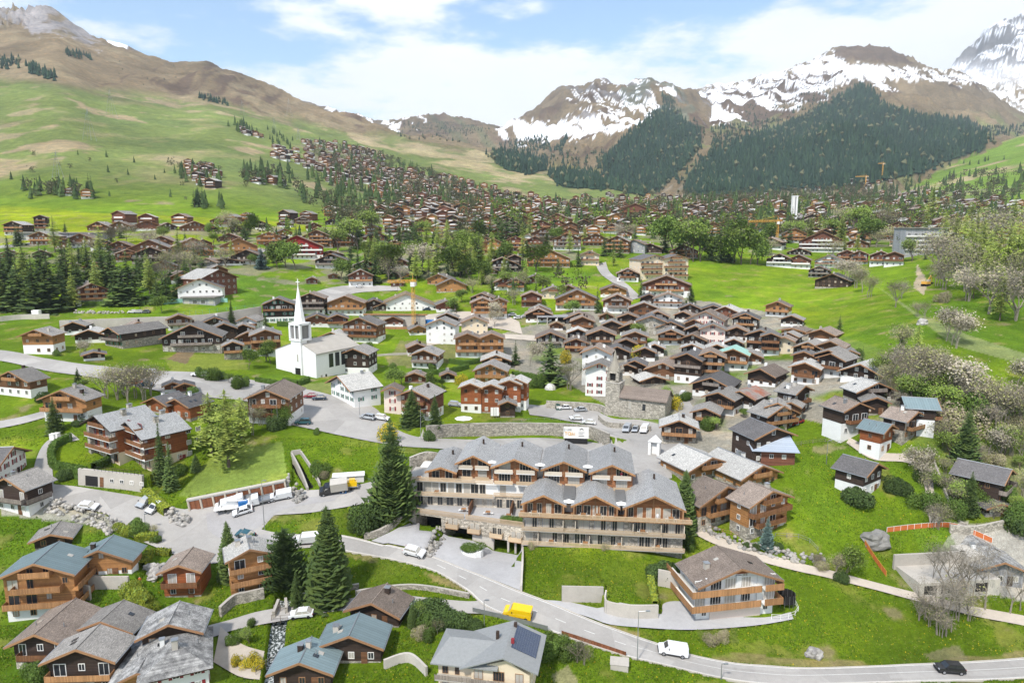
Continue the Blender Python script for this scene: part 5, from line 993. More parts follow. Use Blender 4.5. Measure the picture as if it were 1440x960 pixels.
for poly, n_, wa, wb, dm in (([(100,345),(310,345),(310,402),(110,402)], 9, 70, 110, 22), ([(440,340),(760,336),(760,402),(440,398)], 20, 70, 120, 22), ([(300,318),(470,312),(470,332),(310,334)], 8, 60, 90, 24), ([(1050,318),(1320,312),(1320,350),(1080,352)], 14, 70, 110, 24), ([(700,310),(860,300),(900,340),(720,350)], 12, 60, 100, 24),
   ([(745,440),(1150,450),(1190,540),(960,565),(800,520)], 22, 90, 130, 11.5), ([(480,440),(720,430),(730,520),(560,540)], 5, 80, 110, 17), ([(60,470),(370,470),(360,500),(80,500)], 4, 90, 120, 16)):
    k_ = 0
    for _ in range(400):
        if k_ >= n_: break
        x = xr_.uniform(min(p[0] for p in poly), max(p[0] for p in poly)); y = xr_.uniform(min(p[1] for p in poly), max(p[1] for p in poly))
        if not inpoly(np.array([x]), np.array([y]), poly)[0]: continue
        P = hit(x, y)
        if any(math.hypot(P.x - q[0], P.y + 4 - q[1] - 4) < dm for q in HOUSES) or any(inpoly(np.array([P.x]), np.array([P.y]), p)[0] for p, a_, c_ in ROADS): continue
        w = xr_.uniform(wa, wb); hs([(x * 4, y * 4, w, y * 4 - w * xr_.uniform(.55, .72), xr_.uniform(-20, 12), xr_.uniform(.85, 1.1), xr_.choice('KKBBOR' if dm > 15 else 'KKKKB') + xr_.choice('ggm') + xr_.choice('nww'))], 0, 0); k_ += 1
# the chalet with wide orange balconies
hs([(1262,598,470,300,10,.78,'Wms',{'rd':(1285,310,1150,184),'W':16,'sl':.36,'oy':1.9,'bal':False,'chim':1,'label':'white-framed chalet with wide orange balconies and weathered roof beside the road'})], 720, 720)
# ------------------------------------------------------------------ the hotel
M['htrim'] = mat('hotel_trim', (.52, .45, .36), .8, None, 1, .1)
ht = empty('hotel', HO, HR); tag(ht, 'long stone and timber hotel with many grey gabled roofs in the centre', 'hotel'); hrnd = random.Random(4)
def gable_unit(x0, x1, y0, y1, zf, ze, zr, zwall=None, wall='hq', over=1.3, hw=None):
    """gabled timber unit between x0..x1; zf floor of the top storey, eave ze, ridge zr"""
    xc = (x0 + x1) / 2; w = (x1 - x0) / 2; sl = (zr - ze) / w
    MB().prism([(x0, zwall if zwall is not None else zf), (x1, zwall if zwall is not None else zf), (x1, ze), (xc, zr), (x0, ze)], y0, y1).build('timber_wall', M[wall], ht)
    r = MB(); xe = w + .45; z2 = zr - xe * sl
    for s in (-1, 1):
        q = [(xc, zr + .28), (xc + s*xe, z2 + .28), (xc + s*xe, z2), (xc, zr)]; a = [(p[0], y0 - over, p[1]) for p in q]; c = [(p[0], y1 + .5, p[1]) for p in q]
        r.face([a[0], a[1], c[1], c[0]], 0); r.face([a[1], a[2], c[2], c[1]], 1); r.face([a[2], a[3], c[3], c[2]], 1); r.face(a, 1); r.face(c, 1)
    ro = r.build('roof', [M['hroof'], M['fascia']], ht)
    f = MB()
    for s in (-1, 1): f.prism([(xc, zr + .3), (xc + s*(xe+.03), z2 + .3), (xc + s*(xe+.03), z2 - .12), (xc, zr - .12)], y0 - over - .08, y0 - over - .005)
    f.build('bargeboard', M['railo'], ht)
    for x in (xc - w*.93, xc, xc + w*.93):
        z = zr - abs(x - xc) * sl - .3; MB().box(x - .12, x + .12, y0 - over + .1, y0 - .01, z, z + .28).build('purlin', M['fascia'], ht)
    MB().box(xc + .6, xc + 1.0, y1 - 5, y1 - 4.6, zr - .6*sl - .2, zr + 1.0).build('chimney', M['K'], ro)
    # a timber post in the middle and windows either side
    MB().box(xc - .14, xc + .14, y0 - .12, y0 - .01, zf, zr - .35).build('post', M['fascia'], ht)
    return xc, w
M['hroof'] = mat('roof_light_slate', (.34, .335, .325), .7, 'slate', .3, .2)
def wins(x0, x1, y, z, n, w=1.3, h=2.0, fr='htrim', skip=.0, curtain=True):
    for j in range(n):
        if hrnd.random() < skip: continue
        x = x0 + (x1 - x0) * (j + .5) / n; window(ht, x, y - .03, z, hrnd.choice([w, w, w*1.3]), h, 0, None, 3, fr, 'balcony_door' if h > 1.8 else 'window')
def rail(x0, x1, y, z, parent=ht, h=.88, m='railh'):
    b = MB(); b.box(x0, x1, y - .04, y + .04, z + h - .1, z + h, 0); b.box(x0, x1, y - .03, y + .03, z + .06, z + .14, 0); n = int((x1 - x0) / .24)
    for k in range(n + 1): x = x0 + (x1 - x0) * k / max(n, 1); b.box(x - .07, x + .07, y - .025, y + .025, z, z + h - .05, 0)
    return b.build('railing', M[m], parent)
M['railh'] = mat('hotel_railing', (.50, .37, .24), .75, None, 1, .15)
# front block: two stone floors, a timber gable floor
MB().box(0, 32.6, .15, 20, -4, 6.15).build('stone_wall', M['hs'], ht)
MB().box(-.6, 34.0, -1.7, 1.5, 6.02, 6.2).build('balcony_floor', M['railo'], ht)
MB().box(0, 32.8, -1.5, .1, 2.9, 3.08).build('balcony_floor', M['conc'], ht); MB().box(0, 32.8, -1.5, .1, -.2, -.02).build('balcony_floor', M['conc'], ht)
rail(-.6, 34.0, -1.72, 6.2); rail(0, 32.8, -1.52, 3.08); rail(0, 32.8, -1.52, 0)
for z in (0.02, 3.1):
    x = .6
    while x < 31.5:
        w = hrnd.choice([1.1, 1.6, 2.6, 3.6]); 
        if w > 2.2:
            MB().box(x, x + w, .05, .12, z, z + 2.5).build('loggia_shade', M['G'], ht)  # flat grey panel, the shade of a recess put into its colour
            for k in range(int(w / 1.2)): window(ht, x + .7 + k * 1.2, .0, z, 1.05, 2.3, 0, None, 3, 'htrim', 'balcony_door')
        else: window(ht, x + w / 2, .1, z, w, 2.15, 0, None, 3, 'htrim', 'balcony_door')
        x += w + hrnd.choice([.9, 1.4, 2.0])
        if hrnd.random() < .4: MB().box(x - .35, x - .2, -1.45, .1, z, z + 2.4).build('partition', M['htrim'], ht)
for x0, x1, zr in ((.2, 8.6, 10.6), (10.4, 19.4, 10.9), (20.8, 32.4, 11.4)):
    xc, w = gable_unit(x0, x1, .4, 14, 6.15, 8.7, zr, over=1.9)
    wins(x0 + .4, x1 - .4, .4, 6.25, int((x1 - x0) / 1.75), 1.15, 2.1)
    for x in (x0 + .15, x1 - .15): MB().box(x - .15, x + .15, -1.6, -1.3, 6.2, 8.7).build('post', M['fascia'], ht)
for x0, x1 in ((8.6, 10.4), (19.4, 20.8)):
    MB().box(x0, x1, 1.6, 14, 6.15, 9.3).build('link_wall', M['G'], ht); MB().box(x0 - .3, x1 + .3, 1.1, 14, 9.3, 9.5).build('link_roof', M['hroof'], ht)
    window(ht, (x0 + x1)/2, 1.55, 6.3, x1 - x0 - .3, 2.4, 0, None, 3, 'metal')
    c = MB(); q = [((x0+x1)/2 + 1.3*math.cos(k*math.pi/4), .4 + 1.1*math.sin(k*math.pi/4), 9.0) for k in range(8)]
    for k in range(8): c.face([q[k], q[(k+1) % 8], ((x0+x1)/2, .4, 9.5)])
    c.build('awning', M['trim'], ht)
# podium wing (turned), with garages under it
pe = MB(); pod = link('stone_podium', None, ht); pod.rotation_euler = (0, 0, R(-18) - HR)
def pbox(x0, x1, y0, y1, z0, z1, m, name='stone_wall', par=None): return MB().box(x0, x1, y0, y1, z0, z1).build(name, m, par or pod)
S_ = M['hs']
pbox(-26.2, -24.6, 0, 6, -4, 3.05, S_); pbox(-24.6, -18.4, 0, .5, 3.0 - .35, 3.05, S_); pbox(-18.4, -17.6, 0, 6, -4, 3.05, S_)
pbox(-17.6, -11.2, 0, .5, .9, 3.05, S_); pbox(-11.2, -6.4, 0, .6, -5, 3.05, M['conc']); pbox(-11.25, -6.35, -.08, 0, -.2, 3.05, S_)
pbox(-6.4, -.3, 0, .5, -.4, 3.05, S_); pbox(-.3, .1, 0, 5, -5, 3.05, S_)
for x in (-3.2, -1.6): pbox(x - .2, x + .2, .1, .5, -5, -.4, M['conc'], 'pillar')
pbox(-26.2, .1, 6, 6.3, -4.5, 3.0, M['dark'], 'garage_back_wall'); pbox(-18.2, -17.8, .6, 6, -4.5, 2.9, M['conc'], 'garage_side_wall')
pbox(-26.2, 2, -.1, 13, 3.06, 3.25, M['drive'], 'terrace')
for x0, x1 in ((-26.2, -13), (-12.7, .4)):
    b = MB(); n = int((x1 - x0) / .24); b.box(x0, x1, -.16, -.08, 4.15, 4.25)
    for k in range(n): x = x0 + (x1 - x0) * k / n; b.box(x, x + .15, -.15, -.1, 3.1, 4.2)
    b.build('railing', M['railh'], pod)
for x in (-15.6, -10.6, -5.6, -1.4):
    z0 = .25 if x > -12 else 1.2
    z0 = {-15.6: 1.0, -10.6: .6, -5.6: .3, -1.4: 0}[x]
    fl = pbox(x - 1.4, x + 1.4, -1.0, -.01, z0 - .15, z0, M['railo'], 'balcony'); pbox(x - 1.4, x + 1.4, -1.05, -.97, z0, z0 + .95, M['railh'], 'railing', fl)
    pbox(x - 1.4, x - 1.33, -.97, -.01, z0, z0 + .95, M['railh'], 'railing', fl); pbox(x + 1.33, x + 1.4, -.97, -.01, z0, z0 + .95, M['railh'], 'railing', fl)
    for d in (-.6, .6): window(pod, x + d, -.09, z0 + .05, .9, 1.9, 0, None, 2, 'htrim', 'balcony_door')
# rear block
def rw(x0, x1, y, z0, z1, m, name='wall'): return MB().box(x0, x1, y, y + 12, z0, z1).build(name, m, ht)
YB = 9.0
rw(-26, 22.8, YB, 2, 6.0, S_, 'stone_wall'); rw(-26.0, 22.6, YB + .6, 6.0, 9.0, M['W'], 'plaster_wall')
wins(-25, 13, YB, 3.3, 17, 1.3, 2.1); 
for x in (-12, -3): MB().box(x - .15, x + .15, 4, YB, 3.25, 5.2).build('partition', M['B'], ht)
MB().box(-27, -7, YB - 1.6, YB + .6, 5.85, 6.05).build('balcony_floor', M['conc'], ht); rail(-27, -7.4, YB - 1.6, 6.05); rail(-7.2, 2.6, YB - .3, 6.0); wins(-25, -9, YB + .6, 6.15, 9, 1.35, 2.2); wins(-7, 13, YB + .6, 6.15, 6, 1.3, 2.1, skip=.3)
MB().box(-27, -11.5, YB - .8, YB + 8, 8.95, 9.12).build('terrace', M['conc'], ht); rail(-27, -7.4, YB - .8, 9.1)
for x0, x1, y, top, zr in ((13.9, 22.8, YB - 1.0, 11.6, 14.8), (3.6, 12.6, YB, 11.6, 14.8), (-7.4, 2.2, YB + .2, 11.6, 14.9), (-15.6, -8.2, YB + 2, 11.6, 14.7), (-22.0, -15.8, YB + .4, 9.1, 12.3)):
    ze = top + 1.3 if top > 10 else 11.3
    xc, w = gable_unit(x0, x1, y, y + 13, top, ze, zr, zwall=9.0, over=1.6)
    for z in ([9.1, 11.7] if top > 10 else [9.15]):
        for s in (-1, 1):
            window(ht, xc + s * w * .48, y - .04, z, w * .55, 2.1 if z < 11.5 else 2.0, 0, None, 3, 'htrim', 'balcony_door')
            fl = MB().box(xc + s*w*.5 - w*.42, xc + s*w*.5 + w*.42, y - 1.1, y - .02, z - .2, z - .02).build('balcony', M['trim'], ht)
            MB().box(xc + s*w*.5 - w*.42, xc + s*w*.5 + w*.42, y - 1.15, y - 1.07, z, z + .8).build('railing', M['htrim'] if z > 11.5 else M['railh'], fl)
for x0, x1, y in ((12.6, 13.9, YB + 2), (2.2, 3.6, YB + 2), (-8.2, -7.4, YB + 2.5)):
    rw(x0, x1, y, 6, 12.6, M['G'], 'link_wall'); MB().box(x0 - .4, x1 + .4, y - .5, y + 12, 12.6, 12.8).build('link_roof', M['hroof'], ht)
    for z in (6.2, 9.2): window(ht, (x0+x1)/2, y - .04, z, x1 - x0, 2.4, 0, None, 3, 'metal')
    c = MB(); q = [((x0+x1)/2 + 1.3*math.cos(k*math.pi/4), y - 1.3 + 1.0*math.sin(k*math.pi/4), 13.3) for k in range(8)]
    for k in range(8): c.face([q[k], q[(k+1) % 8], ((x0+x1)/2, y - 1.3, 13.8)])
    c.build('awning', M['trim'], ht)
# things on the terraces
def to_world(x, y, z): return HO + Vector((x*hx[0] + y*hy[0], x*hx[1] + y*hy[1], z))
tb = MB(); tb.box(-.5, .5, -.5, .5, .7, .76); tb.box(-.05, .05, -.05, .05, 0, .7); tbm = tb.mesh('table_top', [M['railo']])
chm = MB(); chm.box(-.25, .25, -.25, .25, .42, .48); chm.box(-.25, .25, .2, .26, .48, .95)
for sx in (-1, 1):
    for sy in (-1, 1): chm.box(sx*.22 - .02, sx*.22 + .02, sy*.22 - .02, sy*.22 + .02, 0, .42)
chme = chm.mesh('chair_seat', [M['trim']])
for k, (x, y, z) in enumerate([(-8, 5, 3.26), (-13.5, 6, 3.26), (-3.4, 4, 3.26), (2.5, -.8, 6.2), (12.5, -.8, 6.2), (15.5, -.8, 6.2), (30, -.8, 6.2), (24.5, -.6, 3.1), (6, -.7, 0.0), (13, -.7, 0), (20, -.7, 0), (27.5, -.7, 0), (-20, 8.4, 6.06), (-24, 8.6, 9.13)]):
    o = link('terrace_table', tbm, None, to_world(x, y, z), HR); reg(o, 'small wooden table on a hotel terrace', *project(*to_world(x, y, z)), 'table', 'tables on the hotel terraces')
    for s in (-1, 1): o = link('terrace_chair', chme, None, to_world(x + s * .85, y, z), HR + s * 1.57); reg(o, 'white chair at a hotel terrace table', *project(*to_world(x + s*.85, y, z)), 'chair', 'chairs on the hotel terraces')
for k, (x, y) in enumerate([(.8, 3.2), (1.9, 2.6), (2.9, 2.4), (-1.0, 2.6)]):
    o = link('shrub', PROTO['bush'][0][0], None, to_world(-k*1.1 - .6, 1.6 + k * .1, 3.2)); o.scale = (1.3, 1.1, 1.7); reg(o, 'dark green terrace shrub', *project(*to_world(-k*1.1, 1.6, 4)), 'shrub', 'garden and slope shrubs')

S_ = M['S']
# ------------------------------------------------------------------ white church
Pc = hit(419, 527); ch = empty('church', Pc, R(-30)); tag(ch, 'modern white church with slender pointed white steeple', 'church')
WH = M['cw'] = mat('church_white', (.80, .79, .77), .9, None, .4, .05, rnd=0); k_ = .98
# the tower stands at the middle of the front; body goes back from it, front splayed
prof_ = [(-12.4, -6), (8.0, -6), (8.0, 8.2), (-.6, 12.0), (-12.4, 8.0)]
MB().prism(prof_, 1.2, 23).build('wall', WH, ch)
r = MB(); 
for (xa, za, xb, zb) in ((-12.9, 7.9, -.6, 12.1), (-.6, 12.1, 8.6, 8.05)):
    r.face([(xa, 1.0, za + .12), (xb, 1.0, zb + .12), (xb, 23.4, zb + .12), (xa, 23.4, za + .12)], 0); r.face([(xa, 1.0, za), (xb, 1.0, zb), (xb, 1.0, zb + .12), (xa, 1.0, za + .12)], 0)
r.box(8.2, 8.6, 1.0, 23.4, 7.7, 8.16); r.build('roof', M['l2'] if 'l2' in M else M['conc'], ch)
for j in range(5): MB().box(8.0, 8.09, 7.5 + j * 3.1, 9.6 + j * 3.1, 2.2, 7.2).build('window', M['glass'], ch)
for j in range(2): MB().box(8.0, 8.06, 3.2 + j * 2.2, 4.0 + j * 2.2, -1.0, .1).build('window', M['glass'], ch)
MB().box(-3.2, 1.6, .4, 3.5, -4, 12.6).build('tower_base', WH, ch)
MB().box(-.5, .2, .33, .42, 4.7, 7.4).build('window', M['glass'], ch); MB().box(-1.6, 1.0, .33, .42, 0, 2.4).build('door', M['dark'], ch)
bt = MB()
x0, x1, y0, y1 = -3.6, 2.2, .0, 5.2
for (a, c) in ((x0, y0), (x1 - .8, y0), (x0, y1 - .8), (x1 - .8, y1 - .8)): bt.box(a, a + .8, c, c + .8, 12.6, 18.4)
bt.box(x0, x1, y0, y1, 12.2, 12.9); bt.box(x0, x1, y0, y1, 17.8, 18.6); bt.box(x0 + 2.6, x0 + 3.1, y0 + .1, y0 + .5, 12.9, 17.8)
bt.build('belfry', WH, ch)
MB().box(x0 + .7, x1 - .7, y0 + .7, y1 - .7, 12.9, 17.8).build('belfry_louvre', mat('louvre_grey', (.22, .21, .20), .7, 'vplanks', 1, .1, rnd=0), ch)
sp_ = MB(); cx, cy = (x0 + x1) / 2, (y0 + y1) / 2; 
for zz0, r0, zz1, r1 in ((18.6, 2.15, 31.6, .14),):
    q = [(cx + r0*math.cos(k*math.pi/4 + .39), cy + r0*math.sin(k*math.pi/4 + .39), zz0) for k in range(8)]; w = [(cx + r1*math.cos(k*math.pi/4 + .39), cy + r1*math.sin(k*math.pi/4 + .39), zz1) for k in range(8)]
    for k in range(8): sp_.face([q[k], q[(k+1) % 8], w[(k+1) % 8], w[k]])
sp_.build('spire', WH, ch); MB().box(cx - .1, cx + .1, cy - .1, cy + .1, 31.5, 34.2).box(cx - .9, cx + .9, cy - .09, cy + .09, 33.0, 33.25).build('cross', WH, ch)

# ------------------------------------------------------------------ stone chapel
Pp = hit(876, 588); cp = empty('chapel', Pp, R(-27)); cp.scale = (1, 1, .93); tag(cp, 'old grey stone chapel with square bell tower and pointed spire', 'chapel')
MB().box(-6.3, -1.6, 1.0, 5.7, -4, 11.6).build('tower', S_, cp); MB().box(-6.5, -1.4, .8, 5.9, 11.6, 11.9).build('cornice', M['conc'], cp)
bf = MB()
for a, c in ((-6.1, 1.1), (-3.1, 1.1), (-6.1, 4.3), (-3.1, 4.3)): bf.box(a, a + 1.0, c, c + 1.0, 11.9, 15.0)
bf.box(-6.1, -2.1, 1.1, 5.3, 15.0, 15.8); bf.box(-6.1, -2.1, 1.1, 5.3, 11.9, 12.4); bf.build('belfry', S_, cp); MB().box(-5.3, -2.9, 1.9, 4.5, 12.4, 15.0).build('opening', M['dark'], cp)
sp_ = MB(); q = [(-4.1 + 2.2*math.cos(k*math.pi/4 + .39), 3.2 + 2.2*math.sin(k*math.pi/4 + .39), 15.8) for k in range(8)]
w = [(-4.1 + .8*math.cos(k*math.pi/4 + .39), 3.2 + .8*math.sin(k*math.pi/4 + .39), 19.2) for k in range(8)]
for k in range(8): sp_.face([q[k], q[(k+1) % 8], w[(k+1) % 8], w[k]]); sp_.face([w[k], w[(k+1) % 8], (-4.1, 3.2, 23)])
sp_.build('spire', M['S2'] if 'S2' in M else mat('spire_stone', (.30, .27, .22), .9, None, 1, .25), cp)
for a, c in ((-6, 1.2), (-2.2, 1.2), (-6, 5.2), (-2.2, 5.2)):
    z = MB(); z.face([(a-.5, c-.5, 15.8), (a+.5, c-.5, 15.8), (a, c, 17.8)]); z.face([(a+.5, c-.5, 15.8), (a+.5, c+.5, 15.8), (a, c, 17.8)]); z.face([(a+.5, c+.5, 15.8), (a-.5, c+.5, 15.8), (a, c, 17.8)]); z.face([(a-.5, c+.5, 15.8), (a-.5, c-.5, 15.8), (a, c, 17.8)]); z.build('pinnacle', M['S'], cp)
nave = MB(); nave.prism([(.6, -4), (8.4, -4), (8.4, 7.4), (4.5, 10.0), (.6, 7.4)], -1.55, 13.2, axis='x'); nave.build('wall', S_, cp)
r = MB()
for s in (-1, 1): r.prism([(4.5, 10.05), (4.5, 10.35), (4.5 + s*4.6, 7.25), (4.5 + s*4.6, 6.95)], -1.5, 13.8, axis='x')
r.build('roof', mat('chapel_roof', (.25, .20, .165), .9, 'slate', .5, .3), cp)
for x in (1.5, 6.0): MB().box(x, x + 1.0, .52, .62, 3.4, 5.6).build('window', M['glass'], cp)
for y in (2.8, 5.4):
    for z in (.5, 4.0): MB().box(13.2, 13.28, y, y + .6, z, z + 1.4).build('window', M['glass'], cp)

# ------------------------------------------------------------------ walls and fences
def rockpile(pts, h, wid, label, seed=1, s0=.25, s1=.6):
    P = dens(gxy(pts)); rnd = random.Random(seed); b = MB(); L = sum((a - c).length for a, c in zip(P, P[1:]))
    for k in range(int(L * wid * 2.2 + L * h)):
        i = rnd.randrange(len(P) - 1); p = P[i].lerp(P[i+1], rnd.random()); d = (P[i+1] - P[i]).normalized(); nr = Vector((-d.y, d.x, 0)); u_ = rnd.uniform(-.5, .5)
        c = p + nr * wid * u_ * (1 if nr.y > 0 else -1); c.z = H(c.x, c.y) + rnd.uniform(0, h) * (u_ + .6); s = rnd.uniform(s0, s1); N = 6
        rr = [[(s*rnd.uniform(.75, 1.2)) for _ in range(N)] for _ in range(4)]
        q = lambda i2, j: c + Vector((math.cos(i2 % N*1.047)*math.sin((j+.6)*.72)*rr[j][i2 % N], math.sin(i2 % N*1.047)*math.sin((j+.6)*.72)*rr[j][i2 % N], math.cos((j+.6)*.72)*s*.8))
        for i2 in range(N):
            b.face([c + Vector((0,0,s*.85)), q(i2, 0), q(i2+1, 0)], k % 3)
            for j in range(3): b.face([q(i2, j), q(i2, j+1), q(i2+1, j+1), q(i2+1, j)], k % 3)
    o = b.build('boulder_wall', [M['rock'], M['rockl'], M['rockd']]); tag(o, label, 'rock wall'); return o
M['rockl'] = mat('boulder_pale', (.36, .33, .285), .9, None, 1.1, .4, bump=.8); M['rockd'] = mat('boulder_dark', (.22, .21, .19), .9, None, 1.1, .4, bump=.8)
def wall(pts, h, th, m, label, cat='wall', name='retaining_wall', cap=True, down=1.5, world=None, hs_=None):
    P = world or dens(BANKP.get((pts[0], pts[-1])) or gxy(pts)); b = MB()
    for i, (p, q) in enumerate(zip(P, P[1:])):
        d = (q - p); 
        if d.length < .01: continue
        d.normalize(); n = Vector((-d.y, d.x, 0)) * th / 2; up = Vector((0, 0, 1))
        h0 = h if hs_ is None else hs_[0] + (hs_[1] - hs_[0]) * i / (len(P) - 1); h1 = h if hs_ is None else hs_[0] + (hs_[1] - hs_[0]) * (i + 1) / (len(P) - 1)
        A = [p - n - up*down, q - n - up*down, q - n + up*h1, p - n + up*h0]; B_2 = [p + n - up*down, q + n - up*down, q + n + up*h1, p + n + up*h0]
        b.face(A); b.face(B_2[::-1]); b.face([A[3], A[2], B_2[2], B_2[3]], 1); 
        if i == 0: b.face([A[0], A[3], B_2[3], B_2[0]])
        if i == len(P) - 2: b.face([A[1], B_2[1], B_2[2], A[2]])
    o = b.build(name, [m, M['conc'] if cap else m]); tag(o, label, cat); return o
wall([(600,617),(660,613),(720,612),(790,613),(830,617),(856,628)], 3.8, .6, S_, 'curved rubble wall along the road behind the hotel')
wall([(577,668),(600,660),(620,662)], 4.5, .6, S_, 'tall rubble wall at the left end of the hotel roofs')
wall([(520,700),(540,690),(556,684),(575,676)], 2.4, .5, S_, 'stone wall rising behind the big drooping spruce')
wall([(512,758),(530,754),(552,742),(578,722)], 1.4, .6, S_, 'stone wall flanking the upper hotel driveway'); rockpile([(601,782),(610,770),(618,755),(622,745)], 1.0, 2.0, 'planted boulder bank between the two hotel driveways', 24)
wall([(768,573),(800,574),(835,577),(852,583)], 2.4, .5, S_, 'stone wall behind the parked cars left of the chapel'); wall([(842,590),(855,600),(880,602),(915,606)], 1.6, .5, S_, 'low curved parapet wall below the chapel')
wall([(790,845),(820,845),(848,846)], 3.0, .4, M['conc'], 'grey concrete garden wall beside the road'); wall([(852,847),(853,862),(885,868),(925,868)], 2.5, .4, M['conc'], 'concrete wall under the hedged lawn, right'); wall([(925,822),(945,826),(965,832)], 3.2, .5, M['conc'], 'concrete wall behind the yard of the orange-balconied chalet')
wall([(85,468),(140,466),(200,463),(290,458),(368,446)], 5.2, .6, M['conc'], 'long pale concrete retaining wall below the sports ground')
rockpile([(105,440),(150,441),(210,439)], 1.5, 0.8, 'stone block wall below the dark firs', 63); wall([(0,452),(30,449),(70,448)], 2.2, .5, M['conc'], 'low concrete wall left under the firs')
wall([(500,505),(540,500),(600,497)], .8, .4, M['conc'], 'low garden wall by the vegetable plots')
rockpile([(970,735),(1000,748),(1040,765),(1075,775),(1110,783),(1160,790)], 0.9, 2.2, 'rockery of pale boulders above the footpath', 46)
rockpile([(70,712),(100,720),(150,738),(162,748)], 1.1, 3.2, 'rubble bank of pale stones beside the street', 30); rockpile([(237,722),(250,732),(264,736)], 1.5, 2.2, 'boulder wall at the left end of the garages', 12)
rockpile([(402,682),(410,690),(420,700),(424,704)], 1.3, 2.5, 'boulder wall at the right end of the garages', 47); rockpile([(440,672),(455,668)], 0.7, 2.0, 'pale boulders beside the water channel', 12)
wall([(410,640),(418,655),(426,672),(433,690)], .9, .4, M['conc'], 'left kerb wall of the water channel'); wall([(423,638),(434,654),(444,670),(450,684)], .9, .4, M['conc'], 'right kerb wall of the water channel'); wall([(410,640),(423,638)], 1.2, .4, M['conc'], 'head wall of the water channel')
wall([(500,836),(560,828),(600,829),(660,840)], .9, .5, S_, 'low stone wall under the grass wedge'); wall([(425,840),(470,833),(505,826)], .9, .5, S_, 'low stone wall beside the lane near the dense cone tree')
wall([(310,867),(330,850),(350,845),(372,840)], 2.0, .6, S_, 'curved stone wall under the bright honey chalet'); wall([(1290,640),(1310,645),(1350,735),(1400,737)], .6, .4, M['conc'], 'low path wall at the right')
wall([(1335,748),(1370,750),(1410,742)], 1.8, .5, S_, 'stone wall in front of the long charcoal-roofed house'); wall([(385,868),(392,850)], 1.2, .5, S_, 'left stone edge of the stream'); wall([(403,862),(402,848)], 1.2, .5, S_, 'right stone edge of the stream')
wall([(540,940),(575,930),(600,950)], 1.6, .4, M['conc'], 'concrete stair wall left of the solar-panel house'); wall([(120,828),(150,830),(182,828)], 2.6, .5, M['conc'], 'concrete terrace wall below the brown-doored house'); wall([(100,838),(128,843)], 2.8, .4, M['conc'], 'concrete ramp wall beside the large honey chalet')
# garage row
def frame_from(p, q):
    a, b = BANKP[(p, q)] if (p, q) in BANKP else (hit(*p), hit(*q)); d = b - a; return a, math.atan2(d.y, d.x), Vector((d.x, d.y, 0)).length, d.z
a, an, ln, dz = frame_from((267, 718), (404, 690)); g = empty('garage_row', a, an); g.rotation_euler = (0, -math.atan2(dz, ln), an); tag(g, 'long row of brown garage doors set into the lawn bank', 'garage row')
n = 8; MB().box(0, ln, 0, .6, -1, 2.5).build('wall', M['W'], g); zz = dz / ln
MB().box(-.2, ln + .2, -.3, .9, 2.5, 2.72).build('roof', M['conc'], g)
for k in range(n):
    x0 = ln * k / n + .25; MB().box(x0, x0 + ln / n - .5, -.06, .02, 0 + 0, 2.15).build('garage_door', M['garage'], g)
for k in range(n + 1): MB().box(ln * k / n - .16, ln * k / n + .16, -.25, 0, -1, 2.5).build('pillar', M['htrim'], g)
a, an, ln, dz = frame_from((110, 682), (200, 692)); g = empty('garage_building', a, an); g.rotation_euler = (0, -math.atan2(dz, ln), an); tag(g, 'concrete garage front with small square windows below the apartment house', 'garage')
MB().box(0, ln, 0, .8, -1.5, 4.0).build('wall', M['conc'], g); MB().box(1.8, 4.8, -.05, .02, .2, 2.6).build('garage_door', M['dark'], g); MB().box(5.3, 6.2, -.05, .02, .2, 2.6).build('door', M['B'], g)
for k in range(4): window(g, 8.2 + k * 2.4, -.03, 1.6, .9, .9, 0, None, 2, 'trim')
b = MB(); b.bar((4, 0, 4.9), (ln, 0, 4.9), .05)
for k in range(14): b.bar((4 + (ln - 4) * k / 13, 0, 4.0), (4 + (ln - 4) * k / 13, 0, 4.9), .04)
b.build('railing', M['dark'], g)
def fence(pts, h, m, label, rails=2, post=2.0, panel=None, cat='fence'):
    P = dens(gxy(pts)); L = sum((a - b).length for a, b in zip(P, P[1:])); n = max(2, int(L / post)); P = resamp(P, n + 1); 
    o = empty('fence', P[0]); tag(o, label, cat); b = MB()
    for i, p in enumerate(P):
        q = p - P[0]
        if n <= 60: MB().bar(q - Vector((0,0,.4)), q + Vector((0, 0, h)), .06, 0, 4).build('post', m, o)
    for p, q in zip(P, P[1:]):
        for k in range(rails): z = h * (k + 1) / rails - .06; b.bar(p - P[0] + Vector((0,0,z)), q - P[0] + Vector((0,0,z)), .035)
    if rails: b.build('rail', m, o)
    if panel:
        c = MB()
        for p, q in zip(P, P[1:]):
            p2, q2 = p - P[0], q - P[0]; dn = Vector((-(q2-p2).y, (q2-p2).x, 0)).normalized() * .02
            c.face([p2 + dn, q2 + dn, q2 + dn + Vector((0,0,h*.9)), p2 + dn + Vector((0,0,h*.9))]); c.face([p2 - dn, q2 - dn, q2 - dn + Vector((0,0,h*.9)), p2 - dn + Vector((0,0,h*.9))])
        c.build('netting', panel, o)
    return o
fence([(1216,766),(1230,788),(1246,810)], 1.2, M['yel'], 'short orange netting fence running down from the boulder', 1, 1.4, M['orn']); fence([(1247,748),(1290,743),(1335,741),(1365,750),(1395,763)], 1.2, M['trim'], 'long orange netting fence with white posts above the building plot', 1, 1.6, M['orn'])
fence([(604,614),(660,604),(720,595),(790,592),(850,612)], 1.0, M['metal'], 'grey railing on top of the curved rubble wall', 2, 2.5)
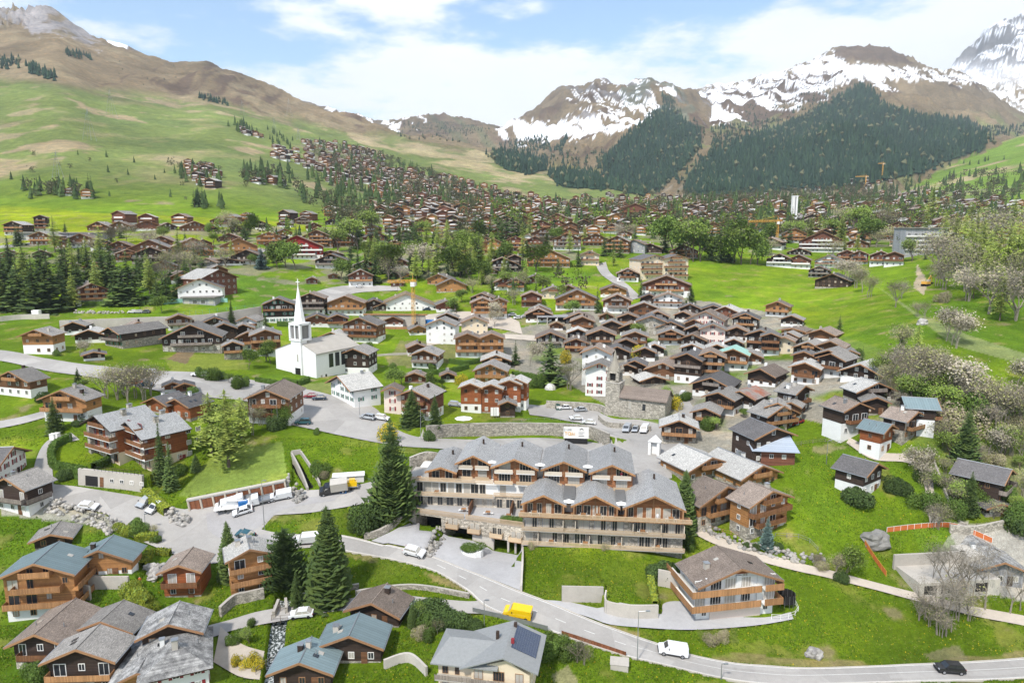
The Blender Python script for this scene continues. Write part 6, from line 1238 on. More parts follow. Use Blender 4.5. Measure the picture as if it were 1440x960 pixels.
fence([(790,892),(830,905),(880,922)], .8, M['garage'], 'rusty guard rail on the lower side of the main road', 1, 2.5, M['garage']); fence([(665,860),(700,868),(770,886)], .9, M['metal'], 'grey guard rail above the solar-panel house', 2, 2.5, M['metal'])
fence([(382,872),(392,873),(408,871)], 1.1, M['railg'], 'wooden railing on the near side of the stream bridge', 2, 1.5); fence([(385,858),(395,859),(405,857)], 1.1, M['railg'], 'wooden railing on the far side of the stream bridge', 2, 1.5); fence([(360,948),(375,935),(392,926)], 1.1, M['railg'], 'weathered rail fence beside the stream at the bottom', 2, 1.8)
fence([(68,706),(100,716),(146,734)], 1.0, M['dark'], 'dark rail fence above the rubble bank', 2, 2); fence([(975,730),(1000,745),(1040,755)], 1.0, M['railo'], 'yellowish wooden fence along the footpath', 2, 1.6); fence([(1090,755),(1130,758),(1150,775)], 1.0, M['metal'], 'grey wooden fence of the lower chalet garden', 2, 2)
fence([(1085,870),(1105,870),(1122,862),(1118,850)], 1.0, M['trim'], 'white railing round the terrace of the orange-balconied chalet', 2, 1.6); fence([(250,446),(300,440),(370,434)], 2.2, mat('fence_green', (.10, .32, .26), .7, None, 1, .1), 'green mesh fence of the sports ground', 3, 4); fence([(230,428),(280,424),(320,425)], 2.2, mat('fence_teal', (.12, .40, .32), .7, None, 1, .1), 'teal fence in front of the white hall', 3, 3, mat('fence_net', (.25, .45, .38), .8, None, 1, .1))
fence([(1325,735),(1360,742),(1400,738)], 1.0, M['railg'], 'weathered fence by the bottom of the footpath at the right', 2, 2); fence([(1110,628),(1160,622),(1195,628)], 1.0, M['railg'], 'pasture fence above the low white and dark house', 2, 3)
# lean-to sheet of the big barn
P1 = hit(1086, 658); ln_ = empty('lean_to', P1 + Vector((0, 1, 0)), R(-8)); tag(ln_, 'lean-to with pale blue sheet roof against the big dark barn', 'lean-to')
MB().box(-4.6, 5.6, 0, 4, -3, 4.3).build('wall', M['R'], ln_); b = MB(); b.face([(-5, -1.4, 4.4), (6.4, -1.4, 4.4), (4.6, 4.6, 8.0), (-6.4, 4.6, 8.0)]); b.face([(-5, -1.4, 4.25), (6.4, -1.4, 4.25), (4.6, 4.6, 7.85), (-6.4, 4.6, 7.85)]); b.face([(-5, -1.4, 4.25), (6.4, -1.4, 4.25), (6.4, -1.4, 4.4), (-5, -1.4, 4.4)]); b.build('roof', M['tarp'], ln_)
for x in (-3, 0, 3): window(ln_, x, -.04, 2.2, 1.0, 1.1, 0, None, 2, 'trim')

wall([(735,762),(735,790),(734,812),(733,832)], 1.3, .35, M['conc'], 'low pale edge wall between the hotel driveway and the lawn')
P = hit(664, 778); pl = empty('planter', P, 0); tag(pl, 'small raised round planter with shrubs on the hotel driveway', 'planter'); b = MB(); q = [(2.3*math.cos(k*.628), 1.7*math.sin(k*.628)) for k in range(10)]; b.prism(q, -1.5, .9, axis='z'); b.build('kerb_wall', M['W'], pl)
o = link('planting', PROTO['bush'][1][0], pl, (0, 0, .9)); o.scale = (3.0, 2.2, 1.3)
# ------------------------------------------------------------------ apartment house with two gables, solar house, others
def ridge_frame(px, py, ax, ay, bx, by, oh=1.2):
    P = hit(px, py); a, t = ray(px, py); D = depth_of(py, P.y); h = (py - ay) * D * (CP - t * SP) / F; zr = P.z + h; q = []
    for u_, v_ in ((ax, ay), (bx, by)): a2, t2 = ray(u_, v_); y2 = (zr - CZ) / t2; q.append(Vector((a2 * y2, y2, zr)))
    d_ = q[1] - q[0]; rot = math.degrees(math.atan2(-d_.x, d_.y)); fr = Vector((math.sin(R(rot)), -math.cos(R(rot)), 0))
    return Vector((q[0].x - fr.x * oh, q[0].y - fr.y * oh, P.z)), rot, Vector((d_.x, d_.y)).length - oh - .8, h
def apart(px, py, rd, W, sl, levels, side):
    P, rot, L, Hr = ridge_frame(px, py, *rd, 2.2); o = empty('apartment_house', P, R(rot)); He = Hr - W / 2 * sl
    MB().box(-W/2 + .05, W/2 - .05, .05, L, -5, 2.6).build('wall', M['C'], o); MB().prism([(-W/2, 2.6), (W/2, 2.6), (W/2, He), (0, Hr), (-W/2, He)], 0, L).build('timber_wall', M['Q'], o)
    MB().box(W*.18, W*.32, -.3, 0, -2, He - .3).build('stone_pier', S_, o); MB().box(-W/2, -W/2 + 1.2, -1.2, 0, -2, He - .3).build('stone_pier', S_, o)
    r = MB(); xe = W/2 + 1.2; ze = Hr - xe * sl
    for s in (-1, 1):
        q = [(0, Hr + .3), (s*xe, ze + .3), (s*xe, ze), (0, Hr)]; a = [(p[0], -2.2, p[1]) for p in q]; c = [(p[0], L + .8, p[1]) for p in q]
        r.face([a[0], a[1], c[1], c[0]], 0); r.face([a[1], a[2], c[2], c[1]], 1); r.face([a[2], a[3], c[3], c[2]], 1); r.face(a, 1); r.face(c, 1)
    rf = r.build('roof', [mat('roof_pale_grey', (.37, .37, .36), .75, 'slate', .3, .15), M['K']], o)
    for z in levels:
        w = W if z < He - 1 else W * .62; f = MB().box(-w/2, w/2 + (.0 if z > He - 1 else .0), -1.9, -.01, z - .22, z).build('balcony', M['trim'], o)
        MB().box(-w/2, w/2, -1.95, -1.85, z, z + 1.0).build('railing', M['rail'], f); MB().box(w/2 - .1, w/2, -1.85, -.01, z, z + 1.0).build('railing', M['rail'], f)
        if z < He - 1 and side: f = MB().box(W/2, W/2 + 1.4, -1.9, 3.5, z - .22, z).build('balcony', M['trim'], o); MB().box(W/2 + 1.3, W/2 + 1.4, -1.9, 3.5, z, z + 1).build('railing', M['rail'], f)
    for z in [0] + list(levels):
        w = W if z < He - 1 else W * .6
        for j in range(int(w / 2.4)):
            x = -w/2 + (j + .5) * w / int(w / 2.4); window(o, x, -.03, z + .05, 1.8, 2.1 if z < He - 1 else 1.8, 0, None, 3, 'fascia' if j % 2 else 'redsh', 'balcony_door')
    if side:
        for z in (0, 2.9, 5.8):
            for j in range(4): 
                if (j + int(z)) % 3: window(o, W/2 + .03, 4.5 + j * 2.6, z + .9, 1.2, 1.2, R(90), None, 3, 'trim')
        MB().box(W/2 + .02, W/2 + .08, 7, 8.6, -.6, 1.6).build('garage_door', M['redsh'], o)
    for x, y in ((W*.18, 4), (-W*.2, 8)):
        z = Hr - abs(x) * sl; c = MB().box(x - .5, x + .5, y - .5, y + .5, z, z + 1.7).build('chimney', S_, rf); MB().box(x - .6, x + .6, y - .6, y + .6, z + 1.75, z + 1.85).build('chimney_cap', M['metal'], rf)
    return o
tag(apart(133, 648, (131,586,204,570), 11.5, .44, (2.9, 5.8, 8.7), False), 'left wing of the red-brown apartment house with three long balconies', 'apartment house')
tag(apart(185, 655, (176,595,247,580), 12.8, .42, (2.9, 5.8, 8.9), True), 'right wing of the red-brown apartment house with timber side wall', 'apartment house')
# cream house with the solar panels
P = hit(684, 992); so = empty('house', P, R(-10)); so.scale = (.76, .76, .76); tag(so, 'cream house with grey roof and solar panels at the bottom edge', 'house')
MB().box(-9.6, 4, 0, 9, -3, 8.8).build('wall', M['C'], so)
MB().prism([(-2.8, -3), (8.6, -3), (8.6, 7.8), (4.2, 10.6), (-2.8, 8.2)], -.6, 9.6).build('wall', M['C'], so)
r = MB(); gr_ = mat('roof_shingle_grey', (.25, .255, .25), .8, None, 1.5, .2, rnd=0)
r.face([(-10.8, -1.5, 8.9), (2.5, -1.5, 8.9), (2.5, 4.6, 11.0), (-8.4, 4.6, 11.0)]); r.face([(-8.4, 4.6, 11.0), (2.5, 4.6, 11.0), (2.5, 10.4, 9.0), (-10.8, 10.4, 9.0)]); r.face([(-10.8, -1.5, 8.9), (-8.4, 4.6, 11.0), (-10.8, 10.4, 9.0)])
r.box(-10.8, 2.5, -1.5, 10.4, 8.65, 8.88)
xr = 3.6
for s, xe in ((-1, 8.5), (1, 6.8)):
    zr = 11.7; sl = .38; q = [(xr, zr + .25), (xr + s*xe, zr - xe*sl + .25), (xr + s*xe, zr - xe*sl), (xr, zr)]; a = [(p[0], -2.0, p[1]) for p in q]; c = [(p[0], 11, p[1]) for p in q]
    r.face([a[0], a[1], c[1], c[0]]); r.face([a[1], a[2], c[2], c[1]]); r.face(a); r.face(c); r.face([a[2], a[3], c[3], c[2]])
rf = r.build('roof', gr_, so)
sm = MB(Matrix.Translation((xr + .9, 2.2, 11.7 - .9*.38 + .3)) @ Matrix.Rotation(math.atan(.38), 4, 'Y')); sm.box(0, 5.2, 0, 7.6, 0, .1); sm.build('solar_panel', M['solar'], rf)
for x, y, m_ in ((1.2, 5.5, 'K'), (4.6, 3.6, 'redsh'), (4.2, 9.2, 'K')): MB().box(x - .3, x + .3, y - .3, y + .3, 10.2, 12.6).build('chimney', M[m_], rf)
for z in (2.9, 5.9):
    f = MB().box(-9.8, 8.8, -2.0, -.02, z - .25, z).build('balcony', M['conc'], so); b = MB(); b.box(-9.8, 8.8, -2.0, -1.95, z + .55, z + .65); b.box(-9.8, 8.8, -2.0, -1.95, z + .25, z + .32)
    for k in range(8): b.box(-9.8 + k*2.65 - .06, -9.8 + k*2.65 + .06, -2.02, -1.92, z, z + 1.15)
    b.box(-9.8, 8.8, -1.96, -1.93, z + .1, z + 1.0); b.build('railing', M['railg'], f)
for z in (0, 3, 6):
    for x, w in ((-8.2, 1.2), (-5.8, .9), (-1.4, 1.8), (2.6, 2.2), (6.6, 1.6)): window(so, x, -.64 if x > -2.8 else -.04, z + .1, w, 2.0, 0, None, 3, 'fascia', 'balcony_door')
for z in (3, 6):
    for y in (2, 5): window(so, 8.63, y, z + .8, 1.1, 1.2, R(90), None, 3, 'trim')
# wide orange balconies added to their chalet: found by its label
for o in list(C.objects):
    if o.get('label', '').startswith('white-framed chalet'):
        W, L = 16, 12
        for z in (2.9, 5.7):
            for x0, x1 in ((-W/2 - 1.3, 4.2), (4.9, W/2 + .6)):
                f = MB().box(x0, x1, -1.7, -.02, z - .2, z).build('balcony', M['trim'], o); MB().box(x0, x1, -1.78, -1.68, z - .25, z + 1.0).build('railing', M['railo'], f)
                if x0 < -5: MB().box(x0, x0 + .1, -1.7, L * .8, z - .25, z + 1).build('railing', M['railo'], f); MB().box(x0 + .1, -W/2 - .05, -.02, L * .8, z - .2, z).build('balcony_floor', M['trim'], f)
                else: MB().box(x1 - .1, x1, -1.68, 2.5, z - .25, z + 1).build('railing', M['railo'], f)
            MB().box(-W/2 + 1, W/2 - 1, -.07, -.02, z + .1, z + 2.3).build('rendered_front', M['W'], o)
            for x in (-7, -4, -1.2, 1.8, 6.6): window(o, x, -.1, z + .1, 2.2, 2.1, 0, None, 3, 'trim', 'balcony_door')
            for x in (-5.6, .4, 4.6): MB().box(x - .5, x + .5, -.35, -.08, z, z + 2.6).build('pier', M['W'], o)
        MB().prism([(-4.4, 8.5), (4.4, 8.5), (0, 10.0)], -.12, -.03).build('gable_boards', M['Q'], o)
        MB().box(-W/2 + 3, W/2 - 3, -.25, -.02, .0, 2.4).build('garage_wall', M['N'], o)
# unfinished concrete building
P = hit(1352, 838); M['shell'] = mat('raw_concrete_pale', (.50, .46, .40), .9, None, .5, .35)
u_ = empty('building_shell', P, R(6)); tag(u_, 'unfinished pale concrete building behind the leafless trees', 'building')
MB().box(-9, 8, 0, .4, -2, 3.2).build('wall', M['shell'], u_)
for x in (-8, -4.4, 2.8): MB().box(x, x + 2.6, -.05, .02, .8, 2.6).build('opening', M['dark'], u_)
MB().box(-9, 8, 0.4, 7, 2.8, 3.2).build('slab', M['conc'], u_); MB().box(-9, -8.6, 0.4, 7, -2, 2.8).build('wall', M['conc'], u_); MB().box(-9.5, 6, 7, 7.5, -2, 5.6).build('wall', M['conc'], u_); MB().box(5, 8.5, 5, 10, 0, 5.6).build('stair_core', M['shell'], u_)
hs([(1300,90,150,-60,30,1.2,'Gsn',{'bal':False,'W':9}),], 1080, 800)
# ------------------------------------------------------------------ cranes, masts, tower, billboard
def lattice(b, p, q, w, nseg, m=0, r=.07):
    p = Vector(p); q = Vector(q); d = (q - p).normalized(); u = d.orthogonal().normalized(); v = d.cross(u)
    cs = [(u + v) * w, (u - v) * w, (-u - v) * w, (-u + v) * w]
    for c in cs: b.bar(p + c, q + c, r, m)
    for k in range(nseg):
        a, e = p.lerp(q, k / nseg), p.lerp(q, (k + 1) / nseg)
        for j in range(4): b.bar(a + cs[j], e + cs[(j + 1) % 4], r * .7, m)
def crane(px, py, hpx, jib, cjib, ang, lab, w=.6, thick=.14, m='yel'):
    P = hit(px, py); a, t = ray(px, py); D = depth_of(py, P.y); h = hpx * D * (CP - t*SP) / F; o = empty('tower_crane', P, R(ang)); s = D / F
    b = MB(); lattice(b, (0, 0, 0), (0, 0, h), w, int(h / 2) , 0, thick); b.build('mast', M[m], o); MB().box(-1.5, 1.5, -1.5, 1.5, -2, .5).build('base', M['conc'], o)
    b = MB(); lattice(b, (0, 0, h), (-jib * s, 0, h - .4), w * .8, int(jib * s / 2), 0, thick); b.build('jib', M[m], o)
    if cjib: b = MB(); lattice(b, (0, 0, h), (cjib * s, 0, h), w * .8, 4, 0, thick); b.build('counter_jib', M[m], o); MB().box(cjib*s*.6, cjib*s, -1, 1, h - 2.2, h - .4).build('counterweight', M['conc'], o)
    MB().bar((0, 0, h), (0, 0, h + w*6), thick*2, 0, 4, .05).build('tower_peak', M[m], o); b = MB(); b.bar((0,0,h + w*6), (-jib*s*.7, 0, h + .3), thick*.5); b.build('tie_rod', M[m], o); MB().box(-1, 1, -1.2, -.2, h - 2.5, h - .4).build('cab', M['trim'], o)
    MB().bar((-jib*s*.6, 0, h - .5), (-jib*s*.6, 0, h*.75), .05).build('hook_rope', M['dark'], o)
    tag(o, lab, 'crane', 'tower cranes'); return o
crane(582, 462, 66, 36, 5, -4, 'yellow tower crane over the building pit near the white steeple', .6, .11)
crane(1092, 345, 34, 42, 6, 3, 'orange crane left of the white tower in the town', .7, .17); crane(1240, 254, 24, 8, 3, 10, 'tall far crane at the foot of the forest', .8, .3); crane(1217, 262, 14, 14, 3, -12, 'low far crane left of the tall far one', .8, .28)
P = hit(1117, 318); tw = empty('bell_tower', P, R(12)); tag(tw, 'white concrete bell tower in the far town', 'tower'); MB().box(-3.2, -.9, 0, 3, -4, 30).build('pier', M['trim'], tw); MB().box(.7, 2.4, 0, 3, -4, 30).build('pier', WH, tw); MB().box(-.9, .7, .4, 2.8, -4, 30).build('louvre', M['G'], tw); MB().box(-3.4, 2.6, -.2, 3.2, 30, 31).build('cap', WH, tw)
def pylon(px, py, hpx, lab):
    P = hit(px, py); D = depth_of(py, P.y); h = hpx * D / F; o = empty('pylon', P); tag(o, lab, 'pylon', 'lattice pylons on the meadow'); b = MB(); w = h * .14
    for sx in (-1, 1):
        for sy in (-1, 1): b.bar((sx*w, sy*w, 0), (0, 0, h), .22, 0, 3, .1)
    for k in range(1, 7): f = 1 - k / 8; z = h * k / 8; b.bar((-w*f, -w*f, z), (w*f, -w*f, z), .12, 0, 3); b.bar((-w*f, -w*f, z), (w*f*.87, -w*f*.87, z + h/8), .12, 0, 3)
    b.build('lattice_mast', M['metal'], o); b = MB()
    for z, l in ((.72, .2), (.84, .16), (.94, .1)): b.bar((-h*l, 0, h*z), (h*l, 0, h*z), .18, 0, 3)
    b.build('cross_arm', M['metal'], o)
for x, y, h, l in ((82,254,40,'nearest lattice pylon low on the left meadow'),(126,198,44,'lattice pylon in the middle of the left meadow'),(157,165,38,'lattice pylon high on the left meadow'),(341,162,20,'small far pylon left of the hamlet on the slope'),(386,188,22,'far pylon above the hillside town'),(407,165,26,'far pylon nearest the brown crest'),(420,198,18,'lowest of the far pylons')): pylon(x, y, h, l)
def lamp(px, py, hpx, lab, arm=1.2):
    P = hit(px, py); a, t = ray(px, py); D = depth_of(py, P.y); h = hpx * D * (CP - t*SP) / F; o = empty('street_lamp', P); tag(o, lab, 'street lamp', 'street lamps'); MB().bar((0,0,-.3), (0,0,h), .09, 0, 7, .05).build('pole', M['metal'], o); MB().bar((0,0,h), (arm, -.3, h + .25), .05, 0, 6).build('arm', M['metal'], o); MB().box(arm - .1, arm + .6, -.45, -.15, h + .18, h + .32).build('lamp_head', M['metal'], o)
lamp(896, 928, 68, 'tall street lamp beside the white van'); lamp(592, 618, 42, 'street lamp by the road below the two firs'); lamp(506, 588, 30, 'street lamp at the junction by the restaurant'); lamp(391, 604, 34, 'street lamp beside the round bush', -1.2); lamp(681, 880, 36, 'thin mast by the lane mouth above the solar-panel house', .3)
lamp(1162, 652, 32, 'dark pole on the meadow right of the blue lean-to', .2); lamp(372, 745, 68, 'slim lamp post in front of the garage row', .5); lamp(307, 325, 18, 'white floodlight mast above the meadow edge', .6); lamp(1014, 955, 22, 'thin sign post at the lower edge of the main road', .3); lamp(205, 745, 22, 'short sign post by the two parked cars', .2)
# billboard
P = hit(810, 624); bd = empty('billboard', P, R(-4)); tag(bd, 'white hoarding with yellow letters and a black logo against the rubble wall', 'billboard')
bm = MB(); bm.box(-3.5, 3.5, 0, .15, 1.6, 4.9); bm.build('panel', M['trim'], bd); MB().box(-3.2, 3.2, .2, .4, -1, 1.6).build('frame', M['dark'], bd)
def text(s, loc, size, m, parent, rx=R(90), ext=.02, name='lettering', align='LEFT'):
    c = bpy.data.curves.new(name, 'FONT'); c.body = s; c.size = size; c.extrude = ext; c.align_x = align; o = bpy.data.objects.new(name, c); C.objects.link(o)
    dg = bpy.context.evaluated_depsgraph_get(); me = bpy.data.meshes.new_from_object(o.evaluated_get(dg)); bpy.data.objects.remove(o)
    me.materials.clear(); me.materials.append(m); q = link(name, me, parent, loc); q.rotation_euler = (rx, 0, 0); return q
text('I', (-3.3, -.04, 3.6), 1.2, PAINT['navy'], bd); text('LIKE', (-2.7, -.04, 3.85), .75, M['metal'], bd); text('TO', (-3.2, -.04, 2.55), 1.3, M['yel'], bd, ext=.03); text('ski', (-1.7, -.04, 2.5), 1.3, M['yel'], bd)
b = MB(); b.bar((1.0, -.03, 4.1), (1.5, -.03, 4.5), .09); b.bar((1.5, -.03, 4.5), (2.0, -.03, 4.1), .09); b.build('logo', M['dark'], bd)
for z, w in ((3.3, 1.6), (2.9, 1.2), (2.3, 1.5)): MB().box(.7, .7 + w, -.04, -.01, z, z + .12).build('printed_line', M['metal'] if z > 2.5 else M['dark'], bd)
# wayside shrine, tent, boulder, trampoline
P = hit(919, 640); sh = empty('shrine', P, R(-25)); tag(sh, 'small white arched wayside shrine at the end of the square', 'shrine')
MB().box(-1.5, -.8, 0, 1.6, -1, 3.6).box(.8, 1.5, 0, 1.6, -1, 3.6).box(-.8, .8, 1.0, 1.6, -1, 3.6).build('wall', M['W'], sh); MB().prism([(-1.7, 3.6), (1.7, 3.6), (0, 5.2)], -.2, 1.8).build('roof', M['W'], sh)
P = hit(774, 547); tn = MB()
for k in range(10):
    for j in range(4):
        f = lambda k, j: (2.1*math.cos(k*.628)*math.cos(j*.39), 2.1*math.sin(k*.628)*math.cos(j*.39), 2.2*math.sin(j*.39)); tn.face([f(k, j), f(k+1, j), f(k+1, j+1), f(k, j+1)])
tag(tn.build('tent', mat('tent_cloth', (.55, .53, .48), .9, 'boards', 1, .1), None, P), 'pale domed garden tent on the lawn left of the village', 'tent')
def boulder(px, py, r, lab, seed, sq=(1.3, 1, .9), m='rock'):
    rnd = random.Random(seed); P = hit(px, py); b = MB(); N = 14; Mr = 9
    import mathutils
    def q(i, j):
        th = i / N * 2 * math.pi; ph = j / Mr * math.pi - math.pi / 2; v = Vector((math.cos(th)*math.cos(ph), math.sin(th)*math.cos(ph), math.sin(ph))); n = mathutils.noise.noise(v * 1.6 + Vector((seed, 0, 0))) * .5 + mathutils.noise.noise(v * 4 + Vector((0, seed, 0))) * .22
        return (v.x*r*sq[0]*(1+n), v.y*r*sq[1]*(1+n), v.z*r*sq[2]*(1+n) + r*.45)
    for i in range(N):
        for j in range(Mr): b.face([q(i, j), q(i+1, j), q(i+1, j+1), q(i, j+1)])
    tag(b.build('boulder', M[m], None, P), lab, 'boulder', 'boulders')
boulder(1231, 765, 2.0, 'huge dark lone boulder at the bend of the orange fence', 3, (1.5, 1.1, .95), 'rockd'); boulder(1145, 922, 1.1, 'small grey boulder on the grass above the main road', 5); boulder(1297, 456, 1.6, 'grey rock on the far right-hand slope', 6)
for k, (x, y, r_) in enumerate(((213,800,1.0),(220,808,1.2),(226,800,.9),(232,806,.8),(215,815,.8))): boulder(x, y, r_, ['rock above the yellow hedge, highest one','large rock beside the curtained chalet','small upper rock beside the curtained chalet','right-hand rock beside the curtained chalet','lowest rock beside the curtained chalet'][k], 10 + k)
P = hit(1105, 850); t_ = empty('trampoline', P); tag(t_, 'netted black trampoline beside the orange-balconied chalet', 'trampoline'); b = MB(); c = MB()
for k in range(12): a0, a1 = k*.5236, (k+1)*.5236; b.bar((1.6*math.cos(a0), 1.6*math.sin(a0), 0), (1.6*math.cos(a0), 1.6*math.sin(a0), 2.6), .03); c.face([(1.6*math.cos(a0), 1.6*math.sin(a0), .8), (1.6*math.cos(a1), 1.6*math.sin(a1), .8), (0, 0, .78)]); c.face([(1.6*math.cos(a0), 1.6*math.sin(a0), .8), (1.6*math.cos(a1), 1.6*math.sin(a1), .8), (1.6*math.cos(a1), 1.6*math.sin(a1), 2.5), (1.6*math.cos(a0), 1.6*math.sin(a0), 2.5)])
b.build('pole', M['metal'], t_); c.build('net', M['dark'], t_)
P = hit(871, 938); b = MB(); b.box(-1.4, 1.4, -.9, .9, -.5, 1.0); b.face([(-1.5, -1, 1.02), (1.5, -1, 1.02), (1.5, 1, 1.25), (-1.5, 1, 1.25)]); o = b.build('utility_box', M['conc'], None, P, R(-10)); tag(o, 'pale concrete hatch box in the grass below the main road', 'utility box')
P = hit(774, 812 + 120); 
# portable toilet, container shed, umbrellas
P = hit(483, 692); pt = empty('portable_toilet', P, R(12)); tag(pt, 'blue portable toilet behind the lorry', 'toilet cabin'); MB().box(-.65, .65, -.65, .65, 0, 2.3).build('cabin', M['blue'], pt); MB().box(-.5, .5, -.68, -.655, .1, 2.0).build('door', PAINT['navy'], pt); MB().prism([(-.7, 2.3), (.7, 2.3), (0, 2.55)], -.7, .7).build('roof', M['trim'], pt)
P = hit(482, 686); sd = empty('substation', P + Vector((0, 1.5, 0)), R(12)); tag(sd, 'low white utility building beside the water channel', 'utility building'); MB().box(-2.5, 4.5, 0, 2.4, -1, 2.2).build('wall', M['trim'], sd); MB().box(-2.7, 4.7, -.3, 2.6, 2.2, 2.35).build('roof', M['W'], sd); MB().box(-3, -1, -.05, .02, 0, 2.1).build('door', M['metal'], sd)
def parasol(px, py, r, m, lab):
    P = hit(px, py); o = empty('parasol', P); tag(o, lab, 'parasol', 'parasols'); MB().bar((0,0,0), (0,0,2.4), .04).build('pole', M['metal'], o); b = MB()
    for k in range(8): a0, a1 = k*math.pi/4, (k+1)*math.pi/4; b.face([(r*math.cos(a0), r*math.sin(a0), 2.1), (r*math.cos(a1), r*math.sin(a1), 2.1), (0, 0, 2.75)])
    b.build('canopy', m, o)
parasol(652, 598, 2.6, M['trim'], 'wide cream parasol on the cafe terrace'); parasol(1064, 500, 1.4, M['trim'], 'white parasol by the teal-roofed chalet')
for k, x in enumerate((690, 694, 698)):
    P = hit(x, 588); o = empty('flag_banner', P); tag(o, ['left', 'middle', 'right'][k] + ' one of three white banner flags before the orange houses', 'banner', 'white banner flags'); MB().bar((0,0,0), (0,0,3.6), .04).build('pole', M['metal'], o); MB().box(0, .8, -.02, .02, .8, 3.5).build('flag', M['trim'], o)
for k, (x, y) in enumerate([(75,618),(80,617)]): P = hit(x, y); tag(MB().box(-.6, .6, -.6, .6, 0, 1.5).box(-.65, .65, -.65, .65, 1.5, 1.62).build('waste_bin', M['trim'], None, P), ['left','right'][k] + ' of the two white waste bins at the bend of the left street', 'bin', 'white bins')
# building pit by the crane
P = hit(555, 462); pit = empty('excavation_shoring', P, R(-3)); tag(pit, 'grey sprayed wall of the building pit under the yellow crane', 'pit wall'); MB().box(-15, 14, 4, 5, -1, 6).build('wall', M['conc'], pit); MB().box(-16, 15, 3.4, 5.4, 6, 6.5).build('edge_beam', M['railo'], pit); MB().box(-15, 14, -1, -.4, -1, 1.0).build('fence_board', M['railo'], pit)
P = hit(603, 459); o = empty('site_container', P, R(-20)); tag(o, 'blue site container beside the yellow crane', 'container'); MB().box(-4, 4, 0, 3, 0, 3).build('body', M['blue'], o); MB().box(-3.2, -2, -.05, .02, .1, 2.2).build('door', M['trim'], o)
# excavator on the slope
P = hit(1302, 402); ex = empty('excavator', P, R(30)); tag(ex, 'yellow excavator on the gravel scar', 'excavator'); MB().box(-2, 2, -1.4, -.7, 0, .9).box(-2, 2, .7, 1.4, 0, .9).build('track', M['dark'], ex); MB().box(-2, 1.6, -1.3, 1.3, 1.0, 2.2).build('body', M['yel'], ex); MB().box(.2, 1.6, -1.2, .1, 2.2, 3.3).build('cab', M['glass'], ex); MB().bar((1.5, .5, 2), (4.5, .5, 5), .25, 0, 4).bar((4.5, .5, 5), (6, .5, 1.5), .2, 0, 4).build('arm', M['yel'], ex); MB().box(5.5, 6.6, 0, 1, .6, 1.5).build('bucket', M['dark'], ex)

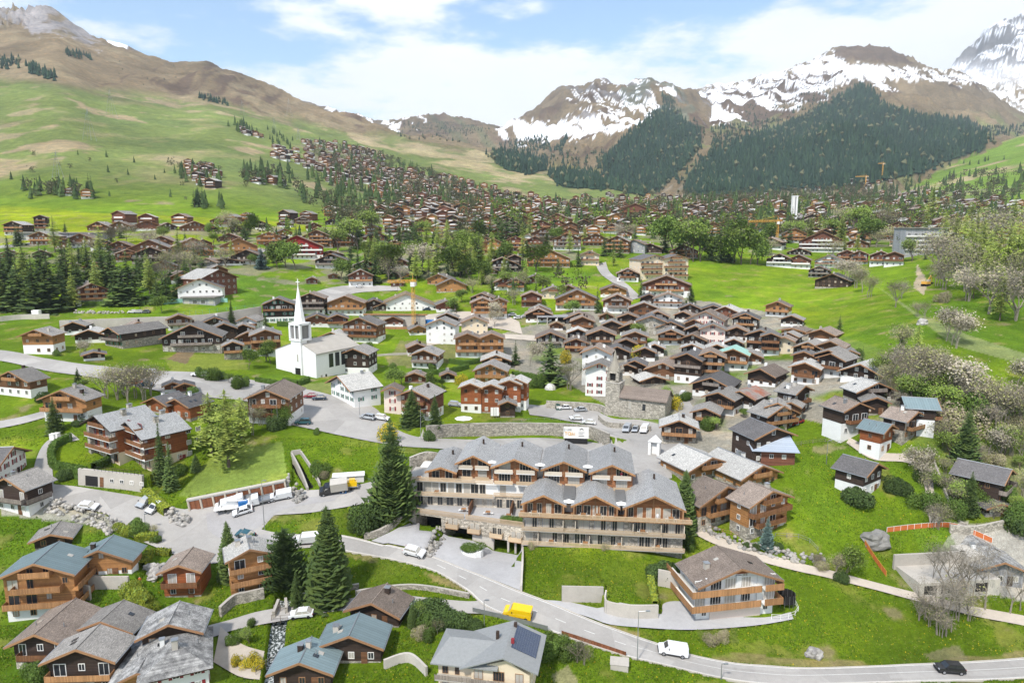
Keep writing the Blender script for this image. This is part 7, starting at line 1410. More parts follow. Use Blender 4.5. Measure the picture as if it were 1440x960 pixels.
# ------------------------------------------------------------------ vehicles
def side_loft(b, prof, hw, taper, m=0, gm=None):
    """prof: list of (x,z) along the side; width narrows above the belt line"""
    L_ = [(x, -hw * (1 if z < taper[0] else taper[1]), z) for x, z in prof]; R_ = [(x, hw * (1 if z < taper[0] else taper[1]), z) for x, z in prof]
    n = len(prof); b.face(L_, m); b.face(R_[::-1], m)
    for k in range(n): b.face([L_[k], R_[k], R_[(k+1) % n], L_[(k+1) % n]], m)
VT = {}
def vehicle_parts(kind):
    if kind in VT: return VT[kind]
    ps = []
    def wheel(x, y, r):
        w = MB(); n = 14
        for s in (-.11, .11): w.face([(x + r*math.cos(k*2*math.pi/n), y + s, r + r*math.sin(k*2*math.pi/n)) for k in range(n)])
        for k in range(n): a0, a1 = k*2*math.pi/n, (k+1)*2*math.pi/n; w.face([(x + r*math.cos(a0), y - .11, r + r*math.sin(a0)), (x + r*math.cos(a1), y - .11, r + r*math.sin(a1)), (x + r*math.cos(a1), y + .11, r + r*math.sin(a1)), (x + r*math.cos(a0), y + .11, r + r*math.sin(a0))])
        h = MB(); h.face([(x + r*.6*math.cos(k*2*math.pi/8), y + (.12 if y > 0 else -.12), r + r*.6*math.sin(k*2*math.pi/8)) for k in range(8)])
        return w, h
    b = MB(); g = []
    if kind == 'car':
        lw, hw = 4.3, .88; body = [(-2.15,.35),(-2.15,.62),(-2.05,.8),(-1.1,.92),(1.55,.95),(2.1,.9),(2.15,.35)]; side_loft(b, body, hw, (.7, .97)); cab = [(-1.15,.9),(-.45,1.42),(1.15,1.46),(1.85,.95)]; xs = (-1.35, 1.35); r = .33
    elif kind == 'suv':
        lw, hw = 4.4, .93; body = [(-2.2,.4),(-2.2,.8),(-2.05,.98),(-1.15,1.08),(2.0,1.1),(2.2,1.0),(2.2,.4)]; side_loft(b, body, hw, (.9, .97)); cab = [(-1.2,1.06),(-.6,1.62),(1.6,1.66),(2.08,1.08)]; xs = (-1.4, 1.4); r = .37
    elif kind == 'van':
        hw = .98; body = [(-2.4,.4),(-2.4,.85),(-2.25,1.1),(-1.5,1.25),(-.85,1.9),(2.35,1.93),(2.45,1.2),(2.45,.4)]; side_loft(b, body, hw, (1.3, .92)); cab = None; xs = (-1.55, 1.55); r = .36
    elif kind == 'minibus':
        hw = 1.0; body = [(-2.5,.4),(-2.5,.95),(-2.3,1.15),(-1.7,1.25),(-1.0,2.0),(2.45,2.05),(2.5,.4)]; side_loft(b, body, hw, (1.3, .92)); cab = None; xs = (-1.6, 1.6); r = .36
    elif kind == 'pickup':
        hw = 1.0; body = [(-2.9,.45),(-2.9,1.0),(-2.7,1.2),(-2.1,1.35),(-1.5,2.2),(-.1,2.25),(-.05,.45)]; side_loft(b, body, hw, (1.4, .93)); cab = None; xs = (-2.0, 1.9); r = .38
    elif kind == 'lorry':
        hw = 1.05; body = [(-3.2,.45),(-3.2,1.1),(-3.0,1.3),(-2.4,1.45),(-1.8,2.3),(-.7,2.35),(-.65,.45)]; side_loft(b, body, hw, (1.4, .93)); cab = None; xs = (-2.3, 2.0); r = .4
    ps.append(('body', b, 'paint'))
    gl = MB()
    if cab:
        c = MB(); side_loft(c, cab, hw * .86, (1.0, .9)); 
        gl = c; rf = MB(); x0, x1 = cab[1][0] - .03, cab[2][0] + .03; z = max(cab[1][1], cab[2][1]); rf.face([(x0, -hw*.76, z + .02), (x1, -hw*.76, z + .03), (x1, hw*.76, z + .03), (x0, hw*.76, z + .02)])
        for s in (-1, 1):
            for xa, xb in ((cab[0][0], cab[1][0]), (cab[3][0], cab[2][0]), ((cab[0][0]+cab[3][0])/2, (cab[1][0]+cab[2][0])/2)): rf.bar((xa, s*hw*.87, .92 if kind == 'car' else 1.06), (xb, s*hw*.79, z - .01), .045)
        ps.append(('windows', gl, 'glass')); ps.append(('roof', rf, 'paint'))
    else:
        x0 = {'van': -1.45, 'minibus': -1.62, 'pickup': -2.05, 'lorry': -2.35}[kind]; z0 = 1.28 if kind in ('van', 'minibus') else 1.45; z1 = {'van': 1.85, 'minibus': 1.95, 'pickup': 2.12, 'lorry': 2.2}[kind]; dx = .55
        w = MB(); w.face([(x0 - .04, -hw*.8, z0 + .02), (x0 - .04, hw*.8, z0 + .02), (x0 + dx - .07, hw*.78, z1), (x0 + dx - .07, -hw*.78, z1)]); ps.append(('windscreen', w, 'glass'))
        sx = {'van': (-.75, .1), 'minibus': (-.85, 2.1), 'pickup': (-1.35, -.3), 'lorry': (-1.65, -.85)}[kind]
        for s in (-1, 1): w = MB(); y = s * hw * .935; w.face([(x0 + .25, y, z0 + .02), (sx[1], y, z0 + .02), (sx[1], y, z1 - .12), (sx[0], y, z1 - .12)]); ps.append(('side_window', w, 'glass'))
    if kind == 'pickup': ps.append(('load_bed', MB().box(-.0, 3.0, -1.0, 1.0, .75, .9).box(0, 3.0, -1.02, -.96, .9, 1.25).box(0, 3.0, .96, 1.02, .9, 1.25).box(2.95, 3.0, -.96, .96, .9, 1.25), 'metal'))
    if kind == 'lorry': ps.append(('cargo_box', MB().box(-.6, 3.2, -1.15, 1.15, .9, 3.0), 'cream'))
    for x in xs:
        for s in (-1, 1): w, h = wheel(x, s * hw * .93, r); ps.append(('wheel', w, 'tyre', h))
    fx = {'car': -2.16, 'suv': -2.21, 'van': -2.41, 'minibus': -2.51, 'pickup': -2.91, 'lorry': -3.21}[kind]; rx = {'car': 2.16, 'suv': 2.21, 'van': 2.46, 'minibus': 2.51, 'pickup': 3.01, 'lorry': 3.21}[kind]; zl = .66 if kind == 'car' else .85
    for s in (-1, 1): ps.append(('headlight', MB().box(fx - .02, fx + .05, s*hw*.72 - .16, s*hw*.72 + .16, zl - .08, zl + .06), 'lamp')); ps.append(('tail_light', MB().box(rx - .05, rx + .02, s*hw*.8 - .1, s*hw*.8 + .1, zl, zl + .2), 'tail'))
    bz = .36 if kind in ('car', 'suv') else .42
    ps.append(('bumper', MB().box(fx - .06, fx + .12, -hw*.97, hw*.97, bz, bz + .2), 'dark')); ps.append(('bumper', MB().box(rx - .12, rx + .05, -hw*.97, hw*.97, bz, bz + .2), 'dark'))
    for s in (-1, 1): ps.append(('sill', MB().box(xs[0] + .4, xs[1] - .4, s*hw*.99 - .02, s*hw*.99 + .02, bz - .06, bz + .1), 'dark'))
    if not cab and kind != 'pickup': ps.append(('rear_window', MB().box(rx - .1, rx + .015, -hw*.6, hw*.6, 1.3, 1.75), 'glass'))
    ps.append(('number_plate', MB().box(fx - .03, fx, -.25, .25, .42, .54), 'trim'))
    for s in (-1, 1): ps.append(('mirror', MB().box({'car': -.95, 'suv': -.95}.get(kind, sx[0] if not cab else 0) - .08, {'car': -.8, 'suv': -.8}.get(kind, sx[0] if not cab else 0), s*(hw + .1) - .09, s*(hw + .1) + .09, 1.0 if cab else 1.3, 1.15 if cab else 1.55), 'dark'))
    out = []
    for p in ps: out.append((p[0], p[1], p[2], p[3].mesh('rim', [M['rim']]) if len(p) > 3 else None))
    VT[kind] = out; return out
_vm = {}
def vehicle(kind, px, py, ang, colr, label, name='parked_car', cat='car', group='cars and vans', detail=True, z=.03):
    P = hit(px, py); o = empty(name, P + Vector((0, 0, z)), R(ang)); 
    # lay it on the slope along its length
    d = Vector((math.cos(R(ang)), math.sin(R(ang)), 0)); e = Vector((-d.y, d.x, 0)); o.rotation_mode = 'XYZ'
    hz = (H(P.x + d.x*1.3, P.y + d.y*1.3) - H(P.x - d.x*1.3, P.y - d.y*1.3)) / 2.6; hyy = (H(P.x + e.x*.8, P.y + e.y*.8) - H(P.x - e.x*.8, P.y - e.y*.8)) / 1.6
    X = (d + Vector((0, 0, hz))).normalized(); Y_ = (e + Vector((0, 0, hyy))).normalized(); Zv = X.cross(Y_).normalized(); Y_ = Zv.cross(X)
    o.rotation_euler = Matrix((X, Y_, Zv)).transposed().to_euler()
    for nm, mb, mk_, rim in vehicle_parts(kind):
        if not detail and nm in ('mirror', 'number_plate'): continue
        m_ = PAINT[colr] if mk_ == 'paint' else M['trim'] if mk_ in ('trim',) else PAINT['beige'] if mk_ == 'cream' else M[mk_]
        key = (kind, nm, id(mb), colr if mk_ == 'paint' else mk_)
        if key not in _vm: _vm[key] = mb.mesh(nm, [m_])
        w = link(nm, _vm[key], o)
        if rim and detail: link('rim', rim, w)
    tag(o, label, cat, group); return o
V = vehicle
V('suv', 583, 779, 162, 'white', 'white estate car driving on the main road below the hotel', 'car'); V('minibus', 433, 762, 5, 'white', 'white van half hidden behind the dense cone-shaped tree', 'van', 'van')
V('minibus', 728, 866, -13, 'yellow', 'bright yellow van on the main road', 'van', 'van'); V('van', 945, 919, -6, 'white', 'white delivery van driving on the main road at the lower right', 'van', 'van'); V('suv', 1335, 944, -3, 'black', 'black car on the main road at the lower right corner', 'car')
V('car', 125, 714, 176, 'white', 'white car parked alone beside the dark rail fence'); V('car', 205, 707, 72, 'silver', 'silver car, left of the pair by the yellow-green hedge'); V('car', 219, 715, 68, 'white', 'pale car, right of the pair by the yellow-green hedge')
V('car', 342, 721, 20, 'white', 'white hatchback in front of the garages'); V('pickup', 345, 706, 18, 'white', 'white pickup truck, farther of two before the garages', 'pickup_truck', 'truck'); V('minibus', 320, 713, 18, 'white', 'white van parked tight against the garage doors', 'van', 'van'); V('pickup', 366, 707, 18, 'white', 'white flatbed truck at the right part of the garages', 'pickup_truck', 'truck'); V('van', 396, 700, 16, 'white', 'white low van right of the garages', 'van', 'van')
V('car', 346, 754, -20, 'teal', 'dark teal car on the roundabout near the cone tree', 'car'); V('lorry', 470, 692, 12, 'black', 'lorry with cream box body and dark cab', 'lorry', 'lorry')
V('car', 437, 559, 8, 'red', 'dark red car left of the restaurant'); V('car', 449, 562, 14, 'navy', 'dark blue car left of the restaurant'); V('suv', 426, 596, 12, 'teal', 'dark car alone at the edge of the green bank'); V('suv', 517, 589, -12, 'silver', 'silver off-roader right of the junction'); V('suv', 537, 590, 172, 'white', 'white car right of the silver off-roader')
V('suv', 640, 571, 172, 'silver', 'silver car behind the cafe terrace'); V('car', 784, 574, 100, 'green', 'dark green car in the wall-side parking row', detail=False); V('car', 794, 575, 10, 'white', 'white car next to the dark green one'); V('car', 816, 578, 15, 'silver', 'silver car nearest the chapel in the wall-side row'); V('car', 810, 590, 12, 'white', 'white car on the square, left of two'); V('car', 828, 596, -8, 'white', 'white car on the square, right of two')
V('minibus', 882, 606, 68, 'silver', 'grey van, left of three below the chapel', 'van', 'van'); V('car', 894, 606, 68, 'silver', 'grey car between two vans below the chapel'); V('minibus', 907, 607, 66, 'white', 'white van, right of three below the chapel', 'van', 'van')
for k, (x, y, a, c_, l) in enumerate([(280,530,5,'white','white van at the edge of the square left of the church'),(160,536,8,'white','white car under the bare trees, leftmost'),(172,533,8,'silver','silver car under the bare trees, second from left'),(190,540,10,'orange','orange car under the bare trees'),(205,543,8,'navy','dark car under the bare trees'),(200,525,5,'grey','grey car in the upper row under the bare trees'),(212,525,5,'white','white car in the upper row under the bare trees'),
   (505,404,5,'white','white car near the balconied chalet above the pit'),(610,386,0,'white','white car by the hedge near the bare trees'),(616,388,0,'silver','silver car beside the white one near the bare trees'),(523,436,0,'white','white car at the shed of the pit'),(776,485,5,'white','white car left of the square chalets'),(787,488,5,'silver','silver car left of the square chalets'),(728,448,10,'white','white car on the parking by the blossom tree'),(738,446,10,'silver','grey car on the parking by the blossom tree'),(720,444,10,'white','white car at the left of the blossom tree parking'),
   (1120,596,20,'red','red car in the lane by the blue tarp'),(960,556,60,'white','white car in the old village lane'),(1335,357,0,'yellow','yellow car beneath the grey building'),(187,440,0,'white','white car on the terrace under the firs'),(195,440,0,'silver','silver car on the terrace under the firs'),(205,440,0,'grey','grey car on the terrace under the firs'),(600,436,5,'navy','dark car at the workshop door'),(425,866,2,'white','white car beyond the stream bridge')]):
    V('minibus' if 'van' in l else 'car', x, y, a, c_, l, 'van' if 'van' in l else 'parked_car', 'van' if 'van' in l else 'car', detail=False)
# trailer with yellow machine behind the lorry, blue lift on the front truck
P = hit(494, 687); tr = empty('trailer', P, R(12)); tag(tr, 'small trailer carrying a yellow machine behind the lorry', 'trailer', 'trailers'); MB().box(-1.6, 1.6, -.9, .9, .6, .8).build('bed', M['metal'], tr); MB().box(-1.2, 1.3, -.7, .7, .8, 1.9).box(-.4, .9, -.6, .6, 1.9, 2.4).build('machine', PAINT['yellow'], tr)
for s in (-1, 1): b = MB(); b.prism([(.3*math.cos(k*.628), .32 + .3*math.sin(k*.628)) for k in range(10)], s*.85, s*1.0); b.build('wheel', M['tyre'], tr)
P = hit(334, 716); lf = empty('lift_platform', P, R(18)); tag(lf, 'blue access lift and flat trailer in front of the white van', 'lift'); MB().box(-4.8, .3, -.9, .9, .55, .8).build('bed', M['trim'], lf); MB().box(.3, 2.2, -.9, .9, .6, 1.9).build('lift_body', M['blue'], lf); MB().bar((2, 0, 1.9), (-2.5, 0, 2.3), .18).build('arm', M['trim'], lf)
for x in (-2.4, 1.2):
    for s in (-1, 1): b = MB(); b.prism([(x + .32*math.cos(k*.628), .32 + .32*math.sin(k*.628)) for k in range(10)], s*.85, s*1.02); b.build('wheel', M['tyre'], lf)

# ------------------------------------------------------------------ people, far off
def person(P, rz, top, legs, label, arms=.35):
    J = [(0,0,.95),(0,0,1.2),(0,0,1.42),(0,0,1.52),(0,.02,1.66)] + [(s*.18,0,1.4) for s in (-1,1)] + [(s*.24,-.05,1.12) for s in (-1,1)] + [(s*.2,-.05-arms*.6,.98) for s in (-1,1)] + [(s*.09,0,.9) for s in (-1,1)] + [(s*.1,-.03,.5) for s in (-1,1)] + [(s*.1,.03,.08) for s in (-1,1)] + [(s*.1,-.14,.04) for s in (-1,1)]
    E = [(0,1),(1,2),(2,3),(3,4),(2,5),(2,6),(5,7),(6,8),(7,9),(8,10),(0,11),(0,12),(11,13),(12,14),(13,15),(14,16),(15,17),(16,18)]
    rr = [.15,.14,.15,.06,.11,.07,.07,.05,.05,.035,.035,.1,.1,.07,.07,.05,.05,.045,.045]
    me = bpy.data.meshes.new('person'); me.from_pydata(J, E, []); o = bpy.data.objects.new('person', me); C.objects.link(o)
    sm = o.modifiers.new('skin', 'SKIN'); sk_ = me.skin_vertices[0].data if me.skin_vertices else None
    if sk_ is None: 
        import bmesh; bm = bmesh.new(); bm.from_mesh(me); bm.verts.layers.skin.verify(); bm.to_mesh(me); bm.free(); sk_ = me.skin_vertices[0].data
    for k, r in enumerate(rr): sk_[k].radius = (r, r * .8)
    sk_[0].use_root = True; ss = o.modifiers.new('sub', 'SUBSURF'); ss.levels = 1; ss.render_levels = 1
    dg = bpy.context.evaluated_depsgraph_get(); m2 = bpy.data.meshes.new_from_object(o.evaluated_get(dg)); bpy.data.objects.remove(o)
    m2.materials.clear(); [m2.materials.append(q) for q in (top, legs, M['skin'], M['K'])]
    for p in m2.polygons: c = p.center; p.material_index = 2 if (c.z > 1.5 and c.y < .06 and c.z < 1.7) or (abs(c.x) > .15 and c.z < 1.02 and c.z > .9) else 3 if c.z >= 1.5 else 0 if c.z > .93 else 1
    tag(link('person', m2, None, P, rz), label, 'person')
M['skin'] = mat('skin', (.55, .35, .25), .6, None, 2, .05, bump=0)
person(to_world(20.4, YB - 1.7, 11.62), R(10), PAINT['red'], PAINT['white'], 'person in red top standing on the upper hotel balcony'); person(to_world(27.3, -1.0, 6.22), R(-10), PAINT['white'], PAINT['white'], 'person in white on the long front balcony of the hotel')
person(hit(197, 822), R(40), PAINT['orange'], PAINT['green'], 'person in orange standing in the garden below the roundabout')
# ------------------------------------------------------------------ forests, far town
frnd = random.Random(99)
def pip(x, y, poly):
    r = False
    for i in range(len(poly)):
        x1, y1 = poly[i]; x2, y2 = poly[i-1]
        if (y1 > y) != (y2 > y) and x < (x2 - x1) * (y - y1) / (y2 - y1) + x1: r = not r
    return r
def sample(poly, n):
    xs = [p[0] for p in poly]; ys = [p[1] for p in poly]; out = []; tries = 0
    while len(out) < n and tries < n * 30:
        tries += 1; x = frnd.uniform(min(xs), max(xs)); y = frnd.uniform(min(ys), max(ys))
        if pip(x, y, poly): out.append((x, y))
    return out
def forest(name, label_unused, specs):
    b = MB()
    for poly, n, h0, h1, mix in specs:
        for x, y in sample(poly, n):
            P = hit(x, y); h = frnd.uniform(h0 * .6, h1 * 1.08); r = h * frnd.uniform(.19, .27); m = 2 if frnd.random() < mix else frnd.choice([0, 0, 1]); a0 = frnd.random()
            if m == 2:
                h *= .75; r *= 1.3; q = [(P.x + r*math.cos(a0 + k*1.257)*frnd.uniform(.7,1.2), P.y + r*math.sin(a0 + k*1.257), P.z + h*frnd.uniform(.4,.7)) for k in range(5)]
                for k in range(5): b.face([q[k], q[(k+1) % 5], (P.x, P.y, P.z + h)], 2); b.face([q[k], (P.x, P.y, P.z - 1), q[(k+1) % 5]], 2)
                continue
            for zb, zt, rr in ((.05, .62, 1), (.38, 1, .66)):
                q = [(P.x + r*rr*math.cos(a0 + k*1.047)*frnd.uniform(.75,1.2), P.y + r*rr*math.sin(a0 + k*1.047)*frnd.uniform(.75,1.2), P.z + h*zb*frnd.uniform(.6,1.4)) for k in range(6)]
                for k in range(6): b.face([q[k], q[(k+1) % 6], (P.x, P.y, P.z + h*zt)], m)
    o = b.build(name, [M['fard'], M['fard2'], M['farb']]); tag(o, kind='stuff'); return o
def grow_(poly, f): cx = sum(p[0] for p in poly) / len(poly); cy = sum(p[1] for p in poly) / len(poly); return [(cx + (x - cx) * f, cy + (y - cy) * f) for x, y in poly]
forest('mountain_forest', '', [(grow_(FPOLY[0], 1.07), 620, 12, 26, .3), (grow_(FPOLY[1], 1.12), 260, 12, 24, .3), (grow_(FPOLY[2], 1.15), 60, 12, 22, .2), (grow_(FPOLY[3], 1.15), 60, 12, 22, .2),
 ([(1205,120),(1228,128),(1240,150),(1300,165),(1360,170),(1388,190),(1383,210),(1335,226),(1290,245),(1230,258),(1160,266),(1060,272),(985,277),(962,268),(975,245),(1000,218),(1040,200),(1090,182),(1150,158)], 5600, 22, 34, .04),
 ([(1090,180),(1150,150),(1195,135),(1205,150),(1180,190),(1120,215),(1080,215)], 420, 16, 26, .75), ([(1000,180),(1060,172),(1100,168),(1060,200),(1000,215)], 260, 14, 24, .35),
 ([(915,165),(935,152),(985,182),(985,208),(955,242),(930,264),(905,276),(850,264),(848,226),(872,202)], 1600, 20, 32, .06), ([(930,130),(950,140),(960,165),(935,165)], 130, 14, 20, .2),
 ([(770,246),(830,242),(852,262),(848,268),(790,263)], 420, 18, 30, .08), ([(688,219),(712,216),(770,226),(766,240),(745,246),(712,239)], 380, 18, 30, .08),
 ([(712,195),(770,192),(775,212),(720,214)], 200, 12, 22, .2), ([(790,212),(800,190),(800,188),(778,212)], 70, 14, 22, .1), ([(560,172),(640,172),(690,182),(660,190),(580,186)], 260, 8, 14, .3), ([(990,240),(960,262),(985,275),(1010,250)], 120, 16, 26, .5),
 ([(35,90),(80,109),(79,115),(38,104)], 60, 14, 22, 0), ([(-20,82),(28,84),(28,98),(-20,100)], 50, 14, 22, .2), ([(92,72),(128,80),(128,86),(94,80)], 40, 12, 18, .1), ([(278,135),(325,146),(322,151),(280,140)], 45, 12, 18, .1),
 ([(1380,182),(1440,176),(1500,176),(1500,192),(1390,192)], 160, 18, 28, .2), ([(1330,198),(1385,192),(1400,200),(1330,212)], 90, 18, 26, .3), ([(700,200),(860,215),(840,240),(700,228)], 160, 12, 22, .3), ([(900,200),(960,190),(1000,235),(960,270),(940,250)], 120, 14, 24, .3), ([(560,175),(700,185),(690,205),(560,195)], 120, 8, 14, .4), ([(1040,150),(1100,140),(1180,120),(1200,135),(1100,170),(1040,180)], 160, 10, 18, .3), ([(160,50),(250,90),(250,120),(150,120)], 14, 6, 9, .3)])
# groups of trees on the hill meadows and in the far town; the nearest ones singly
def trees_in(poly, n, h0, h1, kinds, arr):
    for x, y in sample(poly, n): arr.append((x, y, frnd.uniform(h0, h1), frnd.choice(kinds)))
def clear(x, y, P, m=.62): return not any(abs(P.x - q[0]) < q[2]*m and -2 < P.y - q[1] < q[2]*1.1 for q in HOUSES)
for poly, nn, ks, ha, hb2 in (([(430,332),(760,318),(760,405),(620,405),(440,375)], 75, ['spruce','spruce','spruce','larch','larch','fresh'], 24, 42), ([(90,335),(440,330),(440,372),(250,405),(90,400)], 42, ['spruce','larch','larch','spruce','olive'], 16, 30), ([(560,405),(730,400),(730,455),(600,440)], 10, ['spruce','green','olive'], 14, 24),
   ([(0,345),(250,345),(250,440),(0,440)], 16, ['spruce','larch','larch'], 34, 58), ([(700,345),(900,335),(900,375),(720,380)], 16, ['spruce','larch','green'], 20, 34), ([(1060,335),(1300,325),(1300,365),(1080,370)], 22, ['spruce','larch','green','olive'], 20, 36), ([(1290,340),(1445,330),(1445,470),(1340,420)], 26, ['larch','larch','olive','bare'], 40, 70),
   ([(380,440),(720,440),(720,560),(540,560),(400,480)], 20, ['green','bush','bush','fresh'], 8, 18), ([(760,430),(1180,440),(1200,580),(960,620),(760,500)], 26, ['green','fresh','bush','spruce'], 10, 20), ([(0,560),(360,520),(360,600),(0,600)], 12, ['bush','green','bushd'], 8, 18)):
    for x, y in sample(poly, nn):
        P = hit(x, y)
        if clear(x, y, P): tree(frnd.choice(ks), x, y, frnd.uniform(ha, hb2), 1.2)
far = []
for poly, n, a, c, ks in (([(33,266),(140,268),(138,282),(35,280)], 34, 12, 22, ['s','s','s','b']), ([(316,176),(345,176),(370,192),(335,188)], 22, 14, 22, ['s']), ([(230,230),(262,238),(300,240),(312,262),(285,268),(250,250)], 34, 10, 20, ['s','s','b']), ([(342,240),(400,245),(402,266),(345,256)], 30, 16, 26, ['s','s','b']),
   ([(265,285),(318,288),(318,296),(268,294)], 12, 14, 22, ['s']), ([(395,240),(470,240),(560,262),(600,300),(540,320),(470,300),(430,290)], 120, 14, 24, ['s','s','s','b']), ([(440,285),(560,290),(560,320),(470,318)], 60, 14, 22, ['s','b']), ([(420,200),(520,210),(640,255),(740,285),(660,300),(560,270),(470,240)], 420, 12, 20, ['s','b','b']), ([(375,180),(420,200),(425,215),(380,205)], 20, 10, 16, ['s']),
   ([(640,290),(760,285),(870,280),(870,330),(640,335)], 130, 14, 22, ['s','s','b','l']), ([(860,290),(1100,280),(1270,285),(1440,300),(1440,330),(1100,340),(880,335)], 560, 14, 22, ['s','s','b','b','l']), ([(960,270),(1270,262),(1260,290),(960,292)], 420, 14, 22, ['s','b','b']),
   ([(1265,250),(1320,252),(1440,235),(1440,290),(1280,290)], 130, 14, 24, ['s','s','b','b']), ([(1290,215),(1440,225),(1440,232),(1300,236)], 14, 10, 16, ['s']), ([(300,325),(440,322),(440,340),(300,345)], 22, 10, 16, ['s','b','l']), ([(450,335),(700,330),(700,400),(560,400),(450,360)], 70, 14, 22, ['s','s','b','l']),
   ([(700,375),(800,370),(830,420),(700,430)], 16, 9, 14, ['s','l','b']), ([(100,345),(300,350),(300,380),(220,410),(100,350)], 20, 12, 20, ['s','b']), ([(1230,480),(1300,500),(1330,560),(1260,560)], 10, 8, 14, ['b']), ([(0,200),(420,250),(400,280),(60,290),(0,240)], 26, 6, 12, ['b','s'])):
    trees_in(poly, n, a, c, ks, far)
far2 = []
for x, y, h, k in far: P = hit(x, y); far2.append((h / P.y, x, y, h, k, P))
far2.sort(key=lambda r: -r[0])
cnt = {'s': sum(1 for r in REG if 'spruce' in r[1] or 'fir' in r[1]), 'b': 0, 'l': 0}; b_left = sum(1 for r in REG if 'tree' in r[1] and 'spruce' not in r[1]); 
caps = {'s': max(0, 290 - cnt['s']), 'b': max(20, (285 - b_left) // 2), 'l': 25}; nn_ = {'s': 0, 'b': 0, 'l': 0}; rest = []
for _, x, y, h, k, P in far2:
    if nn_[k] < caps[k]:
        nn_[k] += 1; D = depth_of(y, P.y); kk = {'s': 'spruce1', 'b': frnd.choice(['olive', 'larch', 'larch', 'bare']), 'l': frnd.choice(['fresh', 'larch'])}[k]; tree(kk, x, y, h * F / D * (.7 if kk in ('olive', 'bare', 'fresh') else 1), 1.1)
    else: rest.append((x, y, h, k, P))
b = MB()
for x, y, h, k, P in rest:
    m = 2 if k == 'b' else frnd.choice([0, 0, 1]) if k == 's' else 3; r = h * (.2 if k == 's' else .34); a0 = frnd.random()
    if k == 's':
        for zb, zt, rr in ((.05, .5, 1), (.28, .78, .75), (.55, 1, .45)):
            q = [(P.x + r*rr*math.cos(a0 + j*.9)*frnd.uniform(.7,1.25), P.y + r*rr*math.sin(a0 + j*.9)*frnd.uniform(.7,1.25), P.z + h*zb*frnd.uniform(.7,1.3)) for j in range(7)]
            for j in range(7): b.face([q[j], q[(j+1) % 7], (P.x, P.y, P.z + h*zt)], m)
    else:
        h *= .7
        for _ in range(46):
            u = Vector((frnd.gauss(0, .45)*r, frnd.gauss(0, .45)*r, h*frnd.uniform(.2, 1))); c = P + u; s = h * .07
            b.face([c + Vector((s,0,frnd.uniform(-s,s))), c + Vector((0,frnd.uniform(-s,s),s)), c + Vector((-s,frnd.uniform(-s,s),0)), c + Vector((0,s,-s))], m)
tag(b.build('town_trees', [M['n1'], M['n2'], M['farb'], M['lf2']]), kind='stuff')
# far chalets
fh = []
for poly, n in (([(420,200),(470,198),(525,214),(560,238),(640,252),(700,268),(760,280),(770,325),(640,332),(560,322),(500,300),(560,285),(470,262),(425,235)], 520), ([(255,231),(300,236),(316,262),(292,266),(265,250)], 32), ([(318,180),(372,192),(370,197),(340,190)], 7), ([(380,212),(405,218),(403,226),(382,222)], 8), ([(365,205),(420,214),(425,232),(400,228)], 14),
   ([(760,283),(860,275),(1000,275),(1150,278),(1270,268),(1440,288),(1500,335),(1270,334),(1080,336),(950,333),(800,335)], 560), ([(345,252),(400,258),(398,262),(350,258)], 5), ([(60,272),(130,276),(128,280),(60,278)], 5), ([(0,318),(130,322),(130,330),(0,332)], 6), ([(120,318),(440,308),(440,322),(300,322),(130,326)], 16), ([(450,300),(700,305),(700,335),(470,335)], 50), ([(1090,262),(1280,250),(1240,266),(1100,270)], 22), ([(1020,318),(1440,312),(1440,345),(1060,345)], 60)):
    for x, y in sample(poly, n): P = hit(x, y); fh.append((-P.y, x, y, P))
fh.sort(key=lambda r: -r[0]); kept = []
def clash(P, d): return any(abs(P.x - q[0]) < d and abs(P.y - q[1]) < d and math.hypot(P.x - q[0], P.y - q[1]) < d for q in kept)
ncap = max(0, 335 - len(HOUSES)); print('HOUSES', len(HOUSES)); fb = MB(); FM = [M['K'], M['B'], M['R'], M['O'], M['W'], M['g'], M['m'], M['l'], M['trim']]
for q in HOUSES: kept.append((q[0], q[1]))
for _, x, y, P in fh:
    if clash(P, 12.5 if P.y > 900 else 17): continue
    kept.append((P.x, P.y)); W = frnd.uniform(8.5, 14) * (1 if P.y < 900 else .9); L = W * frnd.uniform(.8, 1.15); rot = frnd.uniform(-25, 25); Hr = frnd.uniform(7.5, 12.5)
    st = frnd.choice('KKKBBBRO') + frnd.choice('ggmml') + frnd.choice('nww'); D = depth_of(y, P.y)
    if ncap > 0:
        ncap -= 1; o, ns = chalet(P, W, L, Hr, R(rot), st, D, chim=0); reg(o, describe(st, ns), x, y - Hr * F / D / 2, 'chalet', 'chalets of the village'); continue
    mt = Matrix.Translation(P) @ Matrix.Rotation(R(rot), 4, 'Z'); fb.M = mt; sl = .42; He = Hr - W/2*sl; wm = 'KBRO'.index(st[0]); rm = {'g': 5, 'm': 6, 'l': 7}[st[1]]
    nb = He * .3 if st[2] == 'w' else 0
    fb.prism([(-W/2, nb), (W/2, nb), (W/2, He), (0, Hr), (-W/2, He)], 0, L, wm); fb.box(-W/2 + .1, W/2 - .1, .1, L - .1, -6, nb if nb else .2, 4)
    for s in (-1, 1):
        xe = W/2 + 1; ze = Hr - xe*sl; fb.face([(0, -1.2, Hr + .3), (s*xe, -1.2, ze + .3), (s*xe, L + .8, ze + .3), (0, L + .8, Hr + .3)], rm); fb.face([(0, -1.2, Hr + .3), (s*xe, -1.2, ze + .3), (s*xe, -1.2, ze), (0, -1.2, Hr)], 3)
    for z in (2.7, 5.4):
        if z < He: fb.box(-W/2, W/2, -1.2, 0, z - .1, z + .8, 3 if st[0] in 'OB' else 1); fb.box(-W*.35, W*.3, -.06, 0, z + 1.0, z + 2.0, 8)
fb.M = None; tag(fb.build('distant_chalets', FM), kind='stuff')
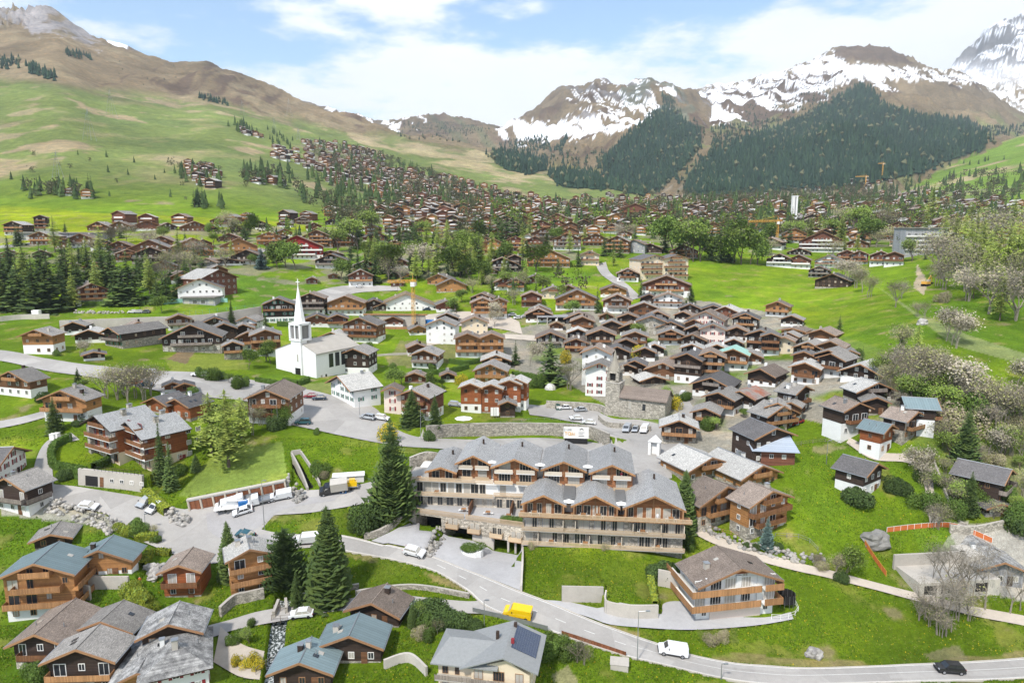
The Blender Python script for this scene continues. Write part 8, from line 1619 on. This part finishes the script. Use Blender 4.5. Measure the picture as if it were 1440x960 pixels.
# ------------------------------------------------------------------ flat-roofed larger blocks of the town
def block(px, py, W, L, Hh, rot, wm, label, bands=True):
    P = hit(px, py); o = empty('apartment_block', P, R(rot)); tag(o, label, 'apartment block', 'larger blocks of the town'); n = max(1, int(Hh / 2.9)); MB().box(-W/2, W/2, 0, L, -6, Hh).build('wall', M[wm], o); MB().box(-W/2 - .6, W/2 + .6, -1.3, L + .6, Hh, Hh + .5).build('roof', M['g'], o)
    for k in range(n):
        z = k * 2.9
        if k and bands: f = MB().box(-W/2, W/2, -1.3, -.01, z - .2, z).build('balcony', M['conc'], o); MB().box(-W/2, W/2, -1.35, -1.25, z, z + .9).build('railing', M['rail'] if wm != 'G' else M['trim'], f)
        m = max(2, int(W / 4))
        for j in range(m): window(o, -W/2 + (j + .5) * W / m, -.03, z + .3, 2.2, 1.9, 0, None, 2, 'trim')
block(955, 334, 24, 12, 11, 0, 'R', 'flat-roofed brown and cream block above the green field'); block(1300, 358, 27, 14, 17, 0, 'G', 'long grey five-storey block with white balcony bands at the right'); block(80, 338, 60, 18, 5, 0, 'G', 'long low grey flat-roofed hall at the left', False)
block(1384, 330, 7, 6, 6, 0, 'S', 'short dark stone tower block on the green knoll', False); block(280, 428, 16, 9, 3.2, 0, 'G', 'low annex with glazed front under the white hall', False)
hs([(1130,575,220,455,-8,.9,'Wdn',{'bal':False,'label':'white hall with charcoal roof and dark windows above the concrete wall'})], 0, 280)
tag(MB().box(-1.6, 1.6, -1, 1, 0, 3.6).build('kiosk', M['trim'], None, hit(52, 447)), 'white utility kiosk below the dark firs', 'kiosk')
MBc = empty('carport', hit(790, 455), R(0)); tag(MBc, 'long dark carport on the terrace above the old village', 'carport'); MB().box(-12, 13, 0, 6, 3, 3.6).build('roof', M['G'], MBc)
for k in range(6): MB().box(-12 + k*4.8, -11.6 + k*4.8, 0, .4, -1, 3).build('post', M['conc'], MBc)
MB().box(-12, 13, 5.5, 6, -1, 3).build('wall', M['dark'], MBc)

# ------------------------------------------------------------------ long grass on the near meadows
grn = np.random.RandomState(3); gv = []; gf = []; gm = []
RB = [(np.array(p), a_, c_) for p, a_, c_ in ROADS if a_ < 170]
N = 200000; yy_ = np.exp(grn.uniform(math.log(88), math.log(175), N)); aa_ = grn.uniform(-.85, .85, N); xx_ = aa_ * yy_
ok = np.ones(N, bool)
for p, a_, c_ in RB: ok &= ~inpoly(xx_, yy_, [tuple(q) for q in p])
for hx_, hy_, w_, *_r in HOUSES: ok &= ~((abs(xx_ - hx_) < w_ * .6) & (yy_ - hy_ < w_) & (yy_ - hy_ > -1.5))
fi = (aa_ - A0) / (A1 - A0) * (NA - 1); gi = (np.log(yy_) - ly[0]) / (ly[-1] - ly[0]) * (NY - 1)
cg = col[gi.astype(int), fi.astype(int)]; ok &= (cg[:, 1] > cg[:, 0] * 1.25) & (cg[:, 2] < .09)
lx_ = (xx_ - HO.x) * hx[0] + (yy_ - HO.y) * hx[1]; l2_ = (xx_ - HO.x) * hy[0] + (yy_ - HO.y) * hy[1]; ok &= ~((lx_ > -27) & (lx_ < 33.5) & (l2_ > -1.8) & (l2_ < 22))
LP = [hit(*q) for q in [(245,700),(300,640),(395,620),(405,682),(300,714)]]; ok &= ~inpoly(xx_, yy_, [(q.x, q.y) for q in LP])
cl_ = fbm(xx_ / 5, yy_ / 5, 3, 77); ok &= grn.uniform(0, 1, N) < .25 + 1.3 * cl_
idx_ = np.nonzero(ok)[0]; rr_ = grn.uniform(0, 1, (N, 4))
i0_, j0_ = gi.astype(int), fi.astype(int); di_, dj_ = gi - i0_, fi - j0_
tt_ = (TM[i0_, j0_] * (1 - dj_) + TM[i0_, j0_ + 1] * dj_) * (1 - di_) + (TM[i0_ + 1, j0_] * (1 - dj_) + TM[i0_ + 1, j0_ + 1] * dj_) * di_; zz_ = CZ + tt_ * yy_
for i in idx_:
    x, y, z = xx_[i], yy_[i], zz_[i] - .05; h = .10 + .2 * rr_[i, 0] * (.5 + cl_[i]); a = rr_[i, 1] * 6.28; w_ = .08 + .13 * rr_[i, 2]; m_ = 0 if rr_[i, 3] < .66 else 1 if rr_[i, 3] < .9 else 2 if rr_[i, 3] < .975 else 3
    for q in (a, a + 1.6):
        n0 = len(gv); c, s = math.cos(q) * w_, math.sin(q) * w_; gv += [(x - c, y - s, z), (x + c, y + s, z), (x + s * .5, y + c * .5, z + h)]; gf.append((n0, n0 + 1, n0 + 2)); gm.append(m_)
me = bpy.data.meshes.new('meadow_grass'); me.from_pydata(gv, [], gf); [me.materials.append(m_) for m_ in (leaf('grass_blade', (.105, .178, .014), .0, ns=.15), leaf('grass_blade_dark', (.066, .122, .014), .0, ns=.15), leaf('grass_blade_dry', (.27, .27, .06), 0, ns=.2), M['yelf'])]; me.polygons.foreach_set('material_index', gm)
tag(link('meadow_grass', me), kind='stuff')
# ------------------------------------------------------------------ labels by place
LM = [('the white steeple', 417, 440), ('the white church', 440, 505), ('the stone chapel', 905, 570), ('the building pit', 555, 460), ('the bright red chalet', 418, 345), ('the white hall', 282, 408), ('the hotel', 800, 690), ('the garage row', 335, 700), ('the apartment house', 180, 610),
 ('the restaurant', 480, 540), ('the orange houses', 690, 560), ('the roundabout', 320, 735), ('the blue lean-to', 1095, 625), ('the low white house', 1205, 675), ('the long charcoal roof', 1370, 680), ('the lone boulder', 1231, 758), ('the orange balconies', 1030, 830), ('the solar panels', 745, 890),
 ('the teal barn roofs', 470, 900), ('the teal house roofs', 120, 790), ('the hipped slab roof', 250, 910), ('the dense cone tree', 464, 780), ('the concrete retaining wall', 230, 455), ('the green field', 820, 390), ('the large rose house', 985, 455), ('the teal tarp roof', 1030, 505), ('the white tower', 1117, 300),
 ('the grey block', 1300, 340), ('the broad balconied building', 1155, 340), ('the right-hand meadow', 1200, 420), ('the hillside town', 560, 260), ('the left hamlet', 285, 250), ('the square spruce', 774, 505), ('the workshop hall', 570, 430), ('the orange crane', 1085, 325), ('the far cranes', 1235, 245), ('the left meadow', 100, 230),
 ('the dark firs', 60, 400), ('the long grey hall', 80, 330), ('the excavator', 1302, 400), ('the concrete shell', 1350, 800), ('the stream bridge', 395, 862), ('the billboard', 813, 605), ('the flat brown block', 955, 318), ('the village church square', 860, 600), ('the larch trio', 318, 580), ('the white rubble bank', 110, 722), ('the yellow hedges', 200, 790), ('the footpath', 1180, 805), ('the tent', 774, 540)]
ORD = ['nearest', 'second nearest', 'third nearest', 'fourth nearest', 'fifth nearest', 'sixth nearest', 'seventh nearest', 'eighth nearest', 'ninth nearest', 'tenth nearest']
def ordn(k):
    if k < 10: return ORD[k]
    n = k + 1; return f"{n}{'th' if 10 <= n % 100 <= 20 else {1:'st',2:'nd',3:'rd'}.get(n % 10, 'th')} nearest"
grp = {}
for o, desc, x, y, cat, g in REG:
    lm = min(LM, key=lambda l: math.hypot(l[1] - x, (l[2] - y) * 1.3)); dx, dy = x - lm[1], y - lm[2]
    d = 'left of' if dx < 0 and abs(dx) > abs(dy) * 1.3 else 'right of' if dx > 0 and abs(dx) > abs(dy) * 1.3 else ('behind' if dy < 0 else 'in front of')
    grp.setdefault((desc, lm[0], d), []).append((math.hypot(dx, dy), id(o), o, cat, g))
for (desc, lm, d), v in grp.items():
    v.sort(key=lambda r: (r[0], r[1]))
    for k, (_, _, o, cat, g) in enumerate(v): tag(o, f"{desc}, {ordn(k) + ' ' if len(v) > 1 else ''}{d} {lm}", cat, g)
for o, *_ in []: pass

# ------------------------------------------------------------------ light, sky, haze
S = Vector((-.42, -.72, 1.02)).normalized(); sd_ = bpy.data.lights.new('sun', 'SUN'); sd_.energy = SUNE; sd_.angle = R(SUNA); sd_.color = (1, .955, .89); so_ = bpy.data.objects.new('sun', sd_); C.objects.link(so_); so_.rotation_euler = S.to_track_quat('Z', 'Y').to_euler(); so_.location = (0, 0, 300)
w = bpy.data.worlds.new('World'); scene.world = w; w.use_nodes = True; n = w.node_tree; n.nodes.clear(); out = n.nodes.new('ShaderNodeOutputWorld'); bg = n.nodes.new('ShaderNodeBackground'); n.links.new(bg.outputs[0], out.inputs[0]); bg.inputs[1].default_value = .118
sk = n.nodes.new('ShaderNodeTexSky'); sk.sky_type = 'NISHITA'; sk.sun_disc = False; sk.sun_elevation = math.asin(S.z); sk.sun_rotation = math.atan2(S.x, S.y); sk.altitude = 1500; sk.air_density = 1.0; sk.dust_density = 1.2; sk.ozone_density = 1.2
tc = n.nodes.new('ShaderNodeTexCoord').outputs['Generated']; sep = n.nodes.new('ShaderNodeSeparateXYZ'); n.links.new(tc, sep.inputs[0]); zc = math_(n, 'ADD', math_(n, 'MAXIMUM', sep.outputs[2], 0), .10)
cb = n.nodes.new('ShaderNodeCombineXYZ'); n.links.new(math_(n, 'DIVIDE', sep.outputs[0], zc), cb.inputs[0]); n.links.new(math_(n, 'DIVIDE', sep.outputs[1], zc), cb.inputs[1])
big = noise_(n, scale_(n, cb.outputs[0], (.55, .8, 1)), 1.0, 8, .58); hor = noise_(n, scale_(n, tc, (3.2, 3.2, 9)), 1.0, 9, .6)
# more cloud towards the right and near the skyline
bias = math_(n, 'MULTIPLY_ADD', sep.outputs[0], .10, 0); low = math_(n, 'MULTIPLY', math_(n, 'MAXIMUM', math_(n, 'SUBTRACT', .30, sep.outputs[2]), 0), .75)
f = math_(n, 'ADD', math_(n, 'ADD', math_(n, 'MULTIPLY', big, .35), math_(n, 'MULTIPLY', hor, .65)), math_(n, 'ADD', bias, low))
mr = n.nodes.new('ShaderNodeMapRange'); mr.interpolation_type = 'SMOOTHSTEP'; mr.inputs['From Min'].default_value = .485; mr.inputs['From Max'].default_value = .575; n.links.new(f, mr.inputs['Value'])
cl = math_(n, 'MULTIPLY', mr.outputs[0], .95)
shade = math_(n, 'MULTIPLY_ADD', noise_(n, scale_(n, tc, (5, 5, 14)), 1.0, 6, .6), CLV * .22, CLV * .87); cc_ = n.nodes.new('ShaderNodeCombineXYZ')
for k, s in enumerate((.985, 1.0, 1.03)): n.links.new(math_(n, 'MULTIPLY', shade, s), cc_.inputs[k])
skc = mixc(n, 1.0, sk.outputs[0], SKYT, 'MULTIPLY')
n.links.new(mixc(n, cl, skc, cc_.outputs[0]), bg.inputs[0])
hb_ = MB().box(-11500, 11500, -1600, 9700, -62, 2260); m = bpy.data.materials.new('haze_air'); m.use_nodes = True; nt = m.node_tree; nt.nodes.clear(); o_ = nt.nodes.new('ShaderNodeOutputMaterial'); pv = nt.nodes.new('ShaderNodeVolumePrincipled'); nt.links.new(pv.outputs[0], o_.inputs['Volume']); pv.inputs['Color'].default_value = (.80, .90, 1, 1); pv.inputs['Density'].default_value = HAZE; pv.inputs['Anisotropy'].default_value = .2
if HAZE > 0: tag(hb_.build('haze', m), kind='stuff')
vs = scene.view_settings; vs.view_transform = 'Standard'; vs.look = 'None'; vs.exposure = EXPO; vs.gamma = 1; vs.use_curve_mapping = False
scene.render.engine = 'CYCLES'; cy_ = scene.cycles; cy_.max_bounces = 5; cy_.diffuse_bounces = 2; cy_.glossy_bounces = 2; cy_.transparent_max_bounces = 4; cy_.volume_bounces = 0; cy_.use_denoising = True; cy_.use_adaptive_sampling = True; cy_.adaptive_threshold = .02
